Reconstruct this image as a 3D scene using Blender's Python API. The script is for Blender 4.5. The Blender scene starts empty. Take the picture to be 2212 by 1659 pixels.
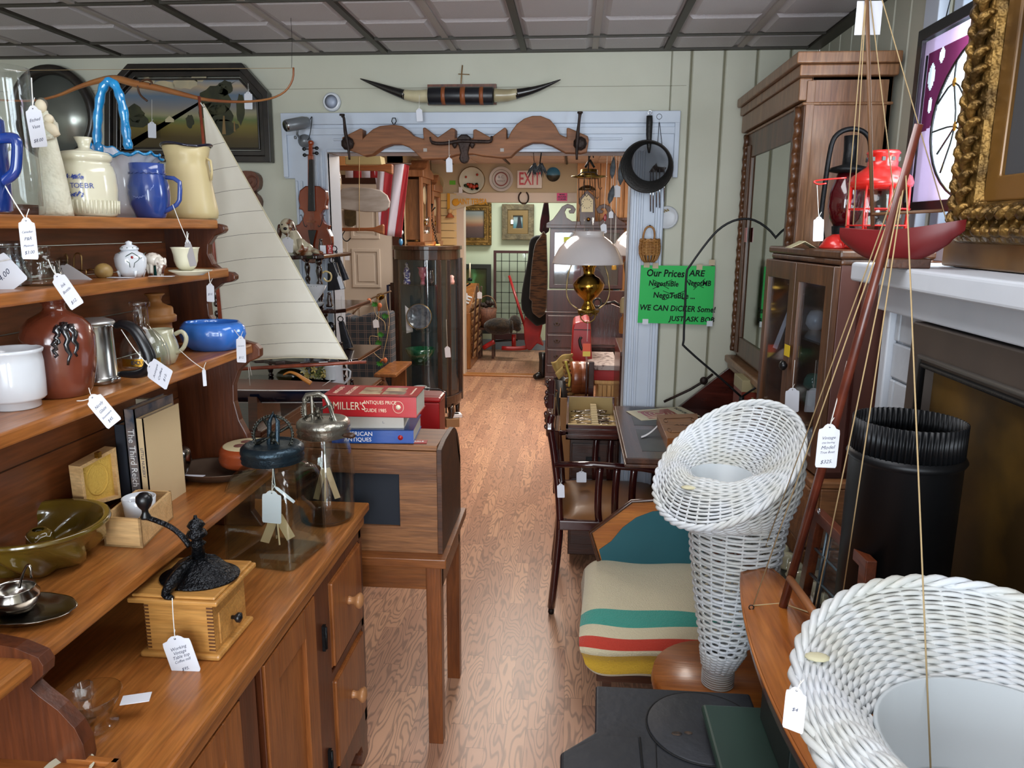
import bpy, bmesh, math, random
from mathutils import Matrix, Vector, Quaternion
R=math.radians; PI=math.pi; TAU=2*PI
sc=bpy.context.scene; COL=sc.collection
rnd=random.Random(7)
# ------------------------------------------------------------- camera
FPX=1620.0; CH=1.65
_p=R(11.7); _y=R(4.6); _r=R(.35)
CW=Vector((-math.sin(_y)*math.cos(_p),math.cos(_y)*math.cos(_p),-math.sin(_p)))
_a=Vector((math.cos(_y),math.sin(_y),0)); _b=_a.cross(CW)
CR=_a*math.cos(_r)+_b*math.sin(_r); CU=-_a*math.sin(_r)+_b*math.cos(_r)
CC=Vector((0,0,CH))
cam=bpy.data.cameras.new('camera'); camo=bpy.data.objects.new('camera',cam); COL.objects.link(camo)
cam.sensor_width=36; cam.lens=FPX/2212*36; cam.clip_start=.05
camo.matrix_world=Matrix(((CR.x,CU.x,-CW.x,CC.x),(CR.y,CU.y,-CW.y,CC.y),(CR.z,CU.z,-CW.z,CC.z),(0,0,0,1)))
sc.camera=camo
def P(px,py,X=None,Y=None,Z=None):
    "the place in the room that lies at a known depth, side distance or height"
    d=CW+CR*((px-1106)/FPX)-CU*((py-829.5)/FPX)
    t=(X-CC.x)/d.x if X is not None else (Y-CC.y)/d.y if Y is not None else (Z-CC.z)/d.z
    return CC+d*t
def mpp(p): return (Vector(p)-CC).dot(CW)/FPX
# ------------------------------------------------------------- world, light, exposure
w=bpy.data.worlds.new('daylight'); sc.world=w; w.use_nodes=True
bg=w.node_tree.nodes['Background']; bg.inputs[0].default_value=(.80,.90,1,1); bg.inputs[1].default_value=2.2
sc.view_settings.view_transform='Standard'; sc.view_settings.look='None'
sc.view_settings.exposure=0.55; sc.view_settings.gamma=1
def area(name,loc,rot,sx,sy,power,col,spread=180):
    l=bpy.data.lights.new(name,'AREA'); l.shape='RECTANGLE'; l.size=sx; l.size_y=sy; l.energy=power; l.color=col; l.spread=R(spread)
    o=bpy.data.objects.new(name,l); o.location=loc; o.rotation_euler=rot; COL.objects.link(o); return o
def point(name,loc,power,col,rad=.05):
    l=bpy.data.lights.new(name,'POINT'); l.energy=power; l.color=col; l.shadow_soft_size=rad
    o=bpy.data.objects.new(name,l); o.location=loc; COL.objects.link(o); return o
DAY=(.86,.93,1)
area('shop_window_light',(-.75,-2.32,1.5),(R(90),0,0),1.5,1.7,64,DAY)
area('shop_door_light',(1.0,-2.32,1.35),(R(90),0,0),.9,1.9,46,DAY)
area('side_window_light',(1.03,1.62,2.0),(R(90),0,R(90)),.9,.85,24,DAY)
area('front_ceiling_light',(.05,1.35,2.385),(0,0,0),.6,1.2,11,(.97,.98,1))
area('back_ceiling_light',(-.1,-.9,2.385),(0,0,0),.6,1.2,6,(.97,.98,1))
area('middle_room_light',(-.55,4.7,2.32),(0,0,0),.6,1.2,20,(1,.92,.84))
area('middle_room_light',(-.4,6.2,2.32),(0,0,0),.6,1.2,30,(1,.89,.78))
area('pine_corner_light',(.8,6.3,2.32),(0,0,0),.5,.8,22,(1,.86,.70))
area('far_room_light',(-.5,9.3,2.40),(0,0,0),.8,.5,24,(.98,1,.95))
# ------------------------------------------------------------- building helpers
MW={}
def mw(o): return MW[o.name] if o is not None else Matrix()
def tag(o,label=None,cat=None,group=None,kind=None):
    if label: o['label']=label
    if cat: o['category']=cat
    if group: o['group']=group
    if kind: o['kind']=kind
    return o
def T(name,label,cat,loc=(0,0,0),rz=0,group=None):
    o=bpy.data.objects.new(name,None); COL.objects.link(o); o.empty_display_size=.05
    m=Matrix.Translation(Vector(loc))@Matrix.Rotation(rz,4,'Z'); o.matrix_world=m; MW[o.name]=m
    return tag(o,label,cat,group)
class MB:
    def __init__(s,frame=None):
        s.bm=bmesh.new(); s.M=mw(frame).copy() if frame is not None else Matrix(); s.mi=0
    def add(s,vs,fs,smooth=True):
        b=[s.bm.verts.new(s.M@Vector(v)) for v in vs]; out=[]
        for f in fs:
            try: q=s.bm.faces.new([b[i] for i in f])
            except ValueError: continue
            q.material_index=s.mi; q.smooth=smooth; out.append(q)
        return s
    def box(s,x0,x1,y0,y1,z0,z1):
        return s.add([(x,y,z) for x in (x0,x1) for y in (y0,y1) for z in (z0,z1)],
            [(0,1,3,2),(4,6,7,5),(0,4,5,1),(2,3,7,6),(0,2,6,4),(1,5,7,3)],False)
    def obox(s,c,h,m):
        "oriented box: centre, half sizes, 3x3 or quaternion"
        m=m.to_matrix() if isinstance(m,Quaternion) else m; c=Vector(c)
        return s.add([c+m@Vector((a*h[0],b*h[1],d*h[2])) for a in (-1,1) for b in (-1,1) for d in (-1,1)],
            [(0,1,3,2),(4,6,7,5),(0,4,5,1),(2,3,7,6),(0,2,6,4),(1,5,7,3)],False)
    def bar(s,p0,p1,w,h,up=(0,0,1)):
        p0=Vector(p0);p1=Vector(p1);d=p1-p0;L=d.length;d.normalize();u=Vector(up)
        if abs(d.dot(u))>.98:u=Vector((0,1,0))
        x=d.cross(u).normalized();z=x.cross(d)
        m=Matrix((x,d,z)).transposed()
        return s.obox((p0+p1)/2,(w/2,L/2,h/2),m)
    def grid(s,f,nu,nv,cu=False,cv=False,smooth=True):
        vs=[f(i/(nu if cu else nu-1) ,j/(nv if cv else nv-1)) for i in range(nu) for j in range(nv)]; fs=[]
        for i in range(nu if cu else nu-1):
            for j in range(nv if cv else nv-1):
                a=i*nv+j; b=((i+1)%nu)*nv+j; c=((i+1)%nu)*nv+(j+1)%nv; d=i*nv+(j+1)%nv
                fs.append((a,b,c,d))
        return s.add(vs,fs,smooth)
    def lathe(s,prof,c=(0,0,0),n=28,m=None,ex=1,ey=1,wob=None,smooth=True):
        c=Vector(c); m=m or Matrix.Identity(3); vs=[];fs=[]
        for (r,z) in prof:
            for i in range(n):
                a=TAU*i/n; k=1+(wob(a,z) if wob else 0)
                vs.append(c+m@Vector((r*ex*k*math.cos(a),r*ey*k*math.sin(a),z)))
        for j in range(len(prof)-1):
            for i in range(n):
                fs.append((j*n+i,j*n+(i+1)%n,(j+1)*n+(i+1)%n,(j+1)*n+i))
        if prof[0][0]>1e-5: fs.append(tuple(range(n-1,-1,-1)))
        if prof[-1][0]>1e-5: fs.append(tuple(range((len(prof)-1)*n,len(prof)*n)))
        return s.add(vs,fs,smooth)
    def shell(s,prof,c=(0,0,0),n=28,**k):
        "open pot: no cap on top"
        vs0=len(s.bm.faces); s.lathe(prof+[(1e-6,prof[-1][1])],c,n,**k); return s
    def tube(s,pts,r,n=8,closed=False,flat=1,up=None):
        pts=[Vector(p) for p in pts]; N=len(pts); rs=r if isinstance(r,(list,tuple)) else [r]*N
        vs=[];fs=[]; prev=None
        for i,p in enumerate(pts):
            a=pts[(i-1)%N] if (closed or i>0) else p; b=pts[(i+1)%N] if (closed or i<N-1) else p
            t=(b-a)
            if t.length<1e-9: t=Vector((0,0,1))
            t.normalize()
            if prev is None:
                u=Vector(up) if up else (Vector((0,0,1)) if abs(t.z)<.9 else Vector((1,0,0)))
            else: u=prev
            x=(u-t*u.dot(t))
            if x.length<1e-6: x=t.orthogonal()
            x.normalize(); prev=x; y=t.cross(x)
            for k in range(n):
                g=TAU*k/n; vs.append(p+x*(rs[i]*flat*math.cos(g))+y*(rs[i]*math.sin(g)))
        for i in range(N if closed else N-1):
            j=(i+1)%N
            for k in range(n): fs.append((i*n+k,i*n+(k+1)%n,j*n+(k+1)%n,j*n+k))
        if not closed: fs+= [tuple(range(n-1,-1,-1)),tuple(range((N-1)*n,N*n))]
        return s.add(vs,fs,n>4)
    def cyl(s,p0,p1,r0,r1=None,n=20):
        return s.tube([p0,p1],[r0,r1 if r1 is not None else r0],n)
    def sph(s,c,r,n=16,m=None):
        r=(r,r,r) if not isinstance(r,(tuple,list)) else r; c=Vector(c); m=m or Matrix.Identity(3)
        k=n//2; prof=[(max(math.sin(PI*j/k),1e-6),-math.cos(PI*j/k)) for j in range(k+1)]
        vs=[];fs=[]
        for (a,z) in prof:
            for i in range(n): vs.append(c+m@Vector((r[0]*a*math.cos(TAU*i/n),r[1]*a*math.sin(TAU*i/n),r[2]*z)))
        for j in range(k):
            for i in range(n): fs.append((j*n+i,j*n+(i+1)%n,(j+1)*n+(i+1)%n,(j+1)*n+i))
        return s.add(vs,fs)
    def pr(s,pts,a,b,ax='Y',smooth=False):
        "outline given in the two other axes, extruded between a and b along ax"
        f={'Y':lambda p,t:(p[0],t,p[1]),'X':lambda p,t:(t,p[0],p[1]),'Z':lambda p,t:(p[0],p[1],t)}[ax]
        n=len(pts); vs=[f(p,a) for p in pts]+[f(p,b) for p in pts]
        area=sum(pts[i][0]*pts[(i+1)%n][1]-pts[(i+1)%n][0]*pts[i][1] for i in range(n))
        fs=[tuple(range(n)),tuple(range(2*n-1,n-1,-1))]+[(i,n+i,n+(i+1)%n,(i+1)%n) for i in range(n)]
        s.add(vs,fs,smooth); return s
    def fr(s,O,I,a,b,ax='Y'):
        "ring between two outlines with the same number of points"
        f={'Y':lambda p,t:(p[0],t,p[1]),'X':lambda p,t:(t,p[0],p[1]),'Z':lambda p,t:(p[0],p[1],t)}[ax]
        n=len(O); vs=[f(p,a) for p in O]+[f(p,a) for p in I]+[f(p,b) for p in O]+[f(p,b) for p in I]; fs=[]
        for i in range(n):
            j=(i+1)%n
            fs+=[(i,j,n+j,n+i),(2*n+i,3*n+i,3*n+j,2*n+j),(i,2*n+i,2*n+j,j),(n+i,n+j,3*n+j,3*n+i)]
        return s.add(vs,fs,False)
    def text(s,body,o,size,xd=(1,0,0),yd=(0,0,1),al='CENTER',shear=0,ext=.0002,sx=1,off=0):
        c=bpy.data.curves.new('t','FONT'); c.body=body; c.size=size; c.align_x=al; c.align_y='CENTER'; c.shear=shear; c.extrude=ext/1; c.resolution_u=2; c.offset=off
        ob=bpy.data.objects.new('t',c); me=bpy.data.meshes.new_from_object(ob)
        xd=Vector(xd).normalized(); yd=Vector(yd).normalized(); zd=xd.cross(yd); o=Vector(o)
        vs=[o+xd*v.co.x*sx+yd*v.co.y+zd*v.co.z for v in me.vertices]; fs=[tuple(p.vertices) for p in me.polygons]
        s.add(vs,fs,False); bpy.data.objects.remove(ob); bpy.data.curves.remove(c); bpy.data.meshes.remove(me); return s
    def build(s,name,mats,par=None,lab=None,bevel=0,sub=0,seg=2,recalc=True):
        if recalc: bmesh.ops.recalc_face_normals(s.bm,faces=s.bm.faces)
        inv=mw(par).inverted(); s.bm.transform(inv)
        me=bpy.data.meshes.new(name); s.bm.to_mesh(me); s.bm.free()
        for m in (mats if isinstance(mats,(list,tuple)) else [mats]): me.materials.append(m)
        o=bpy.data.objects.new(name,me); COL.objects.link(o)
        if par is not None: o.parent=par
        MW[o.name]=mw(par).copy()
        if bevel:
            b=o.modifiers.new('b','BEVEL'); b.width=bevel; b.segments=seg; b.limit_method='ANGLE'; b.angle_limit=R(40); b.harden_normals=False
        if sub:
            q=o.modifiers.new('s','SUBSURF'); q.levels=sub; q.render_levels=sub
        if lab: o['label']=lab
        return o
def clone(root,m,label=None,group=None):
    "a copy of a thing and of its parts, moved by the matrix m"
    def cp(o,par):
        c=o.copy(); COL.objects.link(c); MW[c.name]=mw(o).copy()
        if par is not None: c.parent=par
        for ch in list(o.children): cp(ch,c)
        return c
    c=cp(root,None); n=m@MW[root.name]; c.matrix_world=n
    def fix(o):
        MW[o.name]=n.copy()
        for ch in o.children: fix(ch)
    fix(c)
    if label: c['label']=label
    if group: c['group']=group
    return c
def TR(v): return Matrix.Translation(Vector(v))
def face(d,up=(0,0,1)):
    "3x3 whose local z points along d"
    z=Vector(d).normalized(); u=Vector(up)
    if abs(z.dot(u))>.98:u=Vector((0,1,0))
    x=u.cross(z).normalized(); y=z.cross(x); return Matrix((x,y,z)).transposed()
def px2(pts,Y): return [(lambda q:(q.x,q.z))(P(a,b,Y=Y)) for a,b in pts]
def pxx(pts,X): return [(lambda q:(q.y,q.z))(P(a,b,X=X)) for a,b in pts]
def smoothpts(pts,n=4,closed=False):
    pts=[Vector(p) for p in pts]; N=len(pts); out=[]
    for i in range(N if closed else N-1):
        g=lambda k:pts[k%N] if closed else pts[max(0,min(N-1,k))]
        a,b,c,d=g(i-1),g(i),g(i+1),g(i+2)
        for k in range(n):
            t=k/n; out.append(.5*((2*b)+(c-a)*t+(2*a-5*b+4*c-d)*t*t+(3*b-a-3*c+d)*t**3))
    if not closed: out.append(pts[-1])
    return out
def sm2(pts,n=4): return [(v.x,v.y) for v in smoothpts([(a,b,0) for a,b in pts],n,True)]
# ------------------------------------------------------------- materials
def lin(h):
    if isinstance(h,(tuple,list)): return tuple(h)+((1,) if len(h)==3 else ())
    v=[int(h[i:i+2],16)/255 for i in (0,2,4)]
    return tuple(c/12.92 if c<=.04045 else ((c+.055)/1.055)**2.4 for c in v)+(1,)
def nt(m): return m.node_tree.nodes,m.node_tree.links
def mat(n,c,r=.5,m=0,coat=0,c2=None,ns=6,st=(1,1,1),bump=0,bs=60,em=0,ior=1.5,det=3,lo=.35,hi=.65,sheen=0,trans=0):
    M=bpy.data.materials.new(n); M.use_nodes=True; N,L=nt(M); b=N['Principled BSDF']
    b.inputs['Base Color'].default_value=lin(c); b.inputs['Roughness'].default_value=r; b.inputs['Metallic'].default_value=m
    b.inputs['Coat Weight'].default_value=coat; b.inputs['Coat Roughness'].default_value=.12; b.inputs['IOR'].default_value=ior
    if sheen: b.inputs['Sheen Weight'].default_value=sheen
    if trans: b.inputs['Transmission Weight'].default_value=trans
    if em: b.inputs['Emission Color'].default_value=lin(c); b.inputs['Emission Strength'].default_value=em
    if c2 or bump:
        tc=N.new('ShaderNodeTexCoord'); mp=N.new('ShaderNodeMapping'); L.new(tc.outputs['Object'],mp.inputs[0]); mp.inputs['Scale'].default_value=st
    if c2:
        t=N.new('ShaderNodeTexNoise'); t.inputs['Scale'].default_value=ns; t.inputs['Detail'].default_value=det; L.new(mp.outputs[0],t.inputs[0])
        cr=N.new('ShaderNodeValToRGB'); cr.color_ramp.elements[0].position=lo; cr.color_ramp.elements[1].position=hi
        cr.color_ramp.elements[0].color=lin(c); cr.color_ramp.elements[1].color=lin(c2)
        L.new(t.outputs[0],cr.inputs[0]); L.new(cr.outputs[0],b.inputs['Base Color'])
    if bump:
        t=N.new('ShaderNodeTexNoise'); t.inputs['Scale'].default_value=bs; t.inputs['Detail'].default_value=2; L.new(mp.outputs[0],t.inputs[0])
        u=N.new('ShaderNodeBump'); u.inputs['Strength'].default_value=bump; u.inputs['Distance'].default_value=.01
        L.new(t.outputs[0],u.inputs['Height']); L.new(u.outputs[0],b.inputs['Normal'])
    return M
def wood(n,c1,c2,ax='y',sc=1.,r=.4,coat=.15,fine=.35,kn=0,bump=.15):
    M=bpy.data.materials.new(n); M.use_nodes=True; N,L=nt(M); b=N['Principled BSDF']
    b.inputs['Roughness'].default_value=r; b.inputs['Coat Weight'].default_value=coat; b.inputs['Coat Roughness'].default_value=.2
    tc=N.new('ShaderNodeTexCoord'); mp=N.new('ShaderNodeMapping'); L.new(tc.outputs['Object'],mp.inputs[0])
    s=[16*sc,16*sc,16*sc]; s['xyz'.index(ax)]=1.3*sc; mp.inputs['Scale'].default_value=s
    t=N.new('ShaderNodeTexNoise'); t.inputs['Scale'].default_value=1; t.inputs['Detail'].default_value=4; t.inputs['Distortion'].default_value=1.2; L.new(mp.outputs[0],t.inputs[0])
    cr=N.new('ShaderNodeValToRGB'); e=cr.color_ramp.elements; e[0].position=.32; e[1].position=.68; e[0].color=lin(c1); e[1].color=lin(c2)
    L.new(t.outputs[0],cr.inputs[0])
    t2=N.new('ShaderNodeTexNoise'); t2.inputs['Scale'].default_value=9; t2.inputs['Detail'].default_value=2; L.new(mp.outputs[0],t2.inputs[0])
    mr=N.new('ShaderNodeMapRange'); mr.inputs[1].default_value=.3; mr.inputs[2].default_value=.7; mr.inputs[3].default_value=1-fine; mr.inputs[4].default_value=1.08; L.new(t2.outputs[0],mr.inputs[0])
    mx=N.new('ShaderNodeMixRGB'); mx.blend_type='MULTIPLY'; mx.inputs[0].default_value=1; L.new(cr.outputs[0],mx.inputs[1]); L.new(mr.outputs[0],mx.inputs[2])
    out=mx.outputs[0]
    if kn:
        v=N.new('ShaderNodeTexVoronoi'); v.inputs['Scale'].default_value=kn; L.new(tc.outputs['Object'],v.inputs[0])
        k=N.new('ShaderNodeValToRGB'); k.color_ramp.elements[0].position=.04; k.color_ramp.elements[1].position=.085
        k.color_ramp.elements[0].color=(.12,.1,.1,1); k.color_ramp.elements[1].color=(1,1,1,1); L.new(v.outputs[0],k.inputs[0])
        m3=N.new('ShaderNodeMixRGB'); m3.blend_type='MULTIPLY'; m3.inputs[0].default_value=1; L.new(out,m3.inputs[1]); L.new(k.outputs[0],m3.inputs[2]); out=m3.outputs[0]
    L.new(out,b.inputs['Base Color'])
    if bump:
        u=N.new('ShaderNodeBump'); u.inputs['Strength'].default_value=bump; u.inputs['Distance'].default_value=.004; L.new(t2.outputs[0],u.inputs['Height']); L.new(u.outputs[0],b.inputs['Normal'])
    return M
def glass(n,tint=(.93,.97,.97),r=.02,f=1.45,dirt=0):
    M=bpy.data.materials.new(n); M.use_nodes=True; N,L=nt(M); N.remove(N['Principled BSDF']); o=N['Material Output']
    a=N.new('ShaderNodeBsdfTransparent'); a.inputs[0].default_value=tint+(1,)
    g=N.new('ShaderNodeBsdfGlossy'); g.inputs['Roughness'].default_value=r
    lw=N.new('ShaderNodeLayerWeight'); lw.inputs[0].default_value=.5
    pw=N.new('ShaderNodeMath'); pw.operation='POWER'; pw.inputs[1].default_value=4; L.new(lw.outputs['Facing'],pw.inputs[0])
    f0=((f-1)/(f+1))**2+.02
    mr=N.new('ShaderNodeMath'); mr.operation='MULTIPLY_ADD'; mr.inputs[1].default_value=.85-f0-dirt; mr.inputs[2].default_value=f0+dirt; L.new(pw.outputs[0],mr.inputs[0])
    mx=N.new('ShaderNodeMixShader'); L.new(mr.outputs[0],mx.inputs[0]); L.new(a.outputs[0],mx.inputs[1]); L.new(g.outputs[0],mx.inputs[2]); L.new(mx.outputs[0],o.inputs[0])
    return M
def picture(n,stops,sc=3,ax='Z',noise=.25,r=.4,lo=0,hi=1):
    "a painted canvas: bands of colour along one axis, broken up by noise"
    M=bpy.data.materials.new(n); M.use_nodes=True; N,L=nt(M); b=N['Principled BSDF']; b.inputs['Roughness'].default_value=r
    tc=N.new('ShaderNodeTexCoord'); sp=N.new('ShaderNodeSeparateXYZ'); L.new(tc.outputs['Generated'],sp.inputs[0])
    t=N.new('ShaderNodeTexNoise'); t.inputs['Scale'].default_value=sc; t.inputs['Detail'].default_value=5; L.new(tc.outputs['Object'],t.inputs[0])
    a=N.new('ShaderNodeMath'); a.operation='MULTIPLY_ADD'; a.inputs[1].default_value=noise*2; L.new(t.outputs[0],a.inputs[0]); L.new(sp.outputs[ax],a.inputs[2])
    q=N.new('ShaderNodeMath'); q.operation='SUBTRACT'; q.inputs[1].default_value=noise; L.new(a.outputs[0],q.inputs[0])
    cr=N.new('ShaderNodeValToRGB'); e=cr.color_ramp.elements
    for i,(p,c) in enumerate(stops):
        if i<2: e[i].position=p; e[i].color=lin(c)
        else: x=e.new(p); x.color=lin(c)
    L.new(q.outputs[0],cr.inputs[0]); L.new(cr.outputs[0],b.inputs['Base Color']); return M
PINE=wood('aged_pine','9a5a28','b9773a','y',1,.33,.3,.35,0,.2)
PINEX=wood('aged_pine_cross','96562a','b07036','x',1,.35,.3,.3)
PINEZ=wood('aged_pine_upright','85491f','a3622f','z',1,.38,.25,.3)
PINEK=wood('knotty_pine_back','643619','8a4c26','y',.8,.42,.15,.3,4.2)
PINED=wood('dark_pine','4a2412','6a361a','z',1,.4,.2,.3)
LTW=wood('light_maple','b98544','cf9c58','x',1.5,.45,.1,.2)
BALSA=wood('pale_wood','c9ac82','dcc39a','x',2,.55,0,.2)
WAL=wood('walnut','3a2116','5a3524','x',1,.3,.4,.3)
WALY=wood('walnut_length','3c2318','5c3826','y',1,.32,.4,.3)
OAK=wood('oak_cabinet','7e5538','9c7250','z',1.2,.4,.2,.35)
OAKD=wood('dark_oak','4a2e1c','6b4326','z',1.2,.4,.2,.4)
MAH=wood('mahogany','2a100c','4a1f17','z',1,.22,.5,.2)
MAHX=wood('mahogany_cross','2f120d','55231a','x',1,.2,.5,.2)
CEDAR=wood('dark_cedar','3a2012','5a3318','x',1,.5,.1,.4,3)
CRATE=wood('old_crate','6a4226','94623a','x',1.2,.5,.05,.35,3.5)
CURIO=wood('fumed_oak','24140f','3e251b','z',1.4,.25,.5,.35)
PINEW=wood('pine_panel','c48a55','dda56c','z',.8,.45,.1,.15,2.2)
YOKE=wood('weathered_yoke','6e4427','95603a','x',.7,.6,0,.3)
TABLE=wood('oak_table','6e3c1a','8f5527','x',1,.35,.2,.3)
TABLEZ=wood('oak_table_leg','6a3818','8a4d22','z',1,.35,.2,.3)
BLK=mat('black_iron','1b1c1e',.45,.6,bump=.15,bs=90)
IRON=mat('rusty_iron','3a2a24',.55,.5,c2='251d1b',ns=14,bump=.3,bs=120)
WHT=mat('white_paint','c9ced6',.45,c2='c0c6cf',ns=5,bump=.05,bs=20)
TRIMW=mat('trim_paint','c2cbd8',.42,c2='b9c3d1',ns=4,bump=.06,bs=14)
PAPER=mat('tag_card','dcdfe8',.7)
INKB=mat('marker_ink','0a0c10',.95)
INK=mat('pen_ink','2c3350',.6)
STR=mat('white_string','dedcd6',.8)
SISAL=mat('tan_string','a89068',.8)
SILVER=mat('silver_plate','b8b4ae',.18,1,c2='8c857c',ns=9)
CHROME=mat('chrome','d0d4da',.08,1)
BRASS=mat('brass','b08a3a',.16,1,c2='8a6424',ns=5)
GOLD=mat('gilt','8a6a36',.42,.75,c2='4e3a1c',ns=22,bump=.8,bs=55)
GLASS=glass('clear_glass',(.97,.985,.985))
GLASSG=glass('green_tinted_glass',(.95,.98,.965))
PANEG=glass('pane_glass',(.95,.97,.98),.03,1.5,.02)
WHC=mat('white_ceramic','d6dbe2',.12,coat=.6)
CREAMC=mat('cream_ceramic','d9d5bd',.15,coat=.5)
BLKP=mat('black_plastic','101114',.3)
REDP=mat('red_paint','a81a1c',.35,coat=.3,c2='8f1416',ns=6)
# ============================================================= the setting
def struct(name,mb,m,par=None,**k):
    o=mb.build(name,m,par,**k)
    if par is None: o['kind']='structure'
    return o
def floor_mat():
    M=bpy.data.materials.new('oak_laminate'); M.use_nodes=True; N,L=nt(M); b=N['Principled BSDF']; b.inputs['Roughness'].default_value=.34
    g=N.new('ShaderNodeNewGeometry'); sp=N.new('ShaderNodeSeparateXYZ'); L.new(g.outputs['Position'],sp.inputs[0])
    def mt(op,a,bv=None,c=None):
        q=N.new('ShaderNodeMath'); q.operation=op
        for i,v in enumerate((a,bv,c)):
            if v is None: continue
            if isinstance(v,(int,float)): q.inputs[i].default_value=v
            else: L.new(v,q.inputs[i])
        return q.outputs[0]
    xs=mt('DIVIDE',sp.outputs[0],.0635); ix=mt('FLOOR',xs)
    wn=N.new('ShaderNodeTexWhiteNoise'); wn.noise_dimensions='1D'; L.new(ix,wn.inputs['W'])
    ys=mt('ADD',mt('DIVIDE',sp.outputs[1],.42),mt('MULTIPLY',wn.outputs[0],9)); iy=mt('FLOOR',ys)
    cb=N.new('ShaderNodeCombineXYZ'); L.new(ix,cb.inputs[0]); L.new(iy,cb.inputs[1])
    w2=N.new('ShaderNodeTexWhiteNoise'); w2.noise_dimensions='3D'; L.new(cb.outputs[0],w2.inputs[0])
    c2=N.new('ShaderNodeCombineXYZ'); L.new(mt('MULTIPLY',sp.outputs[0],15),c2.inputs[0]); L.new(mt('MULTIPLY',sp.outputs[1],2.6),c2.inputs[1]); L.new(mt('MULTIPLY',w2.outputs[0],37),c2.inputs[2])
    t=N.new('ShaderNodeTexNoise'); t.inputs['Scale'].default_value=1; t.inputs['Detail'].default_value=1.5; L.new(c2.outputs[0],t.inputs[0])
    s=mt('SINE',mt('MULTIPLY',t.outputs[0],95))
    r=N.new('ShaderNodeMapRange'); r.inputs[1].default_value=.1; r.inputs[2].default_value=1; r.inputs[3].default_value=0; r.inputs[4].default_value=.62; L.new(s,r.inputs[0])
    cr=N.new('ShaderNodeValToRGB'); e=cr.color_ramp.elements; e[0].color=lin('ab7f66'); e[1].color=lin('c99a7a'); x=e.new(.5); x.color=lin('b98b70'); L.new(w2.outputs[0],cr.inputs[0])
    mx=N.new('ShaderNodeMixRGB'); L.new(r.outputs[0],mx.inputs[0]); L.new(cr.outputs[0],mx.inputs[1]); mx.inputs[2].default_value=lin('6a4f42')
    fx=mt('FRACT',xs); edge=mt('LESS_THAN',fx,.025); fy=mt('FRACT',ys); e2=mt('LESS_THAN',fy,.006)
    ed=mt('MULTIPLY',mt('MAXIMUM',edge,e2),.45)
    m2=N.new('ShaderNodeMixRGB'); L.new(ed,m2.inputs[0]); L.new(mx.outputs[0],m2.inputs[1]); m2.inputs[2].default_value=lin('3a2418')
    L.new(m2.outputs[0],b.inputs['Base Color']); return M
FLOORM=floor_mat()
WALLM=mat('cream_wall_paint','c2c2b2',.6,c2='babaa9',ns=2.5,bump=.05,bs=30)
WALLD=mat('dark_groove_gap','77745f',.8)  # darker tone for the gaps between wall boards and the seam
WALL2=mat('beige_wall_paint','bfae8f',.6)
WALL3=mat('pale_green_wall_paint','c3cdb4',.6)
CEILM=mat('tin_look_tile','bdb9bc',.55,bump=.25,bs=260)
CEILR=mat('tile_rib','a8a19c',.6)
TBAR=mat('grid_bar','3c3830',.5)
WX0,WX1,WY,H=-3.0,1.02,3.5,2.405
b=MB(); b.box(-3.2,1.4,-2.5,10.8,-.06,0); fl=struct('floor',b,FLOORM)
b=MB(); q=P(1080,812,Z=0); b.box(-2.2,1.3,8.33,8.47,0,.02); struct('trim_2',b,mat('threshold_strip','a8713f',.35,coat=.2),bevel=.008)
# ceiling of the near room
b=MB(); b.box(-3.2,1.2,-2.4,3.62,H+.012,H+.05)
xl=[-.85+.6135*k for k in range(-4,5)]; yl=[3.25-.545*k for k in range(-1,11)]
b.mi=1
for x in xl: b.box(x-.013,x+.013,-2.4,3.5,H-.001,H+.012)
b.box(.965,1.02,-2.4,3.5,H-.004,H+.012)
b.mi=1
for y in yl: b.box(-3.1,1.02,y-.006,y+.006,H,H+.012)
b.box(-3.1,1.02,3.47,3.5,H-.002,H+.012)
b.mi=0
for x in xl:
    for y in yl:
        for (u0,u1) in ((x+.02,x+.285),(x+.33,x+.595)):
            for (v0,v1) in ((y-.262,y-.014),(y-.53,y-.285)):
                if u0>.99 or v0>3.49: continue
                u1c=min(u1,1.0);v1c=min(v1,3.47);v0c=v0
                vs=[];i=.018
                for (a,c,z) in ((u0,v0c,H+.013),(u1c,v0c,H+.013),(u1c,v1c,H+.013),(u0,v1c,H+.013),(u0+i,v0c+i,H+.002),(u1c-i,v0c+i,H+.002),(u1c-i,v1c-i,H+.002),(u0+i,v1c-i,H+.002)): vs.append((a,c,z))
                b.add(vs,[(0,1,5,4),(1,2,6,5),(2,3,7,6),(3,0,4,7),(4,5,6,7)],False)
b.mi=2
for x in xl:
    if x+.307<1: b.box(x+.294,x+.32,-2.4,3.47,H+.004,H+.012)
b.mi=0
struct('ceiling',b,[CEILM,TBAR,CEILR],recalc=False)
# wall with the doorway
oL,oR,oT=-1.131*1.0,.246,1.985
b=MB(); b.box(WX0,-1.2,WY,WY+.13,0,H); b.box(-1.2,.40,WY,WY+.13,oT+.02,H)
xs=[.40,.488,.628,.766,.905,WX1]
for i in range(len(xs)-1):
    a,c=xs[i]+.004,xs[i+1]-.004
    b.pr([(a,WY+.006),(a+.004,WY),(c-.004,WY),(c,WY+.006),(c,WY+.13),(a,WY+.13)],0,H,'Z')
b.mi=1; b.box(.395,WX1,WY+.007,WY+.12,0,H); b.box(WX0,.47,WY-.0008,WY+.01,2.262,2.2635)
struct('wall_north',b,[WALLM,WALLD])
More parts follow.
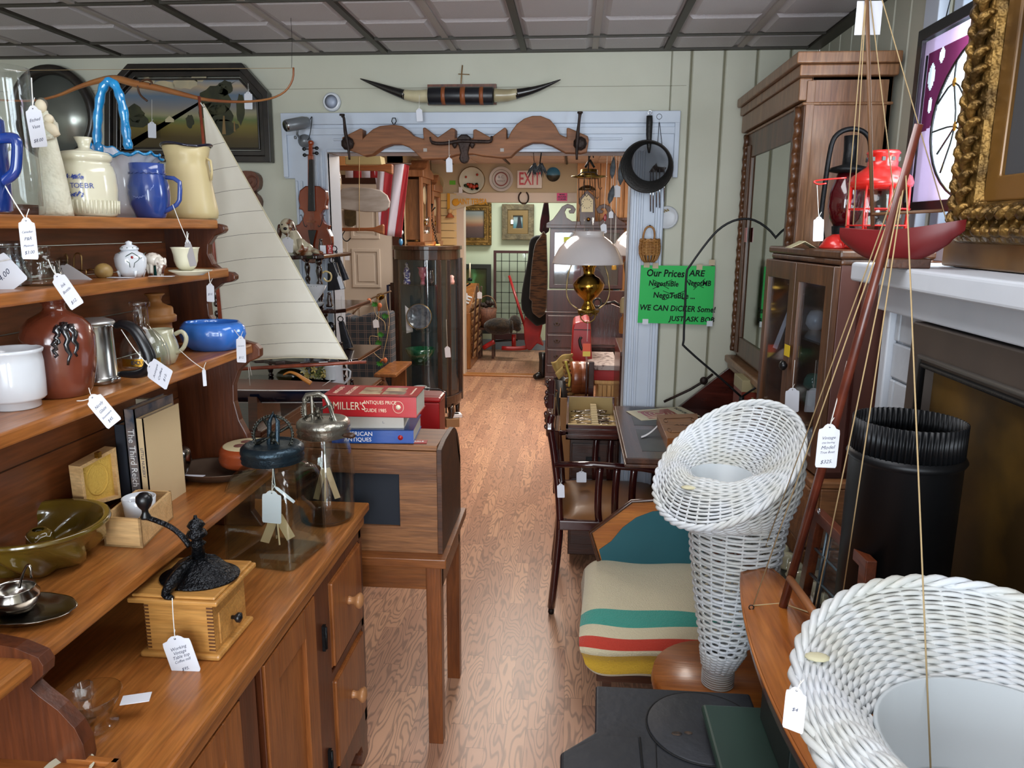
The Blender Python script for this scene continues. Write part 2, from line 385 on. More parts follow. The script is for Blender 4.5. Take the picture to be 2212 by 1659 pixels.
# right wall with boards and the window opening
wy0,wy1,wz0,wz1=1.25,2.33,1.62,2.33
b=MB(); X=WX1
def board(y0,y1,z0,z1):
    n=max(1,round((y1-y0)/.135)); d=(y1-y0)/n
    for i in range(n):
        a,c=y0+i*d+.003,y0+(i+1)*d-.003
        b.pr([(X+.006,a),(X,a+.004),(X,c-.004),(X+.006,c),(X+.12,c),(X+.12,a)],z0,z1,'Z')
board(wy1,3.5,0,H); board(-2.4,wy0,0,H); board(wy0,wy1,0,wz0); board(wy0,wy1,wz1,H)
b.mi=1
for (y0,y1,z0,z1) in ((wy1,3.5,0,H),(-2.4,wy0,0,H),(wy0,wy1,0,wz0),(wy0,wy1,wz1,H)): b.box(X+.008,X+.11,y0,y1,z0,z1)
struct('wall_east',b,[WALLM,WALLD])
b=MB(); b.box(WX0-.12,WX0,-2.4,3.5,0,H); struct('wall_west',b,WALLM)
b=MB()
for (a,c,z0,z1) in ((WX0,-1.55,0,H),(.05,.5,0,H),(1.5,1.6,0,H),(-1.55,.05,0,.6),(-1.55,.05,2.35,H),(.5,1.5,2.32,H)): b.box(a,c,-2.42,-2.3,z0,z1)
b.box(-.8,-.7,-2.4,-2.32,.6,2.35); b.box(1.02,1.6,-2.42,-2.3,0,H)
struct('wall_south',b,WALLM)
# side window: white casing, sash and pane
b=MB(); y0,y1,z0,z1=wy0,wy1,wz0,wz1
b.fr([(y0-.09,z0-.05),(y1+.09,z0-.05),(y1+.09,z1+.06),(y0-.09,z1+.06)],[(y0,z0),(y1,z0),(y1,z1),(y0,z1)],.99,1.02,'X')
b.fr([(y0,z0),(y1,z0),(y1,z1),(y0,z1)],[(y0+.05,z0+.05),(y1-.05,z0+.05),(y1-.05,z1-.05),(y0+.05,z1-.05)],1.03,1.07,'X')
wn=struct('window_1',b,TRIMW,bevel=.003)
b=MB(); b.box(1.048,1.052,y0+.05,y1-.05,z0+.05,z1-.05); b.build('window_pane',PANEG,wn)
b=MB(); b.box(.955,1.03,y0-.1,y1+.1,z0-.075,z0-.05); b.build('window_sill',PINEX,wn)
# doorway casing: fluted, with eared head
def pY(x,y,Y=WY-.03): q=P(x,y,Y=Y); return (q.x,q.z)
b=MB()
ear=[(-1.336,2.148),(.445,2.166),(.445,1.893),(.392,1.87),(.392,0),(.246,0),(.246,oT),(oL,oT),(oL,0),(-1.29,0),(-1.29,1.86),(-1.336,1.86)]
ear=[(-1.336,2.155),(-1.336,1.87),(-1.288,1.87),(-1.288,0),(oL,0),(oL,oT),(.246,oT),(.246,0),(.395,0),(.395,1.885),(.447,1.885),(.447,2.155)]
b.pr(ear,WY-.022,WY+.005,'Y')
b.box(-1.336,.447,WY-.036,WY-.02,2.105,2.155); b.box(-1.336,.447,WY-.030,WY-.02,2.06,2.09)
for x in (-1.336,.425): b.box(x,x+.022,WY-.034,WY-.02,1.875,2.15)
for x in (-1.285,-1.262,-1.19,-1.165,-1.142): b.box(x,x+.012,WY-.030,WY-.02,0,1.99 if x>-1.2 else 1.86)
for x in (.250,.272,.292,.356,.380): b.box(x,x+.012,WY-.030,WY-.02,0,1.99 if x<.3 else 1.88)
b.box(oL,.246,WY-.030,WY-.02,oT,oT+.014); b.box(-1.1,.2,WY-.028,WY-.02,2.035,2.045)
b.box(oL-.012,oL,WY-.02,WY+.16,0,oT); b.box(.246,.258,WY-.02,WY+.16,0,oT); b.box(oL,.25,WY-.02,WY+.16,oT,oT+.012)
struct('trim_1',b,TRIMW,bevel=.003)
# middle room
C2=2.33
b=MB(); b.box(-3.0,1.35,3.64,8.52,C2+.01,C2+.05)
for k in range(-4,2):
    for j in range(14):
        x=.62*k-.1; y=8.3-.31*j
        for u in (0,.31): b.pr([(x+u+.02,y-.29),(x+u+.29,y-.29),(x+u+.29,y-.02),(x+u+.02,y-.02)],C2+.002,C2+.012,'Z')
b.mi=1
for k in range(-4,3): b.box(.62*k-.108,.62*k-.088,3.7,8.4,C2+.0,C2+.011)
struct('ceiling_middle_room',b,[mat('pink_white_tile','cdbfbb',.6),TBAR])
b=MB(); b.box(-3.0,-1.6,7.0,7.12,0,C2); b.box(-1.72,-1.6,7.0,8.4,0,C2); struct('wall_door_side',b,WALL2)
X8=P(985,450,Y=8.4).x; XR=P(1245,450,Y=8.4).x; z1,z2=P(1000,437,Y=8.4).z,P(1000,416,Y=8.4).z
b=MB(); b.box(-1.6,X8-.02,8.4,8.52,0,z2); b.box(-1.6,XR,8.4,8.52,z2-.001,2.37); struct('wall_middle_north',b,WALL2)
SLATM=mat('slatwall','dcc08a',.5)
b=MB(); x0,x1=P(932,450,Y=8.37).x,P(986,450,Y=8.37).x
zt=P(950,418,Y=8.37).z
for i in range(14):
    z=zt-.08*(i+1); b.box(x0,x1,8.365,8.4,z+.006,z+.08)
struct('trim_slatwall',b,SLATM,bevel=.002)
b=MB(); zi=z1
b.box(X8-.02,XR,8.37,8.4,z1,z2); b.box(X8-.02,X8+.09,8.37,8.53,0,z1); b.box(X8+.02,XR,8.4,8.53,z1,z1+.01); struct('trim_3',b,mat('second_casing','d0c2b4',.45),bevel=.004)
# pine boarded wall
b=MB(); x=XR; i=0
while x<1.2:
    wdt=(.11,.14,.1,.16)[i%4]; b.pr([(x+.002,8.376),(x+.006,8.37),(x+wdt-.006,8.37),(x+wdt-.002,8.376),(x+wdt-.002,8.5),(x+.002,8.5)],0,2.37,'Z'); x+=wdt; i+=1
struct('wall_pine_boards',b,PINEW)
b=MB(); b.box(1.3,1.4,3.64,8.4,0,C2); struct('wall_middle_east',b,WALL2)
b=MB(); b.box(-3.05,-2.95,3.64,7.0,0,C2); struct('wall_middle_west',b,WALL2)
# far room
YF=10.3
b=MB(); b.box(-2.2,1.4,YF,YF+.1,0,2.5); struct('wall_far',b,WALL3)
b=MB(); b.box(-1.95,-1.85,8.52,YF,0,2.5); b.box(1.3,1.4,8.52,YF,0,2.5); struct('wall_far_sides',b,WALL3)
b=MB(); b.box(-2.2,1.4,8.52,YF+.1,2.45,2.5); struct('ceiling_far_room',b,CEILM)
b=MB(); b.box(-1.85,1.3,YF-.02,YF,0,.14); struct('baseboard_far',b,mat('grey_baseboard','7d8893',.5),bevel=.003)
# six panel door in the middle room
DM=mat('door_paint','c9bfb4',.45)
dl,dr=P(700,500,Y=7).x,P(850,500,Y=7).x; dt=P(800,398,Y=7).z
b=MB(); b.box(dl-.2,dr,6.955,6.995,0.01,dt)
def panel(x0,x1,z0,z1,Y=6.955):
    b.fr([(x0,z0),(x1,z0),(x1,z1),(x0,z1)],[(x0+.03,z0+.03),(x1-.03,z0+.03),(x1-.03,z1-.03),(x0+.03,z1-.03)],Y-.012,Y,'Y')
    b.box(x0+.055,x1-.055,Y-.008,Y,z0+.055,z1-.055)
for (u0,u1) in ((dl-.12,dl+.2),(dl+.27,dr-.12)):
    panel(u0,u1,1.10,1.46);panel(u0,u1,.2,.98);panel(u0,u1,1.55,1.92)
d=struct('door_1',b,DM,bevel=.004)
k=P(824,640,Y=6.93); b=MB(); b.lathe([(.03,0),(.03,.012),(.012,.02),(.012,.05),(.028,.06),(.032,.075),(.024,.09),(.001,.095)],k,20,m=face((0,-1,0))); b.build('door_knob',BRASS,d)
b=MB(); b.fr([(dl-.3,0),(dr+.09,0),(dr+.09,dt+.08),(dl-.3,dt+.08)],[(dl-.2,-.001),(dr,-.001),(dr,dt),(dl-.2,dt)],6.95,6.999,'Y'); struct('trim_4',b,mat('dark_jamb','3a1c14',.4))
# ============================================================= price tags and strings
def pricetag(par,a,t,e,Y=None,lines=(),w=.5,pts=None,curl=0,n=None,name='price_tag',sh=.25,mt=None):
    "card on a string: a = where the string is tied, t = top of the card, e = its foot (photo points at depth Y, or places)"
    g=lambda p,k:P(p[0],p[1],Y=(Y[k] if isinstance(Y,(tuple,list)) else Y)) if len(p)==2 else Vector(p)
    A,B,E_=g(a,0),g(t,1),g(e,-1)
    d=(E_-B); L=d.length; d.normalize(); nn=Vector(n) if n else Vector((0,-1,.12)); x=d.cross(nn).normalized()*-1; nn=x.cross(d)*-1
    if x.dot(CR)<0 : x=-x
    zz=x.cross(-d)
    W=L*w/2; k=.0005
    out=[(-.22*W,0),(-.45*W,-.04*L),(-.62*W,-.10*L),(-.95*W,-.13*L),(-W,-.22*L),(-W,-.95*L),(-.9*W,-L),(.9*W,-L),(W,-.95*L),(W,-.22*L),(.95*W,-.13*L),(.62*W,-.10*L),(.45*W,-.04*L),(.22*W,0)]
    m=MB(); vs=[];nq=len(out)
    for s_ in (-k,k): vs+=[B+x*u-d*v+zz*s_ for u,v in out]
    m.add(vs,[tuple(range(nq)),tuple(range(2*nq-1,nq-1,-1))]+[(i,nq+i,nq+(i+1)%nq,(i+1)%nq) for i in range(nq)],False)
    m.mi=1
    hole=B+d*L*.07; m.lathe([(.05*W+.0006,0),(.05*W+.0006,.0003)],hole+zz*k,8,m=face(zz,x))
    for i,tx in enumerate(lines):
        sz=L*.115 if len(lines)>2 else L*.2; c=B+d*L*(.26+.66*(i+.5)/max(1,len(lines)))+zz*(k+.0002)
        m.text(tx,sz,c,sz) if False else m.text(tx,c,min(sz,2*W*1.5/max(3,len(tx))),x+(-d)*.12,-d+x*.0,ext=.00005,shear=sh)
    o=m.build(name,[mt or PAPER,INK],par,recalc=False)
    m=MB(); mid=(A+B)/2+Vector((0,0,-.004)); m.tube(smoothpts([A,mid,B+d*L*.07],3),.0009,5); m.tube([B+d*L*.07+zz*.001,B-d*.004+x*.002,B-d*.012+x*.006],.0007,4)
    m.build('tag_string',STR,o); return o
def ring(c,r,n=24,nrm=(0,0,1)):
    f=face(nrm); return [Vector(c)+f@Vector((r*math.cos(TAU*i/n),r*math.sin(TAU*i/n),0)) for i in range(n)]
# ============================================================= stepped pine cupboard
CT=T('pine_cupboard','tall pine step-back cupboard with open shelves of pottery along the left side','cupboard',(-.84,1.5,0))
WT=.84; YE=2.1; XF=-.605; XB=-1.06; YN=.2
b=MB(); b.box(XB,-.598,YN,YE,.815,WT); b.box(XB,-.612,YN,YE-.012,.775,.815); b.build('worktop',PINE,CT,bevel=.005)
b=MB(); b.box(XB,-.64,YE-.05,YE-.025,.02,.775); b.box(XB,-.64,YN,YN+.025,.02,.775); b.box(XB,XB+.015,YN,YE-.03,.1,.775); b.box(XB,-.64,YN,YE-.03,.1,.12)
b.box(-.64,-.62,YE-.055,YE-.022,.13,.775); b.box(-.64,-.62,1.655,1.765,.13,.775); b.box(-.64,-.62,1.34-.0,1.345,.1,.775)
b.box(-.64,-.62,YN,YE-.03,.1,.175); b.box(-.64,-.62,1.76,YE-.03,.455,.483); b.box(-.64,-.62,1.76,YE-.03,.74,.775)
b.box(-.64,-.62,1.235,1.31,.1,.775)
b.build('carcass',PINED,CT,bevel=.003)
for (y0,y1,z0,z1) in ((1.772,2.045,.49,.738),(1.772,2.045,.182,.452)):
    b=MB(); b.box(-.9,-.621,y0,y1,z0,z1); b.box(-.645,-.613,y0+.004,y1-.004,z0+.004,z1-.004); dr=b.build('drawer',PINEZ,CT,bevel=.004)
    c=(-.613,(y0+y1)/2,(z0+z1)/2+.005); b=MB(); b.lathe([(.013,0),(.012,.004),(.010,.008),(.011,.016),(.019,.024),(.0225,.030),(.022,.035),(.014,.041),(.001,.043)],c,20,m=face((1,0,0))); b.build('drawer_knob',mat('turned_beech_knob','b07c50',.4,coat=.2),dr)
def cdoor(y0,y1,z0=.18,z1=.765):
    b=MB(); X=-.622
    b.box(X-.018,X+.006,y0,y0+.07,z0,z1); b.box(X-.018,X+.006,y1-.07,y1,z0,z1); b.box(X-.018,X+.006,y0+.07,y1-.07,z0,z0+.08); b.box(X-.018,X+.006,y0+.07,y1-.07,z1-.075,z1)
    b.box(X-.014,X-.006,y0+.06,y1-.06,z0+.06,z1-.06); return b.build('door',[PINEZ],CT,bevel=.002)
cdoor(1.349,1.652); d=cdoor(.9,1.232); 
for z in (.62,.26):
    b=MB(); b.box(-.622,-.612,1.700,1.712,z-.035,z+.035); b.cyl((-.611,1.706,z-.03),(-.611,1.706,z+.03),.004,n=8); b.build('hinge',BLK,CT)
def foot(y,s):
    b=MB(); o=[(y,.13),(y-s*.16,.13),(y-s*.11,.085),(y-s*.065,.075),(y-s*.055,.045),(y-s*.075,.02),(y-s*.05,0),(y,0),(y+s*.006,.03),(y-s*.004,.06),(y+s*.01,.09)]
    b.pr(o,-.66,-.622,'X'); b.box(-.70,-.625,y-s*.06-.0 if s>0 else y,y if s>0 else y-s*.06,0,.13); b.build('foot',PINED,CT,bevel=.002)
foot(2.07,1); foot(YN+.03,-1)
# upper part: end panels traced in the plane of the far end, four shelves, back boards
b=MB(); pz=px2([(338,486),(478,484),(489,488),(491,497),(486,503),(468,510),(456,528),(455,548),(466,570),(485,585),(505,588),(513,594),(513,603),(505,608),(484,612),(464,628),(455,655),(458,680),(472,700),(494,716),(520,732),(556,742),(566,752),(566,768),(558,774),(538,782),(520,800),(510,830),(511,865),(522,905),(538,935),(548,965),(550,1010),(548,1100),(430,1130)],1.9)
b.pr([(XB,1.68)]+pz[1:-1]+[(-.84,WT+.001),(XB,WT+.001)],1.885,1.91,'Y'); b.build('end_panel',PINED,CT,bevel=.003)
nb=px2([(0,1368),(60,1380),(108,1400),(119,1418),(118,1438),(105,1450),(92,1465),(110,1482),(150,1512),(185,1550),(203,1585),(209,1620),(205,1640)],.966)
b=MB(); b.pr([(XB,1.075)]+[(x,z) for x,z in nb]+[(-.724,WT+.001),(XB,WT+.001)],.94,.966,'Y')
b.build('bracket_panel',PINED,CT,bevel=.004)
b=MB(); b.pr([(XB,1.03),(XB,1.7),(-.95,1.7),(-.95,1.66),(-.99,1.6),(-.95,1.55),(-.93,1.50),(-.98,1.44),(-.92,1.35),(-.98,1.25),(-.97,1.03)],.5,.525,'Y'); b.build('end_panel',PINED,CT,bevel=.003)
S1,S2,S3,S4=1.668,1.547,1.35,1.024
for (x,z,y0,t) in ((-.905,S1,.5,.023),(-.885,S2,.5,.023),(-.835,S3,.5,.024)):
    b=MB(); b.box(XB+.012,x,y0,1.886,z-t,z); b.build('shelf',PINE,CT,bevel=.004)
b=MB(); b.box(XB+.012,-.785,.5,1.886,S4-.026,S4); b.build('shelf',PINE,CT,bevel=.005)
b=MB(); 
for i,(z0,z1) in enumerate(((WT,1.03),(1.032,1.2),(1.202,1.345),(1.35,1.45),(1.452,1.545),(1.547,1.61),(1.612,1.69))): b.box(XB-.004,XB+.01+.001*(i%2),.5,1.9,z0,z1)
b.build('back_board',PINEK,CT,bevel=.0015)
# --- helper: round pot measured in photo pixels
def pot(name,label,cat,px,py,z,prof,m,n=36,X=None,group=None,parts=None,inner=None,ex=1,ey=1,wob=None,Y=None):
    "prof: (radius, height) in photo pixels at the pot's own distance"
    c=P(px,py,Z=z) if X is None and Y is None else (P(px,py,X=X) if X is not None else P(px,py,Y=Y)); c.z=z; k=mpp(c); pr=[(max(r*k,1e-6),h*k) for r,h in prof]
    t=T(name,label,cat,(c.x,c.y,z),0,group); b=MB()
    if inner:
        pr2=pr+[(max(r*k,1e-6),h*k) for r,h in inner]
        b.lathe(pr2,(c.x,c.y,z),n,ex=ex,ey=ey,wob=wob)
    else: b.lathe(pr,(c.x,c.y,z),n,ex=ex,ey=ey,wob=wob)
    return t,b,c,k
VM=Vector
# ---- top shelf
# tall glass vase at the left edge
t,b,c,k=pot('glass_vase','tall clear glass vase engraved with leaves standing on the top shelf','vase',36,462,S1,[(50,0),(54,3),(56,14),(57,120),(57,230),(56,286),(55,300)],GLASS,inner=[(52,300),(53,286),(53.5,120),(52,20),(1,14)],X=-0.965)
b.build('body',GLASS,t)
fr=mat('frosted_engraving','c9d0d6',.7)
b=MB()
for (a,h,s) in ((-1.0,100,16),(-1.15,125,12),(-.85,118,12),(-1.0,145,13),(-1.6,150,12),(-1.75,120,10),(-1.9,165,12),(-1.3,205,9),(-2.05,200,14),(-.7,160,7)):
    r=57.8*k; q=[]
    for i in range(12):
        u=TAU*i/12; da=math.cos(u)*s*.55*k/r; q.append((c.x+r*math.cos(a+da),c.y+r*math.sin(a+da),S1+(h+math.sin(u)*s)*k))
    b.add(q,[tuple(range(12))],False)
b.build('engraved_leaves',fr,t,recalc=False)
pricetag(t,(68,168),(70,228),(86,318),c.y-.045,['Etched','Vase','','$8.00'],w=.42)
# blue mug, only its angular handle shows
c=P(-22,335,Y=1.02); k=mpp(c); t=T('blue_mug','deep blue mug at the left edge showing its angular handle before the glass vase','mug',(c.x,c.y,S1))
b=MB(); cz=S1; BLUEG=mat('cobalt_glaze','1c3c8c',.12,coat=.7,c2='16306f',ns=8)
b.lathe([(.032,0),(.036,.003),(.038,.06),(.038,.125),(.036,.127),(.034,.12),(.034,.01),(.001,.008)],(c.x-.02,c.y,S1),32); b.build('body',BLUEG,t)
hp=[P(a,d,Y=c.y) for a,d in ((-8,300),(20,298),(36,305),(36,350),(30,374),(8,390),(-8,394))]; b=MB(); b.tube(smoothpts(hp,3),.0062,10,flat=1.2); b.build('handle',BLUEG,t)
pricetag(t,(2,385),(56,470),(66,560),c.y-.0,['Canadian','P&R','Platinum','$3.00'],w=.42)
# carved figure of a mother holding a child
c=P(122,460,X=-.96);c.z=S1; k=mpp(c); t=T('figurine','cream carved figurine of a woman in a long dress holding a baby','figurine',(c.x,c.y,S1))
FIG=mat('carved_cream_resin','dcd9c6',.55,c2='cfcab4',ns=30,bump=.5,bs=70)
b=MB(); b.lathe([(36*k,0),(35*k,10*k),(31*k,60*k),(25*k,110*k),(19*k,150*k),(17*k,165*k),(20*k,180*k),(21*k,192*k),(15*k,205*k),(7*k,211*k),(6*k,216*k),(1e-5,217*k)],c,14,ey=.75)
b.tube([c+VM((-19*k,0,190*k)),c+VM((-17*k,-12*k,165*k)),c+VM((2*k,-22*k,158*k)),c+VM((24*k,-14*k,163*k))],[7*k,7*k,6*k,5*k],8)
b.tube([c+VM((18*k,0,190*k)),c+VM((26*k,-8*k,172*k)),c+VM((14*k,-20*k,160*k))],[7*k,6*k,5*k],8)
b.build('body',FIG,t)
SK=mat('cream_faces','e0d3b8',.5); b=MB(); b.sph(c+VM((-4*k,-5*k,224*k)),(11*k,11*k,14*k)); b.build('head',SK,t)
b=MB(); b.sph(c+VM((-7*k,3*k,230*k)),(12*k,10*k,13*k)); b.build('hair',mat('grey_hair','5d5a50',.6),t)
b=MB(); b.sph(c+VM((14*k,-10*k,198*k)),(10*k,9*k,10*k),12); b.tube([c+VM((8*k,-12*k,188*k)),c+VM((22*k,-14*k,178*k)),c+VM((30*k,-12*k,164*k))],[8*k,11*k,7*k],8); b.build('baby',SK,t)
# toothbrush jar
BW=mat('blue_print','33479a',.3)
t,b,c,k=pot('lidded_jar','small cream jar with dark blue leaf print and funnel lid lettered on the front','jar',197,466,S1,[(46,0),(52,4),(54,8),(56,40),(58,58),(56,90),(52,104),(48,108),(47,114),(51,116),(52,126),(49,130)],CREAMC,wob=lambda a,z:.0,X=-0.95)
b.lathe([(49*k,129*k),(46*k,133*k),(20*k,138*k),(11*k,142*k),(12*k,150*k),(18*k,164*k),(16*k,164*k),(9*k,150*k),(1e-5,146*k)],c,36)
for i in range(40):
    a=TAU*i/40; b.cyl(c+VM((54.5*k*math.cos(a),54.5*k*math.sin(a),7*k)),c+VM((56.5*k*math.cos(a),56.5*k*math.sin(a),34*k)),2.6*k,n=6)
b.build('body',CREAMC,t)
b=MB(); rr=random.Random(3)
def onr(a,h,r=58.6): return c+VM((r*k*math.cos(a),r*k*math.sin(a),h*k))
for (a0,h0,sa,sh,n) in ((-1.95,64,.20,17,60),(-1.6,80,.28,5,22),(-1.3,80,.22,5,20),(-1.5,45,.35,5,30),(-2.35,52,.16,5,14)):
    for i in range(n):
        a=a0+rr.uniform(-1,1)*sa; h=h0+rr.uniform(-1,1)*sh; s=rr.uniform(1.6,3.4); th=rr.uniform(0,3); q=[]
        for j in range(5):
            u=TAU*j/5; q.append(onr(a+(math.cos(u)*s*math.cos(th)-.5*math.sin(u)*s*math.sin(th))/58,h+math.cos(u)*s*math.sin(th)+.5*math.sin(u)*s*math.cos(th)))
        b.add(q,[tuple(range(5))],False)
for i,ch in enumerate('TOEBR'):
    a=-1.50+.155*i; b.text(ch,onr(a,62,59.2),15*k,(-math.sin(a),math.cos(a),0),ext=.0001)
b.build('blue_print',BW,t,recalc=False)
# basket vase with twisted blue glass handle
t,b,c,k=pot('glass_basket','white milk glass basket vase with blue ruffled rim and tall blue twisted handle','vase',283,462,S1,[(30,0),(33,4),(40,10),(47,24),(44,40),(40,70),(42,105),(50,125),(66,141)],WHC,inner=[(64,142),(48,128),(38,100),(36,60),(1,30)],wob=lambda a,z:.0,X=-1.0)
b.bm.free(); b=MB(); pr=[(30,0),(33,4),(41,10),(48,24),(46,38),(41,62),(41,85),(46,104),(56,120),(72,134)]
def ruf(u,v,ins=0):
    a=TAU*u; j=v*(len(pr)-1); i=min(int(j),len(pr)-2); f=j-i; r=pr[i][0]*(1-f)+pr[i+1][0]*f-ins; h=pr[i][1]*(1-f)+pr[i+1][1]*f
    w=max(0,(v-.7)/.3); r*=1+.05*w*math.cos(14*a); h+=w*(10*math.cos(2*a+.6)-12*math.cos(a)+3*math.sin(14*a))
    return c+VM((r*k*math.cos(a),r*k*.8*math.sin(a),h*k))
MILK=mat('milk_glass','d3d8e4',.12,coat=.6)
b.grid(lambda u,v:ruf(u,v),84,22,cu=True); b.grid(lambda u,v:ruf(u,v,2.5),84,22,cu=True); b.add([c+VM((28*k*math.cos(TAU*i/20),22*k*math.sin(TAU*i/20),2*k)) for i in range(20)],[tuple(range(20))]); b.build('body',MILK,t,recalc=False)
AQ=mat('aqua_glass','1b93cf',.06,coat=1,c2='0f74b0',ns=18)
b=MB(); b.tube([ruf(i/84,1) for i in range(84)],.0032,6,closed=True); b.build('ruffled_rim',AQ,t)
hh=[(212,330),(210,290),(213,235),(222,192),(237,176),(253,192),(266,235),(273,290),(278,322)]
hp=smoothpts([P(a,d,Y=c.y+(.0 if i<5 else 0)) for i,(a,d) in enumerate(hh)],5); b=MB(); b.tube(hp,[.0095*(1+.13*math.sin(i*1.7)) for i in range(len(hp))],10); b.sph(P(214,322,Y=c.y-.01),(.010,.008,.016),12); b.build('handle',AQ,t)
# royal blue mug with chain relief
MUGB=mat('royal_blue_glaze','36509c',.14,coat=.7,c2='2b4388',ns=10)
t,b,c,k=pot('chain_mug','mid blue mug with chain relief and square handle between milk glass basket and jug','mug',327,472,S1,[(27,0),(30,3),(32,10),(40,28),(42,50),(41,70),(36,88),(35,96),(36,113)],MUGB,inner=[(34,114),(32,96),(37,60),(30,14),(1,10)],X=-0.945)
b.tube([c+VM((36.5*k*math.cos(TAU*i/40),36.5*k*math.sin(TAU*i/40),(93+1.2*math.sin(i*3.2))*k)) for i in range(40)],1.3*k,6,closed=True)
b.build('body',MUGB,t)
b=MB(); b.tube([c+VM((40.5*k*math.cos(a),40.5*k*math.sin(a),(42+26*((a+1.6)/.8)**2+1.5*math.sin(i*2.4))*k)) for i,a in [(i,-2.4+i*.055) for i in range(30)]],1.2*k,6); b.build('relief_chain',mat('pale_relief','8192cc',.2),t)  # chain coloured a paler blue than the mug
b=MB(); b.tube([P(x,y,Y=c.y) for x,y in ((358,383),(375,385),(388,394),(389,408),(388,432),(382,442),(366,452),(354,458))],[.0045,.0048,.005,.005,.005,.005,.005,.005],10); b.build('handle',MUGB,t)
pricetag(t,(373,442),(404,516),(415,574),c.y-.01,[],w=.22)
# tan jug with dark rim
JUG=mat('tan_stoneware','d6c596',.4,coat=.15,c2='cbb988',ns=5)
t,b,c,k=pot('stoneware_jug','tall tan stoneware jug with wavy dark rim at the right end of top shelf','jug',414,472,S1,[(50,0),(54,4),(56,14),(54,30),(48,70),(43,110),(41,120),(43,126),(43,130),(48,150)],JUG,inner=[(46,151),(40,128),(40,100),(1,20)],X=-0.985)
b.build('body',JUG,t); b=MB(); b.tube([c+VM(((49+2*math.sin(5*a))*k*math.cos(a),(49+2*math.sin(5*a))*k*math.sin(a),(152+3*math.sin(3*a+1))*k)) for a in [TAU*i/48 for i in range(48)]],2.8*k,8,closed=True); b.build('dark_rim',mat('navy_rim_glaze','15182e',.12,coat=.8),t)
b=MB(); b.tube([c+VM((42*k,0,128*k)),c+VM((52*k,0,122*k)),c+VM((53*k,0,100*k)),c+VM((50*k,0,82*k))],2.6*k,8); b.build('handle',JUG,t)
pricetag(t,(445,345),(447,356),(449,384),c.y+.05,[],w=.15)
# ---- second shelf
GDIM=glass('pressed_glass',(.86,.90,.93),.05,1.5,.05)
t,b,c,k=pot('pressed_glass_jar','pressed glass jar with diamond cuts at the left end of second shelf','jar',22,618,S2,[(34,0),(40,4),(42,20),(34,40),(33,48),(33,82),(35,86),(35,96)],GDIM,inner=[(32,96),(31,60),(32,40),(38,20),(1,8)],wob=lambda a,z:.02*math.cos(12*a))
b.build('body',GDIM,t)
b=MB()
for i in range(14):
    for h in (50,66,80):
        a=TAU*i/14+h; b.sph(c+VM((34*k*math.cos(a),34*k*math.sin(a),h*k)),(3.5*k,3.5*k,5*k),6)
b.build('diamond_cuts',GDIM,t); b=MB(); b.box(c.x-.012,c.x+.012,c.y-.012,c.y+.012,S2,S2+.02); b.build('price_sticker',PAPER,t) 
pricetag(t,(20,560),(-30,560),(30,625),c.y-.06,['$4.00'],w=.9,n=(0,-1,.5))
def inkb(name,label,px,py,s,m):
    t,b,c,k=pot(name,label,'bottle',px,py,S2,[(44*s,0),(44*s,8*s),(36*s,34*s),(34*s,46*s),(36*s,50*s),(34*s,53*s),(18*s,60*s),(18*s,78*s),(21*s,79*s),(21*s,85*s),(17*s,85*s)],m,inner=[(15*s,84*s),(15*s,58*s),(31*s,47*s),(38*s,12*s),(1,6*s)],n=32)
    b.build('body',m,t); return t,c,k
t,c,k=inkb('ink_bottle','squat green tinted glass ink bottle with wide base on second shelf',96,616,.98,GLASSG)
pricetag(t,(104,560),(120,592),(168,662),c.y-.05,['Ink','Bottle','','$12.'],w=.42)
t,c,k=inkb('ink_bottle','small clear glass ink bottle right behind the green tinted one',124,598,.72,GDIM)
pricetag(t,(128,562),(128,577),(198,622),c.y-.07,['','','$8.'],w=.4)
# wire rack
BRW=mat('aged_wire','9a7c50',.35,.9)
c=P(160,600,Z=S2); t=T('wire_stand','small bent brass wire stand behind the ink bottles on second shelf','stand',c)
b=MB()
for dx,dy,top in ((138,12,548),(168,0,548)):
    q=[P(dx-8,600-dy,Y=c.y+dy*.003),P(dx-8,top+8,Y=c.y+dy*.003),P(dx,top-1,Y=c.y+dy*.003),P(dx+8,top+8,Y=c.y+dy*.003),P(dx+8,598-dy,Y=c.y+dy*.003)]; b.tube(smoothpts(q,3),.0018,6)
b.tube([P(168,584,Y=c.y),P(186,584,Y=c.y),P(186,604,Y=c.y)],.0018,6); b.build('wire_frame',BRW,t)
t=T('darning_egg','small tan wooden darning egg with thin handle lying on second shelf','darning egg',P(222,600,Z=S2))
e=P(224,586,Y=P(222,600,Z=S2).y); b=MB(); b.sph(e+VM((0,.0,0)),(.017,.019,.0165),18); b.build('egg',mat('boxwood','a98a52',.45,c2='8f7140',ns=20),t)
b=MB(); b.tube([e+VM((-.012,0,.002)),P(196,582,Y=e.y),P(188,584,Y=e.y)],.0025,6); b.build('handle',BRW,t)
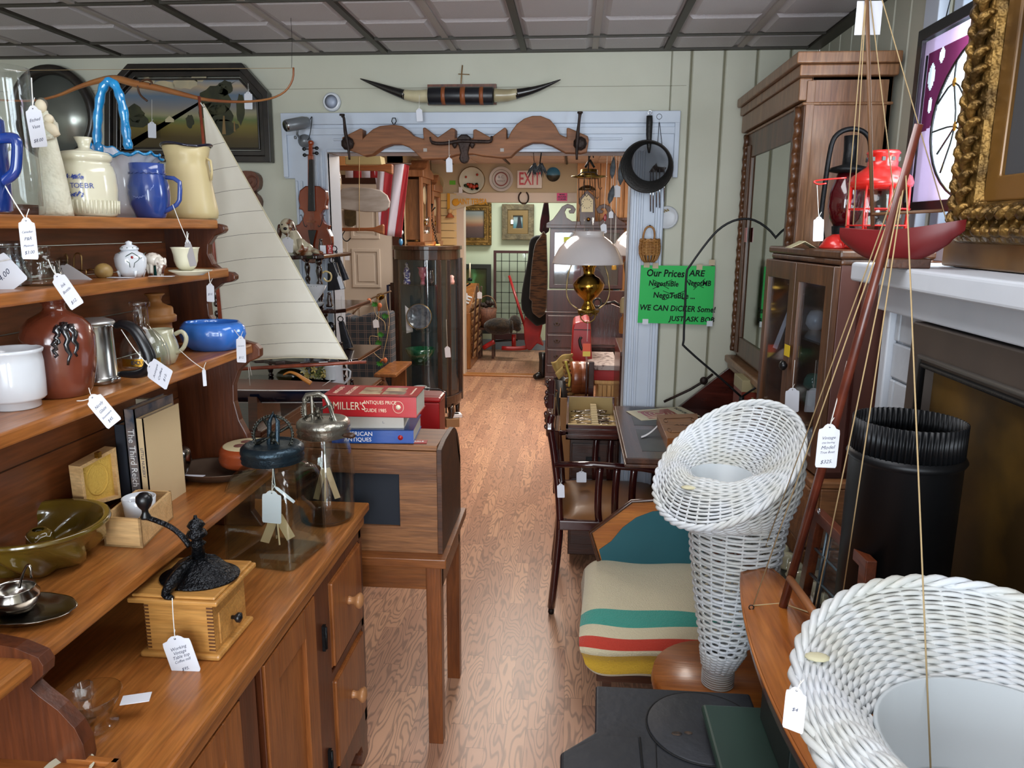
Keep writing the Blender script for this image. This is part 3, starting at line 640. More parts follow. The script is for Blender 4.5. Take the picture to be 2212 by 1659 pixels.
# ginger jar
t,b,c,k=pot('ginger_jar','white squarish lidded jar painted with green scrolls and red flower','jar',285,598,S2,[(20,0),(24,5),(31,20),(34,40),(31,50),(22,55),(17,56)],WHC,ex=1,ey=.9,wob=lambda a,z:.05*math.cos(4*a)); 
b.bm.free(); b=MB(); b.lathe([(20*k,0),(27*k,10*k),(32*k,24*k),(33*k,40*k),(29*k,49*k),(18*k,54*k),(17*k,57*k),(1e-5,57*k)],c,36,ey=.9,wob=lambda a,z:.05*math.cos(4*a)+(-.0 if z>.02 else .0))
for i in range(4): a=PI/4+i*PI/2; b.cyl(c+VM((24*k*math.cos(a),22*k*math.sin(a),-.0)),c+VM((27*k*math.cos(a),24*k*math.sin(a),14*k)),2*k,4*k,8)
b.build('body',WHC,t)
b=MB(); b.lathe([(18*k,57*k),(19*k,60*k),(14*k,66*k),(6*k,69*k),(7*k,74*k),(1e-5,77*k)],c,28); l=b.build('lid',WHC,t)
DG=mat('green_enamel','2f5147',.3); b=MB()
for s in (-1,1):
    b.tube([P(285+s*x,y,Y=c.y-33*k*.9-.0005*0+.004*(x/22)**2) for x,y in ((4,578),(6,568),(14,562),(17,556),(12,553))],.0007,5)
    b.tube([P(285+s*x,y,Y=c.y-33*k*.9+.004*(x/22)**2) for x,y in ((22,556),(17,560),(14,556))],.0006,5)
    b.tube([P(285+s*x,y,Y=c.y-33*k*.9+.007) for x,y in ((30,546),(24,549),(28,552))],.0006,5)
b.tube([P(x,y,Y=c.y-33*k*.9) for x,y in ((273,553),(280,549),(285,546),(291,549),(297,553))],.0009,5)
for i in range(10): a=TAU*i/10; b.sph(c+VM((17.5*k*math.cos(a),17.5*k*math.sin(a),62*k)),.0012,6)
b.build('painted_scrolls',DG,t); b=MB(); b.sph(P(285,556,Y=c.y-33*k*.9),(.003,.001,.003),8); b.build('painted_flower',REDP,t)
b=MB(); b.box(c.x-.022,c.x+.024,c.y-.052,c.y-.03,S2+.001,S2+.0016); b.build('price_tag',PAPER,t)
# cow
t=T('cow_figurine','small brown and white glazed cow figurine grazing between jar and cup','figurine',P(340,598,Z=S2)); c=P(340,596,Z=S2); k=mpp(c)
COWM=mat('cow_glaze','d7cfc3',.15,coat=.5,c2='5d3526',ns=38,lo=.5,hi=.58); b=MB()
b.sph(c+VM((-6*k,0,36*k)),(20*k,13*k,14*k),16); b.sph(c+VM((12*k,-6*k,30*k)),(12*k,10*k,12*k),12)
for x in (-18,-9,6,14): b.tube([c+VM((x*k,-4*k,30*k)),c+VM((x*k,-5*k,0))],[5*k,3.5*k],8)
b.tube([c+VM((12*k,-6*k,34*k)),c+VM((20*k,-10*k,22*k)),c+VM((14*k,-14*k,6*k))],[9*k,8*k,4*k],8)
for s in (-1,1): b.sph(c+VM((20*k+s*6*k,-10*k,32*k)),(3*k,2.5*k,8*k),8)
b.build('body',COWM,t); b=MB(); b.box(c.x+.0,c.x+.05,c.y-.035,c.y-.02,S2+.001,S2+.0016); b.build('price_tag',PAPER,t)
b=MB(); b.box(c.x-.03,c.x-.012,c.y+.02,c.y+.03,S2,S2+.034); bl=b.build('back_stone',mat('teal_glaze','1f5a58',.2),t)
# cup and saucer
t,b,c,k=pot('teacup','small handleless cream cup with flared rim on its saucer','cup',404,592,S2,[(10,9),(12,8),(20,16),(24,28),(25,42),(28,54),(30,57)],CREAMC,inner=[(28,57),(24,44),(20,20),(1,14)]); b.build('body',CREAMC,t)
pricetag(t,(404,500),(404,522),(418,575),c.y-.02,[],w=.3,mt=mat('grey_card','9b9698',.7))
t,b,c,k=pot('saucer','cream saucer under the small flared cup','saucer',412,594,S2,[(26,0),(28,1),(30,3),(44,9),(45,11)],CREAMC,inner=[(43,10.5),(28,5),(1,5)]); b.build('dish',CREAMC,t)
pricetag(t,(450,583),(454,612),(455,652),P(450,583,Z=S2).y-.02,['$10.'],w=.42)
# ---- third shelf
t,b,c,k=pot('white_jar','white ceramic pot with rolled rim and stepped foot at the left edge','pot',38,880,S3,[(42,0),(46,3),(46,16),(54,19),(58,24),(59,60),(59,100),(57,118),(60,121),(61,127),(58,129)],WHC,inner=[(54,127),(54,60),(50,20),(1,14)],n=48); b.build('body',WHC,t)
STON=mat('brown_stoneware_glaze','5a2a1b',.16,coat=.7,c2='7a4030',ns=9,bump=.15,bs=25)
t,b,c,k=pot('stoneware_bottle','bulbous brown glazed stoneware bottle with narrow neck and black drips','bottle',139,852,S3,[(48,0),(52,2),(60,22),(68,60),(71,95),(71,125),(64,150),(50,166),(32,176),(24,181),(21,188),(22,196),(30,203),(34,206)],STON,inner=[(30,207),(18,196),(17,184),(1,170)],n=48); b.build('body',STON,t)
b=MB(); rr=random.Random(5)
prof_=[(60,22),(68,60),(71,95),(71,125),(64,150),(50,166),(32,176)]
def Rat(h):
    for i in range(len(prof_)-1):
        if prof_[i][1]<=h<=prof_[i+1][1]: f=(h-prof_[i][1])/(prof_[i+1][1]-prof_[i][1]); return prof_[i][0]*(1-f)+prof_[i+1][0]*f
    return prof_[0][0]
for a0,h0,h1 in ((-.72,160,74),(-.95,155,118),(-.5,156,90),(-1.05,128,92)):
    pts=[];a=a0
    for i in range(9):
        h=h0+(h1-h0)*i/8; a=a0+.05*math.sin(i*1.9+a0*5); r=Rat(h)*1.006; pts.append(c+VM((r*k*math.cos(a),r*k*math.sin(a),h*k)))
    b.tube(pts,[ .0075*(1-.09*i) for i in range(9)],6,flat=.5)
b.build('glaze_drip',mat('black_drip_glaze','141418',.1,coat=1),t)
pricetag(t,(166,866),(196,854),(248,916),c.y-.075,['Nicely','Glaze','Stoneware','$45.'],w=.5)
# steel press pot
t,b,c,k=pot('steel_coffee_pot','brushed steel coffee pot with lid and thick curved black handle','coffee pot',216,826,S3,[(38,0),(41,2),(40,10),(39,14),(37,16),(35,110),(36,122),(38,128)],CHROME,n=40); b.build('body',mat('brushed_steel','b4b4b2',.22,1),t)
b=MB(); b.lathe([(40*k,127*k),(41*k,130*k),(38*k,134*k),(24*k,139*k),(1e-5,140*k)],c,32); b.build('lid',mat('satin_steel','c3c4c4',.4,.9),t)
b=MB(); hp=smoothpts([P(x,y,Y=c.y-.01) for x,y in ((248,705),(265,700),(290,712),(312,745),(324,778),(318,798),(296,808),(256,808))],4); b.tube(hp,[.005+.007*math.sin(PI*min(1,i/(len(hp)-1)*1.0))**.8 for i in range(len(hp))],12); b.build('handle',BLKP,t)
b=MB(); b.cyl(c+VM((30*k,0,124*k)),c+VM((46*k,-2*k,124*k)),3*k,n=8); b.cyl(c+VM((36*k,0,10*k)),c+VM((48*k,-2*k,10*k)),3*k,n=8); b.build('handle_bracket',CHROME,t)
pricetag(t,(262,712),(320,790),(366,822),(c.y-.02,c.y-.05,c.y-.09),['Antique','Coffee','$12.'],w=.5)
# glass decanter
t,b,c,k=pot('glass_decanter','clear glass decanter with long neck and gold name band on third shelf','decanter',315,800,S3,[(40,0),(46,3),(51,12),(50,40),(46,56),(38,72),(27,84),(17,92),(15,100),(15,136),(20,138),(21,147),(19,149)],GLASS,inner=[(14,148),(12,136),(12,100),(22,86),(40,58),(46,36),(44,10),(1,7)],n=40); b.build('body',GLASS,t)
b=MB(); b.lathe([(50.8*k,17*k),(51.6*k,18*k),(50.9*k,32*k),(50.2*k,33*k)],c,40); b.bm.faces.ensure_lookup_table()
b2=MB(); r=51.6*k
def band(u,v): a=-2.0+1.6*u; return c+VM((r*math.cos(a),r*math.sin(a),(17+16*v)*k))
b.bm.free(); b=MB(); b.grid(band,24,3); b.mi=1
for i,ch in enumerate('EXQUISITE'):
    a=-1.5+.11*i; b.text(ch,c+VM(((r+.0006)*math.cos(a),(r+.0006)*math.sin(a),25*k)),11*k,(-math.sin(a),math.cos(a),0),ext=.0001)
b.build('gold_band',[mat('gold_foil','c8983a',.25,.9),INK],t,recalc=False); b2.bm.free()
# pale green mug and cork stoppered jar behind
t,b,c,k=pot('celadon_mug','pale grey green mug with round handle beside the decanter','mug',352,786,S3,[(22,0),(26,3),(33,18),(35,36),(31,52),(26,64),(27,76)],mat('celadon_glaze','b9b79c',.18,coat=.5),inner=[(25,76),(23,62),(30,36),(1,8)]); CEL=bpy.data.materials['celadon_glaze']; b.build('body',CEL,t)
b=MB(); b.tube(smoothpts([P(x,y,Y=c.y) for x,y in ((378,722),(392,716),(402,728),(400,744),(392,756),(380,762))],3),.0048,10); b.build('handle',CEL,t)
pricetag(t,(388,756),(440,795),(443,834),(c.y-.01,c.y-.02,c.y-.03),[],w=.2)
t,b,c,k=pot('wooden_canister','turned light wood canister with stacked rim behind the decanter','canister',346,772,S3,[(30,0),(32,4),(33,40),(30,62),(29,66),(29,76),(39,78),(40,90),(38,92),(34,94),(34,106),(32,109),(24,112),(14,118),(12,124),(15,132),(20,136),(19,138)],LTW); b.build('body',mat('turned_cork_wood','a8713c',.5,c2='8d5c2e',ns=14),t)
# blue fluted bowl
BB=mat('bright_blue_glaze','3f7fd8',.13,coat=.7,c2='346cc0',ns=6)
t,b,c,k=pot('blue_bowl','bright blue eight sided ceramic bowl at the right end of third shelf','bowl',462,754,S3,[(46,0),(50,3),(64,16),(71,34),(68,50),(56,60),(52,61)],BB,n=64,ey=.8,wob=lambda a,z:.035*abs(math.cos(4*a))-.02); b.bm.free()
b=MB(); W=lambda a,z:.045*abs(math.cos(4*a))-.02
b.lathe([(r*k,h*k) for r,h in ((46,0),(50,3),(64,16),(71,34),(68,50),(57,60),(54,58),(60,46),(62,30),(40,8),(.01,7))],c,64,ey=.8,wob=W); b.build('body',BB,t)
pricetag(t,(502,706),(520,726),(522,783),(c.y-.02,c.y-.06,c.y-.06),['Ceramic','','$12.'],w=.36)
# ---- fourth shelf
OLV=mat('olive_treacle_glaze','6e5a1e',.14,coat=.8,c2='4e3c12',ns=8)
t,b,c,k=pot('bundt_mould','olive brown glazed bundt cake mould with swirled flutes and centre tube','mould',92,1218,S4,[(80,0)],OLV); b.bm.free(); b=MB()
def bn(u,v):
    a=TAU*u; pr=[(40,4),(72,2),(96,14),(118,44),(132,74),(140,86),(146,90),(144,98),(132,97),(120,84),(108,54),(88,22),(60,12),(34,14),(28,40),(24,74),(16,80),(12,79)]
    j=v*(len(pr)-1); i=min(int(j),len(pr)-2); f=j-i; r=pr[i][0]*(1-f)+pr[i+1][0]*f; h=pr[i][1]*(1-f)+pr[i+1][1]*f
    am=.14*max(0,min(1,(78-h)/40)) if i<11 else 0
    r*=1+am*math.cos(7*(a+h*.008)); return c+VM((r*k*math.cos(a)*.96,r*k*math.sin(a)*.96,max(0,h)*k))
b.grid(bn,112,52,cu=True); b.build('body',OLV,t)
b=MB(); b.tube([c+VM((24*k*math.cos(TAU*i/16),24*k*math.sin(TAU*i/16),(64+6*math.sin(i*1.4))*k)) for i in range(16)],.0009,4,closed=True); b.build('price_string',STR,t)
# books at the back of the fourth shelf
def book(name,label,x0,x1,y0,y1,z0,z1,cov,spine='Y-',title=None,tm=None,parent=None,group=None,tilt=0,lab=None):
    pass
c=P(185,1120,Z=S4)
t=T('book','dark blue grey board backed book standing behind the wooden box','book',P(230,1090,Z=S4)); Yb=P(285,1100,Z=S4).y
def upbook(name,label,x0p,x1p,ytop,ybot,Yf,dep,cov,pages='d9d0b8',title=None,tc=None,sz=.01):
    q0=P(x0p,ybot,Y=Yf); q1=P(x1p,ybot,Y=Yf); zt=P((x0p+x1p)/2,ytop,Y=Yf).z; z0=S4
    t=T(name,label,'book',((q0.x+q1.x)/2,Yf,z0)); th=q1.x-q0.x
    b=MB(); b.box(q0.x,q0.x+.0022,Yf,Yf+dep,z0,zt); b.box(q1.x-.0022,q1.x,Yf,Yf+dep,z0,zt); b.box(q0.x,q1.x,Yf,Yf+.0025,z0,zt)
    if title:
        b.mi=1; b.text(title,((q0.x+q1.x)/2,Yf-.0006,(z0+zt)/2+.01),sz,(0,0,-1),(1,0,0),ext=.0001)
    b.build('cover',[cov,tc or INK],t,bevel=.0008)
    b=MB(); b.box(q0.x+.0022,q1.x-.0022,Yf+.0025,Yf+dep-.004,z0+.003,zt-.003); b.build('page_block',mat('page_paper',pages,.8),t); return t
bpy.data.objects.remove(t)
NV=mat('navy_cloth','161c28',.6); WT_=mat('white_lettering','e8e8e8',.5); TAN=mat('tan_board','a88b66',.7)
upbook('book','thick near black cloth book standing left of the photo covered war book',262,284,918,1075,1.50,.15,NV)
upbook('book','grey blue war book with title down its spine behind open wooden box',285,308,885,1075,1.50,.16,mat('slate_photo_cover','3a4554',.4,c2='8a7a72',ns=30),title='The Third Reich',tc=WT_,sz=.02)
upbook('book','thin cream paperback with spotted spine beside the slate blue war book',309,325,905,1080,1.50,.15,mat('cream_cover','cdb48c',.6),title='LITTLE NURSERY',tc=INK,sz=.009)
x0,x1=P(232,900,Y=1.69).x,P(364,900,Y=1.69).x; z1=P(300,862,Y=1.69).z
t=T('cream_folder','tall pale cream card folder standing upright behind the books','folder',((x0+x1)/2,1.69,S4)); b=MB(); b.box(x0,x1,1.69,1.694,S4,z1); b.box(x0,x1,1.701,1.705,S4,z1); b.box(x1-.003,x1,1.69,1.705,S4,z1); b.build('boards',mat('cream_card','bfb49b',.7),t,bevel=.001)
t=T('brown_album','dull brown album standing upright at the back behind the open box','album',(P(180,1080,Y=1.56).x,1.56,S4)); b=MB(); x0,x1=P(113,1000,Y=1.56).x,P(226,1000,Y=1.56).x; z1=P(180,915,Y=1.56).z; b.box(x0,x1,1.56,1.585,S4,z1); b.build('cover',mat('drab_board','6a5340',.6,c2='5c4636',ns=8),t,bevel=.002)
# maple box, lid open
g=[P(226,1180,Z=S4),P(306,1185,Z=S4),P(373,1118,Z=S4)]
ux=(g[1]-g[0]); Lx=ux.length; ux.normalize(); uy=(g[2]-g[1]); Ly=uy.length*1.0; uy.normalize(); hz=.062
MAP=wood('pale_maple_box','c39a66','d8b27e','x',1.5,.5,.05,.2)
t=T('wooden_box','open pale wooden box with yellow lined lid standing on fourth shelf','box',g[0]); b=MB()
def obx(b,u0,u1,v0,v1,z0,z1):
    vs=[g[0]+ux*u+uy*v+VM((0,0,z)) for u in (u0,u1) for v in (v0,v1) for z in (z0,z1)]
    b.add(vs,[(0,1,3,2),(4,6,7,5),(0,4,5,1),(2,3,7,6),(0,2,6,4),(1,5,7,3)],False)
Lx=.082; wl=.006
obx(b,0,Lx,0,wl,0,hz);obx(b,0,Lx,Ly-wl,Ly,0,hz);obx(b,0,wl,0,Ly,0,hz);obx(b,Lx-wl,Lx,0,Ly,0,hz);obx(b,0,Lx,0,Ly,0,wl); b.build('box_body',MAP,t,bevel=.001)
b=MB(); q0=g[0]+uy*Ly+VM((0,0,hz)); 
q=[P(149,998,Y=1.42),P(172,1010,Y=1.35),P(249,968,Y=1.45),P(262,1078,Y=1.46),P(185,1098,Y=1.36),P(163,1085,Y=1.42)]
A=P(172,1008,Y=1.38);B=P(250,966,Y=1.47);C_=P(262,1075,Y=1.47);D=P(184,1097,Y=1.38); n=(B-A).cross(D-A).normalized()
if n.dot(CC-A)<0:n=-n
b.add([A,B,C_,D,A-n*.03,B-n*.03,C_-n*.03,D-n*.03],[(4,5,6,7),(0,1,5,4),(1,2,6,5),(2,3,7,6),(3,0,4,7)],False)
ins=lambda p,cc,f:cc+(p-cc)*f
cc=(A+B+C_+D)/4; I=[ins(p,cc,.86) for p in (A,B,C_,D)]
b.add([A,B,C_,D]+I,[(0,1,5,4),(1,2,6,5),(2,3,7,6),(3,0,4,7)],False); b.add(I+[p-n*.012 for p in I],[(0,1,5,4),(1,2,6,5),(2,3,7,6),(3,0,4,7)],False)
l=b.build('lid',MAP,t); b=MB(); b.add([p-n*.010 for p in I],[(0,1,2,3)],False); f=face(n); b.mi=0; b.tube([cc-n*.010+f@VM((.026*math.cos(TAU*i/30),.033*math.sin(TAU*i/30),0)) for i in range(30)],.0018,6,closed=True); b.build('yellow_lining',mat('yellow_foam','cfa74a',.8,bump=.3,bs=200),l)
b=MB(); b.box((A+B).x/2-.004,(A+B).x/2+.004,(A+B).y/2-.006,(A+B).y/2+.006,(A+B).z/2-.002,(A+B).z/2+.01); b.build('brass_clasp',BRASS,l)
cp=(g[0]+g[2])/2+ux*.004+VM((0,0,.0)); t2=T('ceramic_cup','small white cup with blue rim marks sitting inside the open box','cup',cp+VM((0,0,wl))); b=MB(); b.lathe([(.022,wl),(.028,wl+.01),(.031,.06),(.033,.076),(.031,.077),(.028,.06),(.001,.02)],cp,32); b.build('body',WHC,t2)
# silver sugar bowl
t,b,c,k=pot('sugar_bowl','lidded silver plated bowl with fluted sides behind the cream folder','bowl',382,1046,S4,[(12,0),(14,2),(10,10),(26,30),(34,52),(33,72),(30,78),(20,84),(6,88),(5,94),(3,98)],SILVER,n=40,wob=lambda a,z:.02*math.cos(16*a)); b.build('body',SILVER,t)
b=MB(); b.tube([c+VM((-34*k,0,60*k)),c+VM((-44*k,0,90*k)),c+VM((-34*k,0,108*k)),c+VM((-28*k,0,84*k))],2.5*k,6); b.build('handle',SILVER,t)
# wooden bowl tray
TR_=mat('tarnished_tray','59483c',.4,.6,c2='6e5c4e',ns=9)
c=VM((-.90,1.76,S4)); k=mpp(c); t=T('oval_tray','oval tarnished metal tray with raised edge behind the glass churn','tray',c); b=MB(); b.lathe([(r*k,h*k) for r,h in ((50,1),(70,4),(95,22),(97,24),(92,22),(68,7),(.1,5))],c,48,ey=.7); b.build('dish',TR_,t)
t3=T('paper_label','small cream folded label lying in the oval tray','label',c+VM((-.05,-.01,.01))); b=MB(); b.box(c.x-.07,c.x-.02,c.y-.03,c.y-.012,c.z+.008,c.z+.009); b.build('card',PAPER,t3)
TERR=mat('terracotta_lacquer','8e3f20',.3,coat=.4)
t,b,c,k=pot('round_box','round terracotta trinket box with painted cream lid behind the churns','box',538,984,S4+.02,[(54,0),(60,6),(62,16),(60,24),(61,27),(60,34),(54,42)],TERR,n=44,Y=1.82); b.build('base',TERR,t)
b=MB(); b.lathe([(54*k,41.5*k),(50*k,43*k),(1e-5,44*k)],c,44); b.mi=1
for a,r,s in ((.3,22,15),(2.2,18,12),(4.1,20,13),(5.3,26,9),(1.2,10,10)): b.lathe([(s*k,44.4*k),(s*.9*k,44.9*k)],c+VM((r*k*math.cos(a),r*k*math.sin(a),0)),9)
b.build('painted_lid',[mat('cream_lid','c5b690',.5),mat('plum_painting','6b4038',.5)],t)
# silver creamer and tray at bottom left
t=T('silver_tray','ornate silver plated tray with scalloped edge at the lower left','tray',P(70,1330,Z=S4)); c=P(52,1330,Z=S4); k=mpp(c); b=MB()
b.lathe([(r*k,h*k) for r,h in ((70,2),(90,4),(108,16),(112,19),(106,19),(88,8),(.1,6))],c,64,ey=.62,wob=lambda a,z:.03*abs(math.sin(5*a)) if z>.008 else 0); b.build('tray_dish',SILVER,t)
t,b,c,k=pot('silver_creamer','small round silver plated creamer with gilt inside standing on silver tray','creamer',36,1318,S4+.006,[(24,0),(34,4),(46,22),(48,38),(40,50),(42,54)],SILVER,inner=[(40,54),(38,48),(44,36),(1,8)],n=40); b.build('body',SILVER,t)
b=MB(); b.tube(smoothpts([P(x,y,Y=c.y+.02) for x,y in ((42,1270),(46,1250),(58,1222),(66,1226),(68,1248))],3),3*k,8); b.tube([c+VM((-10*k,-46*k,48*k)),c+VM((-16*k,-60*k,30*k)),c+VM((-8*k,-50*k,6*k))],3*k,8); b.build('handle',SILVER,t)
t,b,c,k=pot('blue_plate','edge of pale blue rimmed dish cut off at the lower left edge','dish',-24,1250,S4,[(20,0),(24,3),(28,20),(27,36)],WHC); b.build('dish',WHC,t)
# ============================================================= on the worktop
# coffee grinder
gx0,gy0=-.815,1.245; g0=P(302,1420,Z=WT); g1=P(475,1430,Z=WT); g2=P(545,1345,Z=WT)
ux=(g1-g0); ux.z=0; Lx=ux.length; ux.normalize(); uy=VM((-ux.y,ux.x,0)); Ly=.155
GR=wood('grinder_beech','b07a3a','cc9650','x',1.5,.42,.2,.25)
t=T('coffee_grinder','wooden box coffee grinder with black iron crank and small drawer on the worktop','coffee grinder',g0); MW[t.name]=Matrix(((ux.x,uy.x,0,g0.x),(ux.y,uy.y,0,g0.y),(0,0,1,WT),(0,0,0,1))); t.matrix_world=MW[t.name]
cx,cy=Lx/2,Ly/2
b=MB(t); b.box(0,Lx,0,Ly,0,.012); b.build('base_board',GR,t,bevel=.005)
b=MB(t); b.box(.012,Lx-.012,.010,Ly-.010,.012,.118); b.build('box_body',GR,t,bevel=.001)
b=MB(t); 
for i in range(14):
    z=.016+i*.0072; b.box(.0118,.021,.0092,.0105,z,z+.0036); b.box(Lx-.024,Lx-.0118,.0092,.0105,z,z+.0036)
b.build('finger_joints',mat('dark_joint','5d3613',.6),t)  # dark brown bands on the corner joints
b=MB(t); b.box(-.008,Lx+.008,-.010,Ly+.010,.118,.128); b.box(-.002,Lx+.002,-.004,Ly+.004,.128,.134); b.build('top_board',GR,t,bevel=.004)
b=MB(t); b.box(Lx-.014,Lx-.0095,.03,Ly-.03,.02,.085); dr=b.build('drawer',GR,t,bevel=.001); b=MB(t); b.lathe([(.004,0),(.004,.006),(.010,.012),(.010,.018),(.001,.022)],(Lx-.0095,cy,.05),16,m=face((1,0,0))); b.build('drawer_knob',BLKP,dr)
CAST=mat('black_cast_iron','17181b',.32,.7,c2='202226',ns=10,bump=.5,bs=160)
b=MB(t); hx,hy=cx+.012,cy; b.lathe([(.066,.134),(.067,.138),(.056,.141),(.050,.150),(.036,.166),(.018,.174),(.012,.176)],(hx,hy,0),36,ex=1.15,ey=.95)
for i in range(9): a=TAU*i/9; b.tube([(hx+.050*math.cos(a),hy+.046*math.sin(a),.149),(hx+.034*math.cos(a+.3),hy+.032*math.sin(a+.3),.168),(hx+.016*math.cos(a+.1),hy+.016*math.sin(a+.1),.1755)],.0022,6)
b.build('iron_hopper',CAST,t)
b=MB(t); b.lathe([(.013,.172),(.012,.20),(.016,.204),(.010,.21),(.010,.214),(.020,.222),(.017,.23),(.011,.234),(.017,.242),(.012,.25),(.004,.256),(.003,.262)],(hx,hy,0),18); b.build('spindle_cap',CAST,t)
def gl(px,py,dy): q=P(px,py,Y=(g0+uy*cy).y+dy); return q
b=MB(t); b.M=Matrix(); b.tube(smoothpts([gl(410,1180,.0),gl(395,1160,0),gl(368,1138,0),gl(330,1122,0),gl(315,1118,0)],3),[.007]*4+[.006]*9,8,flat=.8); b.build('crank_arm',CAST,t)
b=MB(t); b.M=Matrix(); c=gl(315,1120,0); b.lathe([(.009,0),(.010,.004),(.006,.012),(.006,.018),(.012,.026),(.0155,.036),(.0145,.046),(.008,.052),(.001,.054)],c,20); b.build('crank_knob',BLKP,t)
b=MB(t); b.M=Matrix(); b.tube(smoothpts([gl(415,1212,-.02),gl(390,1235,-.05),gl(370,1262,-.08),gl(358,1285,-.085),gl(372,1292,-.09)],3),[.005,.006,.008,.009,.010,.010,.010,.009,.008,.007,.006,.005,.004],8,flat=1.3); b.build('hopper_arm',CAST,t)
pricetag(t,(372,1292),(376,1374),(405,1455),g0.y-.035,['Working','Vintage','Table top','Coffee mill','','$95.'],w=.70)
# square glass butter churn
def churn(name,label,px,py,prof,square,lidm,gw,tilt=0,jarh=None):
    c=P(px,py,Z=WT); k=mpp(c); t=T(name,label,'butter churn',(c.x,c.y,WT)); b=MB()
    if square:
        def f(u,v,ins=0):
            a=TAU*u+PI/4; j=v*(len(prof)-1); i=min(int(j),len(prof)-2); fr=j-i; r=prof[i][0]*(1-fr)+prof[i+1][0]*fr-ins; h=prof[i][1]*(1-fr)+prof[i+1][1]*fr+(ins if h_<.1 else 0) if False else prof[i][1]*(1-fr)+prof[i+1][1]*fr
            sq=max(0,min(1,(208-h)/45)); e=2/(2+sq*12); cx_,sx_=math.cos(a),math.sin(a)
            x=abs(cx_)**e*(1 if cx_>0 else -1); y=abs(sx_)**e*(1 if sx_>0 else -1)
            th=square; X=x*math.cos(th)-y*math.sin(th); Y=x*math.sin(th)+y*math.cos(th)
            return VM((c.x+X*r*k,c.y+Y*r*k,WT+h*k))
        b.grid(lambda u,v:f(u,v),64,28,cu=True); b.grid(lambda u,v:f(u,v*.94+.06,3.2),64,26,cu=True)
        b.add([f(i/64,0) for i in range(64)],[tuple(range(64))]); b.add([f(i/64,.06,3.2) for i in range(64)],[tuple(range(64))])
    else:
        b.lathe([(r*k,h*k) for r,h in prof],(c.x,c.y,WT),48); b.lathe([(max(.001,(r-3))*k,max(h,7)*k) for r,h in prof[:-1]],(c.x,c.y,WT),48)
    b.build('glass_jar',GLASSG if square else GLASS,t,recalc=False)
    H=prof[-1][1]-6; lr=gw; b=MB()
    b.lathe([(r*k,(H+h)*k) for r,h in ((lr-6,0),(lr,2),(lr-3,8),(lr+1,11),(lr-3,17),(lr+1,21),(lr,30),(lr-6,36),(lr-14,38),(lr-18,34),(lr-40,36),(.1,37))],(c.x,c.y,WT),48); b.build('screw_lid',lidm,t)
    return t,c,k,H+36
LIDB=mat('blue_grey_japanned_iron','2b3a44',.35,.7,bump=.2,bs=100); ALU=mat('cast_aluminium','a09d92',.35,.9,bump=.2,bs=90)
def mech(t,c,k,H,m,gear,gpx,fpts,rg,hand=None,yo=0):
    b=MB(); b.tube([P(x,y,Y=c.y+yo) for x,y in fpts],.0042,8,flat=1.4); f=b.build('gear_frame',m,t)
    gc=P(gpx[0],gpx[1],Y=c.y+yo); n=VM((.12,-1,.15)).normalized(); F=face(n)
    b=MB(); r=rg*k; b.tube([gc+F@VM((r*math.cos(TAU*i/44),r*math.sin(TAU*i/44),0)) for i in range(44)],.0036,8,closed=True)
    for i in range(44): a=TAU*i/44; d=F@VM((math.cos(a),math.sin(a),0)); b.bar(gc+d*(r-.001)+n*.002,gc+d*(r+.0048)+n*.002,.0022,.007,n)
    for i in range(4): a=TAU*i/4+.5; b.tube([gc,gc+F@VM((r*math.cos(a),r*math.sin(a),0))],[.003,.0045],6)
    b.cyl(gc-n*.008,gc+n*.008,.007,n=12); b.build('gear_wheel',gear,t)
    b=MB(); b.lathe([(.010,0),(.010,.004),(.006,.012),(.003,.016)],(gc.x,gc.y+.004,WT+H*k+.006),14); b.cyl((gc.x,gc.y+.004,WT+H*k-.002),(gc.x,gc.y+.004,WT+H*k+.03),.0035,n=8); b.build('pinion',gear,t)
    return f,gc
t,c,k,H=churn('butter_churn','square glass butter churn with blue grey lid and big gear wheel on the worktop',602,1195,[(76,0),(80,3),(80,12),(79,60),(78,120),(75,158),(68,185),(58,198),(56,208),(56,215)],-.16,LIDB,64)
mech(t,c,k,H,LIDB,mat('dark_gear_iron','33342f',.4,.8,bump=.4,bs=120),(590,940),[(584,1010),(580,985),(582,910),(590,893),(600,910),(598,985),(606,1008)],40)
b=MB(); b.tube([VM((c.x,c.y,WT+H*k-.01)),VM((c.x,c.y,WT+.05))],.003,8); b.build('dasher_rod',LIDB,t)
PAD=mat('pale_paddle_wood','bda37c',.6)
b=MB()
for a in (.5,2.1,3.6,5.2):
    d=VM((math.cos(a),math.sin(a),0)); p=VM((c.x,c.y,WT+.10)); b.bar(p+d*.004,p+d*.032-VM((0,0,.065)),.022,.0035,d.cross(VM((0,0,1))))
b.build('paddles',PAD,t)
pricetag(t,(590,992),(587,1060),(587,1130),c.y-.062,[],w=.57)
pricetag(t,(590,992),(592,1050),(636,1085),c.y-.058,[],w=.12)
t,c,k,H=churn('butter_churn','taller round glass butter churn with silver grey lid behind the square one',708,1120,[(50,0),(56,3),(57,12),(60,60),(61,95),(60,130),(54,160),(47,178),(45,186),(45,192)],0,ALU,55)
mech(t,c,k,H,ALU,mat('worn_gear_steel','5a554b',.4,.8,bump=.4,bs=120),(686,888),[(664,945),(660,915),(657,862),(662,853),(690,850),(703,858),(713,880),(722,910),(738,935)],31,yo=-.0)
b=MB(); b.tube([P(672,940,Y=c.y),P(676,905,Y=c.y),P(672,855,Y=c.y)],.0045,8); b.build('gear_frame_stay',ALU,t)
b=MB(); b.tube([P(712,876,Y=c.y-.01),P(722,900,Y=c.y-.02),P(740,938,Y=c.y-.03)],.0035,8); b.build('crank_arm',ALU,t)
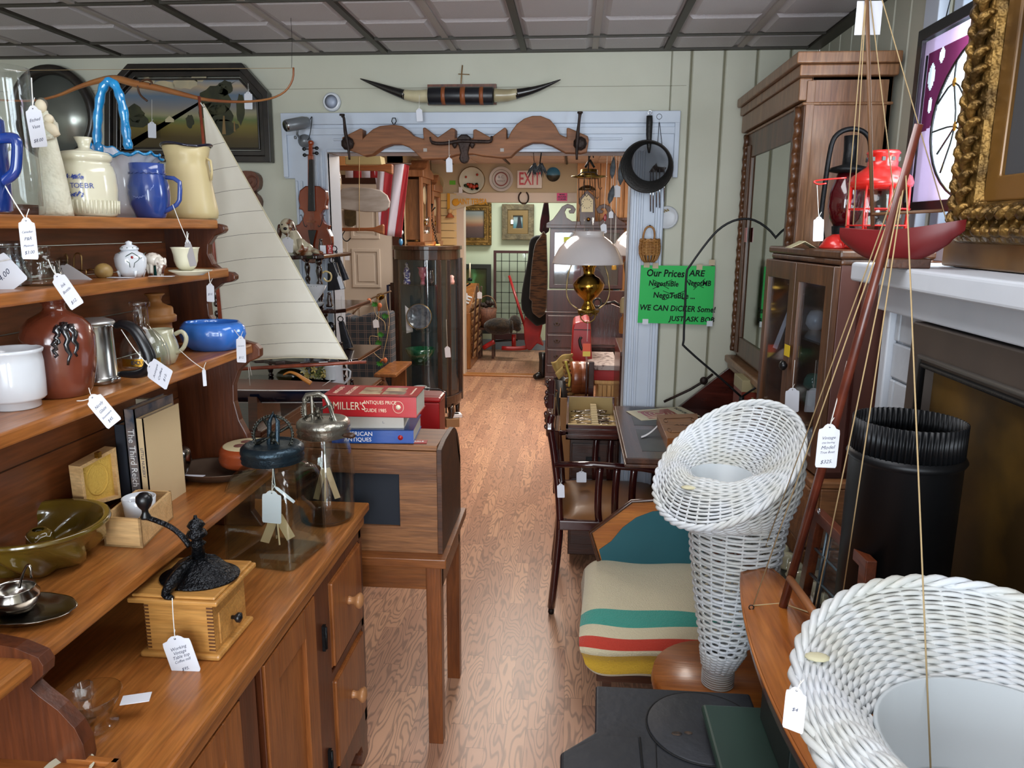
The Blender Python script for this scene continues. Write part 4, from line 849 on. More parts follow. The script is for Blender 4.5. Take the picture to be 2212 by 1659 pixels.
b=MB(); q=P(741,940,Y=c.y-.03); b.tube([q,q+VM((.007,-.002,0)),q+VM((.02,-.004,.001)),q+VM((.03,-.006,.001)),q+VM((.036,-.007,.001))],[.004,.0065,.0085,.008,.003],12); b.build('crank_grip',mat('dark_grip_wood','3a2418',.4),t)
b=MB(); b.tube([VM((c.x,c.y,WT+H*k-.01)),VM((c.x,c.y,WT+.06))],.003,8); b.build('dasher_rod',ALU,t)
b=MB()
for a in (.2,1.8,3.4,4.9):
    d=VM((math.cos(a),math.sin(a),0)); p=VM((c.x,c.y,WT+.15)); b.bar(p+d*.004,p+d*.03-VM((0,0,.09)),.016,.003,d.cross(VM((0,0,1))))
b.build('paddles',PAD,t)
b=MB(); b.tube(smoothpts([P(660,937,Y=c.y-.05),P(648,960,Y=c.y-.055),P(642,990,Y=c.y-.055)],3),.0009,5); b.build('price_string',STR,t)
# glass candle dish behind the bracket
t,b,c,k=pot('candle_dish','small clear glass chamber candlestick dish partly hidden behind bracket end','candle holder',205,1568,WT,[(44,0),(48,3),(46,8),(30,14),(46,50),(60,78)],GLASS,inner=[(57,78),(40,48),(1,18)],n=40); b.build('dish',GLASS,t)
b=MB(); b.lathe([(r*k,h*k) for r,h in ((20,16),(12,30),(12,60),(18,68),(18,98),(14,98),(13,66))],(c.x-.012,c.y,WT),24,wob=lambda a,z:.06*math.cos(8*a)); b.build('candle_socket',GLASS,t)
b=MB(); a=P(262,1515,Z=WT+.03); b.M=TR(a)@Matrix.Rotation(.35,4,'Z'); b.box(0,.045,-.012,.014,0,.0012); b.build('price_card',PAPER,t)
# trunk stool below left corner: cream dish edges
t=T('cream_dish','pale cream dish edge just showing at the bottom left corner','dish',P(140,1690,Z=WT)); c=P(150,1680,Z=WT); b=MB(); b.lathe([(.02,0),(.024,.002),(.036,.018),(.034,.019),(.02,.004),(.001,.003)],c,32); b.build('dish',CREAMC,t)
t=T('wooden_tray','reddish wooden tray lying on worktop in front of bracket end','tray',P(150,1660,Z=WT)); b=MB(); q=P(262,1640,Z=WT+.018); b.M=TR(VM((q.x,q.y,WT)))@Matrix.Rotation(-.05,4,'Z'); b.box(-.25,0,-.2,0,0,.012); b.box(-.25,0,-.012,0,0,.02); b.box(-.012,0,-.2,0,0,.02); b.build('tray_body',PINEX,t,bevel=.002)
# ============================================================= table with upended box and the books
t=T('side_table','plain square legged oak table standing past the end of cupboard','table',(-.62,2.35,0)); TZ=.655; tx1=-.37
b=MB(); b.box(-.95,tx1,2.115,2.56,TZ-.03,TZ); b.build('tabletop',TABLE,t,bevel=.003)
b=MB(); b.box(-.92,-.41,2.145,2.165,TZ-.115,TZ-.03); b.box(-.92,-.41,2.51,2.53,TZ-.115,TZ-.03); b.box(-.41,-.39,2.16,2.52,TZ-.115,TZ-.03); b.box(-.93,-.91,2.16,2.52,TZ-.115,TZ-.03); b.build('apron',TABLE,t,bevel=.001)
for (x,y) in ((-.437,2.135),(-.437,2.50),(-.94,2.135),(-.94,2.50)):
    b=MB(); b.box(x,x+.047,y,y+.045,0,TZ-.03); b.build('leg',TABLEZ,t,bevel=.002)
t=T('gramophone_cabinet','upended wooden box with black framed panel standing on the oak table','box',(-.62,2.3,TZ)); bx1=-.386; bz1=1.005
b=MB(); 
arc=[(2.155,TZ),(2.53,TZ),(2.53,TZ+.20)]+[(2.36+.17*math.cos(a),bz1-.17+.17*math.sin(a)) for a in [PI*.0+i*PI/2/8 for i in range(0,9)]]+[(2.24,bz1),(2.155,bz1-.012)]
b.pr(arc,bx1-.016,bx1,'X'); b.pr(arc,-.96,-.944,'X'); b.build('end_board',CEDAR,t,bevel=.002)
b=MB(); b.box(-.944,bx1-.016,2.16,2.176,TZ,TZ+.085); b.box(-.944,bx1-.016,2.16,2.176,bz1-.095,bz1-.02); b.box(-.52,bx1-.016,2.16,2.176,TZ+.085,bz1-.095); b.box(-.944,-.85,2.16,2.176,TZ+.085,bz1-.095)
b.box(-.944,bx1-.016,2.165,2.36,bz1-.018,bz1-.002); b.box(-.944,bx1-.016,2.5,2.52,TZ,bz1-.1); b.build('case_boards',CRATE,t,bevel=.001)
b=MB(); b.box(-.86,-.51,2.172,2.18,TZ+.08,bz1-.09); b.build('black_panel',mat('blue_black_cloth','1b2029',.85),t)
# books
def flatbook(label,xp0,xp1,ytp,ybp,Yf,dep,z0,cov,title=(),top=None,rot=0,tc=None,pg='d8d3c6'):
    x0=P(xp0,ybp,Y=Yf).x; x1=P(xp1,ybp,Y=Yf).x; zt=z0+(ybp-ytp)*mpp((x0,Yf,z0)); t=T('book',label,'book',((x0+x1)/2,Yf,z0),rot)
    w=(x1-x0)/2; h=zt-z0; b=MB(t); b.box(-w,w,0,dep,0,.0025); b.box(-w,w,0,dep,h-.0025,h); b.box(-w,w,0,.003,0,h)
    mats=[cov,tc or WT_]; b.mi=1
    for (s,x,z,sz,sx) in title: b.text(s,(x,-.0008,z*h),sz,ext=.0002,sx=sx)
    if top: top(b,w,dep,h,mats)
    b.build('cover',mats,t,bevel=.0006); b=MB(t); b.box(-w+.003,w-.003,.003,dep-.004,.0025,h-.0025); b.build('page_block',mat('book_pages',pg,.85,c2='c5bfae',ns=200,st=(1,1,60)),t); return t,h
BLUEC=mat('blue_dust_jacket','1d4c98',.25,coat=.4); REDC=mat('red_dust_jacket','b5232a',.25,coat=.4); GREYC=mat('grey_dust_jacket','bdb7ac',.4)
zb=bz1
t,h1=flatbook('blue antiques book at the bottom of the book stack','x' and 700,900,955,985,2.165,.23,zb,BLUEC,[('AMERICAN',-.035,.68,.018,1),('ANTIQUES',-.035,.28,.016,1)],rot=.10) if False else flatbook('blue antiques book at the bottom of the book stack',720,893,956,986,2.165,.20,zb,BLUEC,[('AMERICAN',-.045,.70,.0185,1),('ANTIQUES',-.045,.28,.0175,1)],rot=.08)
b=MB(t); b.mi=0; b.lathe([(.008,0),(.008,.0004)],(.085,-.001,h1*.45),14,m=face((0,-1,0))); b.build('spine_emblem',REDP,t)
t,h2=flatbook('grey jacketed book in the middle of the stack under the red one',725,872,925,956,2.18,.17,zb+h1,GREYC,[('L.',.045,.45,.010,1)],rot=.10,tc=mat('dark_blue_print','2a3358',.5))
def rt(b,w,d,h,m):
    m+= [mat('cream_photo','c9b58f',.5,c2='8a6a4a',ns=22),mat('dark_photo','6d5b48',.5,c2='b59c76',ns=26)]
    b.mi=2; b.box(-w*.28,w*.18,.03,.075,h,h+.0004); b.box(w*.22,w*.66,.08,.125,h,h+.0004); b.mi=3; b.box(-w*.28,w*.12,.08,.125,h,h+.0004); b.box(w*.22,w*.70,.03,.075,h,h+.0004)
    b.mi=1; b.text('ANTIQUES',(-w*.80,.08,h+.0004),.02,(0,1,0),(-1,0,0)); b.text('PRICE GUIDE',(-w*.5,.08,h+.0004),.02,(0,1,0),(-1,0,0)); b.text('Professional Handbook',(w*.84,.08,h+.0004),.010,(0,1,0),(-1,0,0))
CRM=mat('cream_lettering','e6d9bd',.5)
t,h3=flatbook("thick red antiques price guide on top of the book stack",700,900,883,929,2.15,.155,zb+h1+h2,REDC,[("MILLER'S",-.062,.5,.034,.78),('ANTIQUES PRICE',.032,.70,.0155,.85),('GUIDE 1985',.018,.32,.0155,.85)],top=rt,rot=.02,tc=CRM)
b=MB(t); c0=VM((.088,-.0012,h3*.5)); b.tube([c0+VM((.016*math.cos(TAU*i/28),0,.018*math.sin(TAU*i/28))) for i in range(28)],.0007,5,closed=True); b.lathe([(.008,0),(.008,.0003)],c0,7,m=face((0,-1,0))); b.build('spine_emblem',CRM,t)
# red tin lunch box with wire handle
t=T('red_tin_box','red painted tin box with black wire handle behind the book stack','tin box',(-.55,2.48,bz1)); X1=P(943,900,Y=2.45).x; zt=P(900,874,Y=2.45).z; b=MB(); b.box(X1-.17,X1,2.42,2.56,.83,zt-.02); 
b.bm.free(); b=MB(); b.box(X1-.2,X1-.01,2.56,2.68,.66,zt-.018); b.build('tin_body',REDP,t,bevel=.006)
b=MB(); b.box(X1-.205,X1-.005,2.555,2.685,zt-.018,zt); b.build('tin_lid',REDP,t,bevel=.008)
b=MB(); b.tube([(X1-.215,2.62,zt-.06),(X1-.215,2.62,zt+.008),(X1-.19,2.62,zt+.02),(X1-.02,2.62,zt+.018),(X1+.004,2.62,zt+.005),(X1+.004,2.62,zt-.07)],.0025,6); b.build('wire_handle',BLK,t)
t2=T('sale_sticker','small red and white sale label lying by the books','label',(-.52,2.36,bz1)); b=MB(); q=P(905,955,Z=bz1+.0); b.M=TR(VM((q.x,q.y,bz1)))@Matrix.Rotation(.1,4,'Z'); b.box(-.03,.025,-.012,.02,-.001,.001); b.mi=1; b.text('SALE',(0,.004,.0012),.014,(1,0,0),(0,1,0)); b.build('card',[REDP,WT_],t2)
# ============================================================= beyond the cupboard: boat, shelf stand, wall things
DRK=wood('dark_chest_wood','2e160c','4a2412','x',1,.35,.3,.3)
t=T('dark_chest','dark wooden chest under the blue hulled pond yacht','chest',(-1.35,2.6,0)); zc=1.0
b=MB(); b.box(-1.95,-1.02,2.3,2.85,.06,zc-.02); b.build('chest_body',DRK,t,bevel=.004)
b=MB(); b.box(-1.97,-1.0,2.28,2.87,zc-.02,zc); b.build('chest_top',DRK,t,bevel=.004)
for x in (-1.93,-1.06):
    for y in (2.32,2.8): b=MB(); b.box(x,x+.04,y,y+.04,0,.06); b.build('foot',DRK,t)
# pond yacht
YB=2.4
t=T('pond_yacht','large model pond yacht with tall canvas sail, blue hull and brown deck','model boat',(-1.1,YB,1.0))
HULLM=mat('navy_hull_paint','10182c',.12,coat=1,c2='0c1222',ns=3); 
L0,L1=-1.62,P(747,845,Y=YB).x; zd=P(700,835,Y=YB).z
def hull(u,v,sgn=1):
    x=L0+(L1-L0)*u; wd=.085*(math.sin(PI*min(1,u*.86+.02))**.6 if u<.999 else .0)*(1 if u<.97 else (1-(u-.97)/.03*.9)); a=PI*v; return VM((x,YB-wd*math.cos(a),zd-.062*math.sin(a)**.8*(1-.25*abs(u-.5))))
b=MB(); b.grid(lambda u,v:hull(u,v),40,16); b.build('hull',HULLM,t,recalc=False)
b=MB(); b.grid(lambda u,v:hull(u,0)*(1-v)+hull(u,1)*v+VM((0,0,.002)),40,5); b.build('deck',mat('mahogany_deck_paint','7a4a38',.35,c2='6a3f30',ns=8),t)
b=MB(); b.tube([hull(i/39,0)+VM((0,-.001,0)) for i in range(40)],.0022,6); b.tube([hull(i/39,.28)+VM((0,-.0012,0)) for i in range(39)],.0016,6); b.build('waterline_stripe',mat('white_stripe','c9c6c4',.4),t)
b=MB(); mt=P(430,208,Y=YB); mb=P(489,815,Y=YB); b.tube([mt,mb],[.0045,.0085],10); b.build('mast',mat('red_brown_spar','6e2c1c',.35,coat=.3,c2='8a4028',ns=30),t)
SPAR=bpy.data.materials['red_brown_spar']
b=MB(); b.tube([P(480,799,Y=YB-.01),P(640,790,Y=YB-.01),P(791,782,Y=YB-.01)],[.006,.0065,.005],10); b.build('boom',SPAR,t)
SAIL=mat('cotton_sail','d6d2c6',.8,c2='cbc6b8',ns=4,bump=.35,bs=14); 
ST,SB,SR=P(438,222,Y=YB),P(486,786,Y=YB),P(751,776,Y=YB-.01)
def sail(u,v):
    p=ST+(SB-ST)*v; q=ST+(SR-ST)*v; x=p+(q-p)*u; w=math.sin(PI*u)*v
    return x+VM((0,-.035*w*(.6+.4*v)+.004*math.sin(14*(u*.8+v*1.4))*w,.018*v*v*math.sin(PI*u)))
b=MB(); b.grid(lambda u,v:sail(u,max(v,.004)),30,60); o=b.build('sail',SAIL,t,recalc=False); md=o.modifiers.new('s','SOLIDIFY'); md.thickness=.0012
b=MB()
for v in (.16,.25,.335,.42,.505,.60,.69,.78,.865,.945): b.tube([sail(i/16,v-.0*0+.012*i/16*-1)+VM((0,-.0012,0)) for i in range(17)],.0007,4)
b.build('sail_seams',mat('seam_grey','77736c',.8),o); b=MB(); b.tube([sail(1,max(.004,i/30)) for i in range(31)],.0022,6); b.tube([sail(i/20,1) for i in range(21)],.0018,6); b.build('sail_rope',mat('cream_rope','c8bfa2',.7),o)
b=MB(); b.tube(ring(P(757,779,Y=YB-.01),.004,10,(0,1,0)),.0012,5,closed=True); b.build('clew_ring',CHROME,t)
b=MB(); b.tube(smoothpts([P(x,y,Y=YB-.02) for x,y in ((612,810),(625,804),(640,808),(655,818),(672,828))],3),[.003+.0006*i for i in range(13)],8,flat=.8); b.build('tiller',mat('tan_tiller','b0702e',.4),t)
b=MB()
for a in (((536,785),(540,835)),((538,784),(544,812)),((696,834),(714,822))): b.tube([P(*a[0],Y=YB-.02),P(*a[1],Y=YB-.02)],.0011,5)
b.build('rigging_wires',mat('rigging_white','c9c5bd',.5),t)
b=MB(); b.tube([P(433,222,Y=YB-.01),P(440,232,Y=YB-.01),P(442,228,Y=YB-.01)],.002,5); b.build('halyard_loop',STR,t)
b=MB(); 
for x in (-1.45,-1.05): b.pr([(YB-.1,zc),(YB+.1,zc),(YB+.09,zd-.02),(YB+.06,zd-.045),(YB,zd-.062),(YB-.06,zd-.045),(YB-.09,zd-.02)],x,x+.03,'X')
b.build('cradle',DRK,t)
# octagonal landscape
t=T('landscape_painting','octagonal dark framed landscape painting of trees and a distant cottage','painting',(-1.76,3.47,2.0))
O=px2([(280,137),(520,137),(578,196),(586,351),(250,349),(226,300),(226,200)],3.45); O=[(x,z) for x,z in O]
cx=sum(p[0] for p in O)/7; cz=sum(p[1] for p in O)/7; O=px2([(276,138),(522,136),(579,200),(586,351),(232,349),(226,342),(226,192)],3.45)
def inset(O,d):
    n=len(O); R_=[]
    for i in range(n):
        p,q,r=VM(O[i-1]+(0,)),VM(O[i]+(0,)),VM(O[(i+1)%n]+(0,)); a=(q-p).normalized(); c=(r-q).normalized(); n1=VM((a.y,-a.x,0)); n2=VM((c.y,-c.x,0)); m=(n1+n2); m=m/ m.length_squared*2
        R_.append((q.x+m.x*d,q.y+m.y*d))
    return R_
FRM=mat('black_frame','1d1a18',.35,coat=.2,c2='2b2520',ns=20); b=MB()
b.fr(O,inset(O,.028),3.445,3.49); b.fr(inset(O,.03),inset(O,.052),3.462,3.49); b.fr(inset(O,.058),inset(O,.066),3.470,3.49); b.build('frame',FRM,t,bevel=.003)
b=MB(); b.pr(inset(O,.06),3.48,3.485,'Y'); b.build('canvas',picture('landscape_paint',[(0,'2a2410'),(.22,'4a3c18'),(.38,'6e6228'),(.46,'5d6a3c'),(.52,'8f8a6a'),(.62,'7d7a78'),(.78,'5c7084'),(.9,'a8957a'),(1,'6c7f90')],4,'Z',.10),t)
TREE=mat('painted_trees','1f2412',.6,c2='3a3a1c',ns=16); b=MB(); rr=random.Random(11)
def blob(cx_,cy_,rx,ry,n=14,Y=3.479): q=[]; 
def blob(b,x,y,rx,ry,n=16,Y=3.4785):
    q=[]
    for i in range(n):
        a=TAU*i/n; f=1+rr.uniform(-.16,.16); p=P(x+rx*f*math.cos(a),y+ry*f*math.sin(a),Y=Y); q.append(p)
    b.add(q,[tuple(range(n))],False)
for v in ((466,215,34,34),(470,250,30,26),(485,190,18,16),(450,235,24,22),(520,235,10,34),(290,245,20,20),(300,262,24,14),(410,262,9,14),(260,250,14,30),(482,275,34,16)): blob(b,*v)
b.build('painted_trees',TREE,t,recalc=False); b=MB()
b.pr(px2([(482,250),(485,250),(488,290),(480,290)],3.478),3.4775,3.478,'Y'); b.pr(px2([(505,262),(507,262),(509,284),(505,284)],3.478),3.4775,3.478,'Y'); b.build('painted_trunks',mat('painted_trunk_tan','7c6238',.6),t)
b=MB(); b.pr(px2([(357,258),(366,250),(376,258),(376,264),(357,264)],3.478),3.4775,3.478,'Y'); b.build('painted_cottage',mat('painted_cottage_cream','b7ad8a',.6),t)
b=MB()
for v in ((400,180,26,12),(355,185,22,10),(430,168,16,9),(320,176,16,8)): blob(b,*v,Y=3.4788)
b.build('painted_clouds',mat('painted_cloud','a89f86',.6,c2='c0b08c',ns=14),t,recalc=False)
pricetag(t,(536,180),(536,198),(537,236),3.435,['','',''],w=.5)
pricetag(t,(328,215),(328,263),(329,298),3.42,['','',''],w=.55)
# oval dark frame
t=T('oval_frame','dark oval framed mirror hanging at the left behind the glass vase','mirror',(-2.4,3.47,2.1)); c=P(118,248,Y=3.46); rx=88*mpp(c); rz=92*mpp(c)
b=MB(); b.tube([c+VM((rx*math.cos(TAU*i/48),0,rz*math.sin(TAU*i/48))) for i in range(48)],.032,10,closed=True,flat=.7); b.build('frame',FRM,t)
b=MB(); b.lathe([(1,0),(1,.004)],c+VM((0,.02,0)),48,m=face((0,-1,0))@Matrix.Diagonal((rx*.95,rz*.95,1))); b.build('mirror_glass',mat('old_mirror','8c9088',.25,.6),t)
b=MB(); b.tube([P(60,160,Y=3.48),P(76,143,Y=3.49),P(98,160,Y=3.48)],.0012,5); b.build('hanging_wire',BLK,t)
# hunting bow hanging from the ceiling
t=T('archery_bow','long curved wooden bow hanging from the ceiling on thin wires','bow',P(320,205,Y=2.9)); Yb=2.9
BOWM=mat('bow_tan_wood','a8703c',.4,coat=.3,c2='8a4a28',ns=5)
b=MB(); pts=smoothpts([P(x,y,Y=Yb) for x,y in ((-40,214),(60,218),(120,208),(170,188),(215,174),(250,170),(290,180),(340,190),(400,205),(450,216),(520,220),(580,214),(615,198),(632,172),(634,146))],3)
n=len(pts); b.tube(pts,[.0045+.013*math.exp(-((i-.40*n)/(.20*n))**2) for i in range(n)],8,flat=.8); b.build('bow_limb',BOWM,t)
b=MB(); b.tube([P(20,152,Y=Yb),P(634,147,Y=Yb)],.0009,4); b.build('bow_string',SISAL,t)
b=MB(); b.tube([P(630,147,Y=Yb),P(631,92,Y=Yb)],.0008,4); tp=P(631,92,Y=Yb); b.tube([P(631,92,Y=Yb),VM((tp.x,tp.y,2.405))],.0008,4); b.build('hanging_wire',BLK,t)
b=MB(); b.tube(smoothpts([P(x,y,Y=Yb-.01) for x,y in ((318,218),(304,206),(298,190),(303,177),(318,172),(328,178),(324,184))],3),.004,8); b.build('leather_grip',mat('leather_wrap','4a2c16',.5),t)
# pair of carved wooden scroll brackets
CW_=wood('carved_bracket_wood','4c2413','7a4022','z',2,.4,.2,.3)
t=T('scroll_bracket','carved wooden scroll bracket hanging on wall right of the white sail','bracket',P(545,410,Y=3.46)); b=MB()
b.pr(px2(sm2([(505,372),(520,370),(545,370),(559,378),(563,392),(560,408),(550,415),(558,422),(564,435),(560,452),(548,458),(530,450),(515,430),(505,400)],2),3.47),3.455,3.498,'Y')
for cx_,cy_ in ((541,391),(541,432)):
    b.tube([P(cx_+r*math.cos(a),cy_+r*math.sin(a),Y=3.455) for a,r in [(i*.55,2+i*.95) for i in range(17)]],.004,6)
b.build('carving',CW_,t,bevel=.003)
# ---- turned whatnot shelf in the corner
t=T('whatnot_stand','tall dark turned shelf stand with shaped tiers holding ornaments','shelf stand',(-1.35,3.1,0)); Yw=3.05
EB=mat('ebonised_wood','20100f',.16,coat=.8,c2='2e1613',ns=5)
def turned(x,y,z0,z1,r,b):
    L=z1-z0; pr=[(.55,0),(.9,.03),(.9,.09),(.5,.12),(.75,.18),(1,.26),(.75,.34),(.45,.40),(.85,.46),(.85,.50),(.45,.55),(.7,.64),(.95,.74),(.7,.82),(.45,.86),(.9,.90),(.9,.97),(.55,1)]
    b.lathe([(a*r,z0+h*L) for a,h in pr],(x,y,0),14)
tiers=[(548,705,600),(663,752,560),(770,778,540),(848,780,520)]
zs=[]
for i,(yp,xr,xl_) in enumerate(tiers):
    q=P(xr,yp+2,Y=Yw-.02); ql=P(xl_,yp,Y=Yw); z=q.z; zs.append(z); xr_=q.x
    b=MB(); n=14; edge=[(xr_-.02*0-(xr_-ql.x)*j/n, Yw-.05-.10*math.sin(PI*j/n)**.7-.012*math.sin(j*2.2)) for j in range(n+1)]
    b.pr([(xr_,3.38)]+edge+[(ql.x-.1,3.38)],z-.016,z,'Z'); b.build('tier',EB,t,bevel=.004)
zs.append(.12); q=P(780,900,Y=Yw)
b=MB(); b.pr([(-.92,3.38),(-.92,3.0),(-1.2,2.92),(-1.5,3.0),(-1.6,3.38)],.10,.12,'Z'); b.build('tier',EB,t,bevel=.004)
px_=[(692,),(0,)]
for (xp,i0) in ((690,0),(703,1),(742,2)):
    x=P(xp,600 if i0==0 else 715 if i0==1 else 810,Y=Yw).x; b=MB(); turned(x,Yw,zs[i0+1],zs[i0]-.016,.015,b); b.build('turned_post',EB,t)
for i0 in range(3):
    for xx,yy in ((-1.47,3.0),(-1.2,3.34),(-1.4,3.34)):
        b=MB(); turned(xx,yy,zs[i0+1],zs[i0]-.016,.014,b); b.build('turned_post',EB,t)
for xx,yy in ((-.95,3.05),(-1.47,3.0),(-1.2,3.34)):
    b=MB(); turned(xx,yy,.12,zs[3]-.016,.016,b); b.build('turned_post',EB,t)
    b=MB(); b.lathe([(.012,0),(.017,.03),(.014,.09),(.02,.105)],(xx,yy,0),12); b.build('foot',EB,t)
for (xp,yp,zt) in ((694,520,548),(604,520,548),(712,625,663),(737,728,770),(761,818,850)):
    q=P(xp,zt,Y=Yw-.03); b=MB(); k=mpp(q); b.lathe([(7*k,0),(8*k,4*k),(5*k,8*k),(6*k,14*k),(4*k,24*k),(3*k,28*k),(5*k,30*k),(.1*k,32*k)],q,12); b.build('finial',EB,t)
# violin leaning on the casing
t=T('violin','orange brown violin with black fingerboard hanging on the left door casing','violin',P(675,480,Y=3.42)); Yv=3.42
VAR=mat('violin_varnish','8e3a14',.14,coat=.8,c2='6d2410',ns=4)
half=[(673,401),(690,402),(703,412),(706,430),(703,444),(705,452),(698,453),(693,462),(695,474),(702,484),(711,487),(708,494),(715,510),(717,525),(713,540),(704,556),(690,566),(675,569)]
half2=[(675-(x-675)*.95-(1 if y<470 else 3),y) for x,y in half[::-1]][1:-1]
O=px2(half+half2,Yv); b=MB(); b.pr(O,Yv,Yv+.038,'Y'); b.build('body',VAR,t,bevel=.004)
b=MB(); b.fr(O,[(x*.985+sum(p[0] for p in O)/len(O)*.015,z*.988+sum(p[1] for p in O)/len(O)*.012) for x,z in O],Yv-.001,Yv+.0,'Y'); b.build('edge_binding',mat('dark_binding','3a1409',.3),t)
b=MB(); b.pr(px2([(668,345),(678,345),(681,456),(666,456)],Yv-.01),Yv-.018,Yv-.006,'Y'); b.build('fingerboard',BLKP,t,bevel=.002)
b=MB(); b.bar(P(672,402,Y=Yv+.005),P(672,335,Y=Yv-.004),.026,.018,(0,1,0)); b.bar(P(672,345,Y=Yv),P(672,312,Y=Yv+.006),.018,.02,(0,1,0)); b.sph(P(672,309,Y=Yv+.004),(.014,.016,.013),14); b.build('neck_and_scroll',VAR,t,bevel=.003)
for (x,y,s) in ((657,322,-1),(658,335,-1),(684,320,1),(684,331,1)):
    b=MB(); q=P(x,y,Y=Yv); b.sph(q,(.010,.006,.008),10); b.cyl(q,q+VM((-s*.02,0,0)),.003,n=6); b.build('tuning_peg',BLKP,t)
b=MB(); b.pr(px2([(666,497),(684,497),(680,512),(677,525),(676,560),(672,560),(671,525),(668,512)],Yv-.01),Yv-.016,Yv-.008,'Y'); b.build('tailpiece',BLKP,t,bevel=.002)
b=MB(); b.box(P(665,479,Y=Yv).x,P(682,479,Y=Yv).x,Yv-.016,Yv,P(670,481,Y=Yv).z,P(670,477,Y=Yv).z); b.build('bridge',mat('maple_bridge','8a4a24',.5),t)
b=MB()
for dx in (-4,-1.5,1.5,4): b.tube([P(672.5+dx*.6,343,Y=Yv-.019),P(674+dx,478,Y=Yv-.019),P(675+dx,499,Y=Yv-.017)],.0005,4)
b.build('strings',CHROME,t)
b=MB()
for s,cx_ in ((-1,659),(1,691)):
    b.tube(smoothpts([P(cx_-s*(-4+0)*-1*-1+dx*1.0*s*-1,y,Y=Yv-.001) for dx,y in ((-7,466),(-4,464),(-2,470),(0,480),(3,488),(7,490),(8,486))],2),.0016,5)
b.build('f_holes',BLKP,t)
# security camera
t=T('security_camera','silver bullet security camera on bracket at top left corner of doorway casing','security camera',P(655,275,Y=3.4)); CAMS=mat('silver_plastic','7f8489',.35,.4)
a,c=P(618,272,Y=3.34),P(672,262,Y=3.44); d=(c-a).normalized(); F=face(d); b=MB(); b.lathe([(.022,0),(.026,.004),(.027,.09),(.022,.112),(.012,.118)],a,24,m=F); b.build('camera_body',CAMS,t)
b=MB(); b.lathe([(.021,-.001),(.016,.0005),(.001,.001)],a,24,m=F); b.build('lens',BLKP,t); b=MB(); b.lathe([(.024,-.002),(.0245,.002),(.0215,.002),(.0215,-.002)],a,24,m=F); b.build('lens_ring',CHROME,t)
b=MB(); q=P(652,302,Y=3.45); b.lathe([(.030,.0),(.029,.006),(.016,.012),(.010,.02)],(q.x+.008,3.464,q.z-.004),20,m=face((0,-1,0))); b.tube([q+VM((0,-.02,.0)),P(642,290,Y=3.41),P(643,280,Y=3.39)],.005,8); b.cyl(P(636,297,Y=3.41),P(640,297,Y=3.41),.007,n=10); b.build('bracket',CAMS,t)
b=MB(); b.tube(smoothpts([P(x,y,Y=3.44) for x,y in ((670,258),(674,252),(672,275),(668,297),(664,302))],3),.0018,6); b.build('cable',BLK,t)
# round wall light
t=T('round_wall_light','small round white puck light stuck on the wall above the casing','wall light',P(718,221,Y=3.49)); b=MB(); c=P(718,221,Y=3.499); b.lathe([(.041,0),(.041,.012),(.036,.018),(.030,.020),(.028,.018),(.008,.019),(.001,.021)],c,36,m=face((0,-1,0))); b.build('housing',WHC,t); b=MB(); b.lathe([(.030,.0195),(.006,.0215),(.001,.022)],c,28,m=face((0,-1,0))); b.build('lens_cover',mat('pale_blue_diffuser','aab4c9',.3),t)
# horns
t=T('steer_horns','mounted pair of long steer horns with leather wrapped centre above the doorway','horns',P(998,205,Y=3.45)); Yh=3.44
HORN=mat('horn_ivory','c9bf9c',.3,coat=.3,c2='9c9070',ns=8); HORNT=mat('horn_black','1c1a1a',.25,coat=.4)
for s,pts in ((1,[(930,207),(900,208),(872,204)]),(2,[(1068,206),(1095,206),(1118,202)])):
    b=MB(); b.tube(smoothpts([P(x,y,Y=Yh) for x,y in pts],4),[.030-.0011*i for i in range(9)],16); b.build('horn_base',HORN,t)
for pts in ([(876,205),(840,193),(805,180),(778,170)],[(1114,203),(1150,195),(1182,184),(1211,172)]):
    b=MB(); b.tube(smoothpts([P(x,y,Y=Yh) for x,y in pts],4),[.0222-.0017*i for i in range(13)],16); b.build('horn_tip',HORNT,t)
LEA=mat('black_leather','15161b',.35,c2='1f2026',ns=20); b=MB(); b.cyl(P(926,207,Y=Yh),P(1066,207,Y=Yh),.037,n=28); b.build('leather_wrap',LEA,t,bevel=.003)
b=MB(); TL=mat('tan_leather','8a4b28',.45)
for x,wd in ((959,.011),(1001,.016),(1041,.011)): q=P(x,207,Y=Yh); b.cyl(q-VM((wd/2+.003,0,0)),q+VM((wd/2+.003,0,0)),.0385,n=28)
b.build('leather_strap',TL,t); b=MB(); q0=P(924,205,Y=3.48);q1=P(1072,205,Y=3.48); b.box(q0.x,q1.x,3.475,3.498,q0.z-.042,q0.z+.043); b.build('backboard',CW_,t)
b=MB(); b.tube([P(996,180,Y=3.46),P(997,160,Y=3.49),P(999,141,Y=3.495)],.003,6); b.tube([P(990,160,Y=3.49),P(1014,161,Y=3.49)],.002,5); b.build('hanging_thong',mat('rawhide','8a6a42',.6),t)
pricetag(t,(906,205),(905,234),(907,262),3.40,['',''],w=.5)
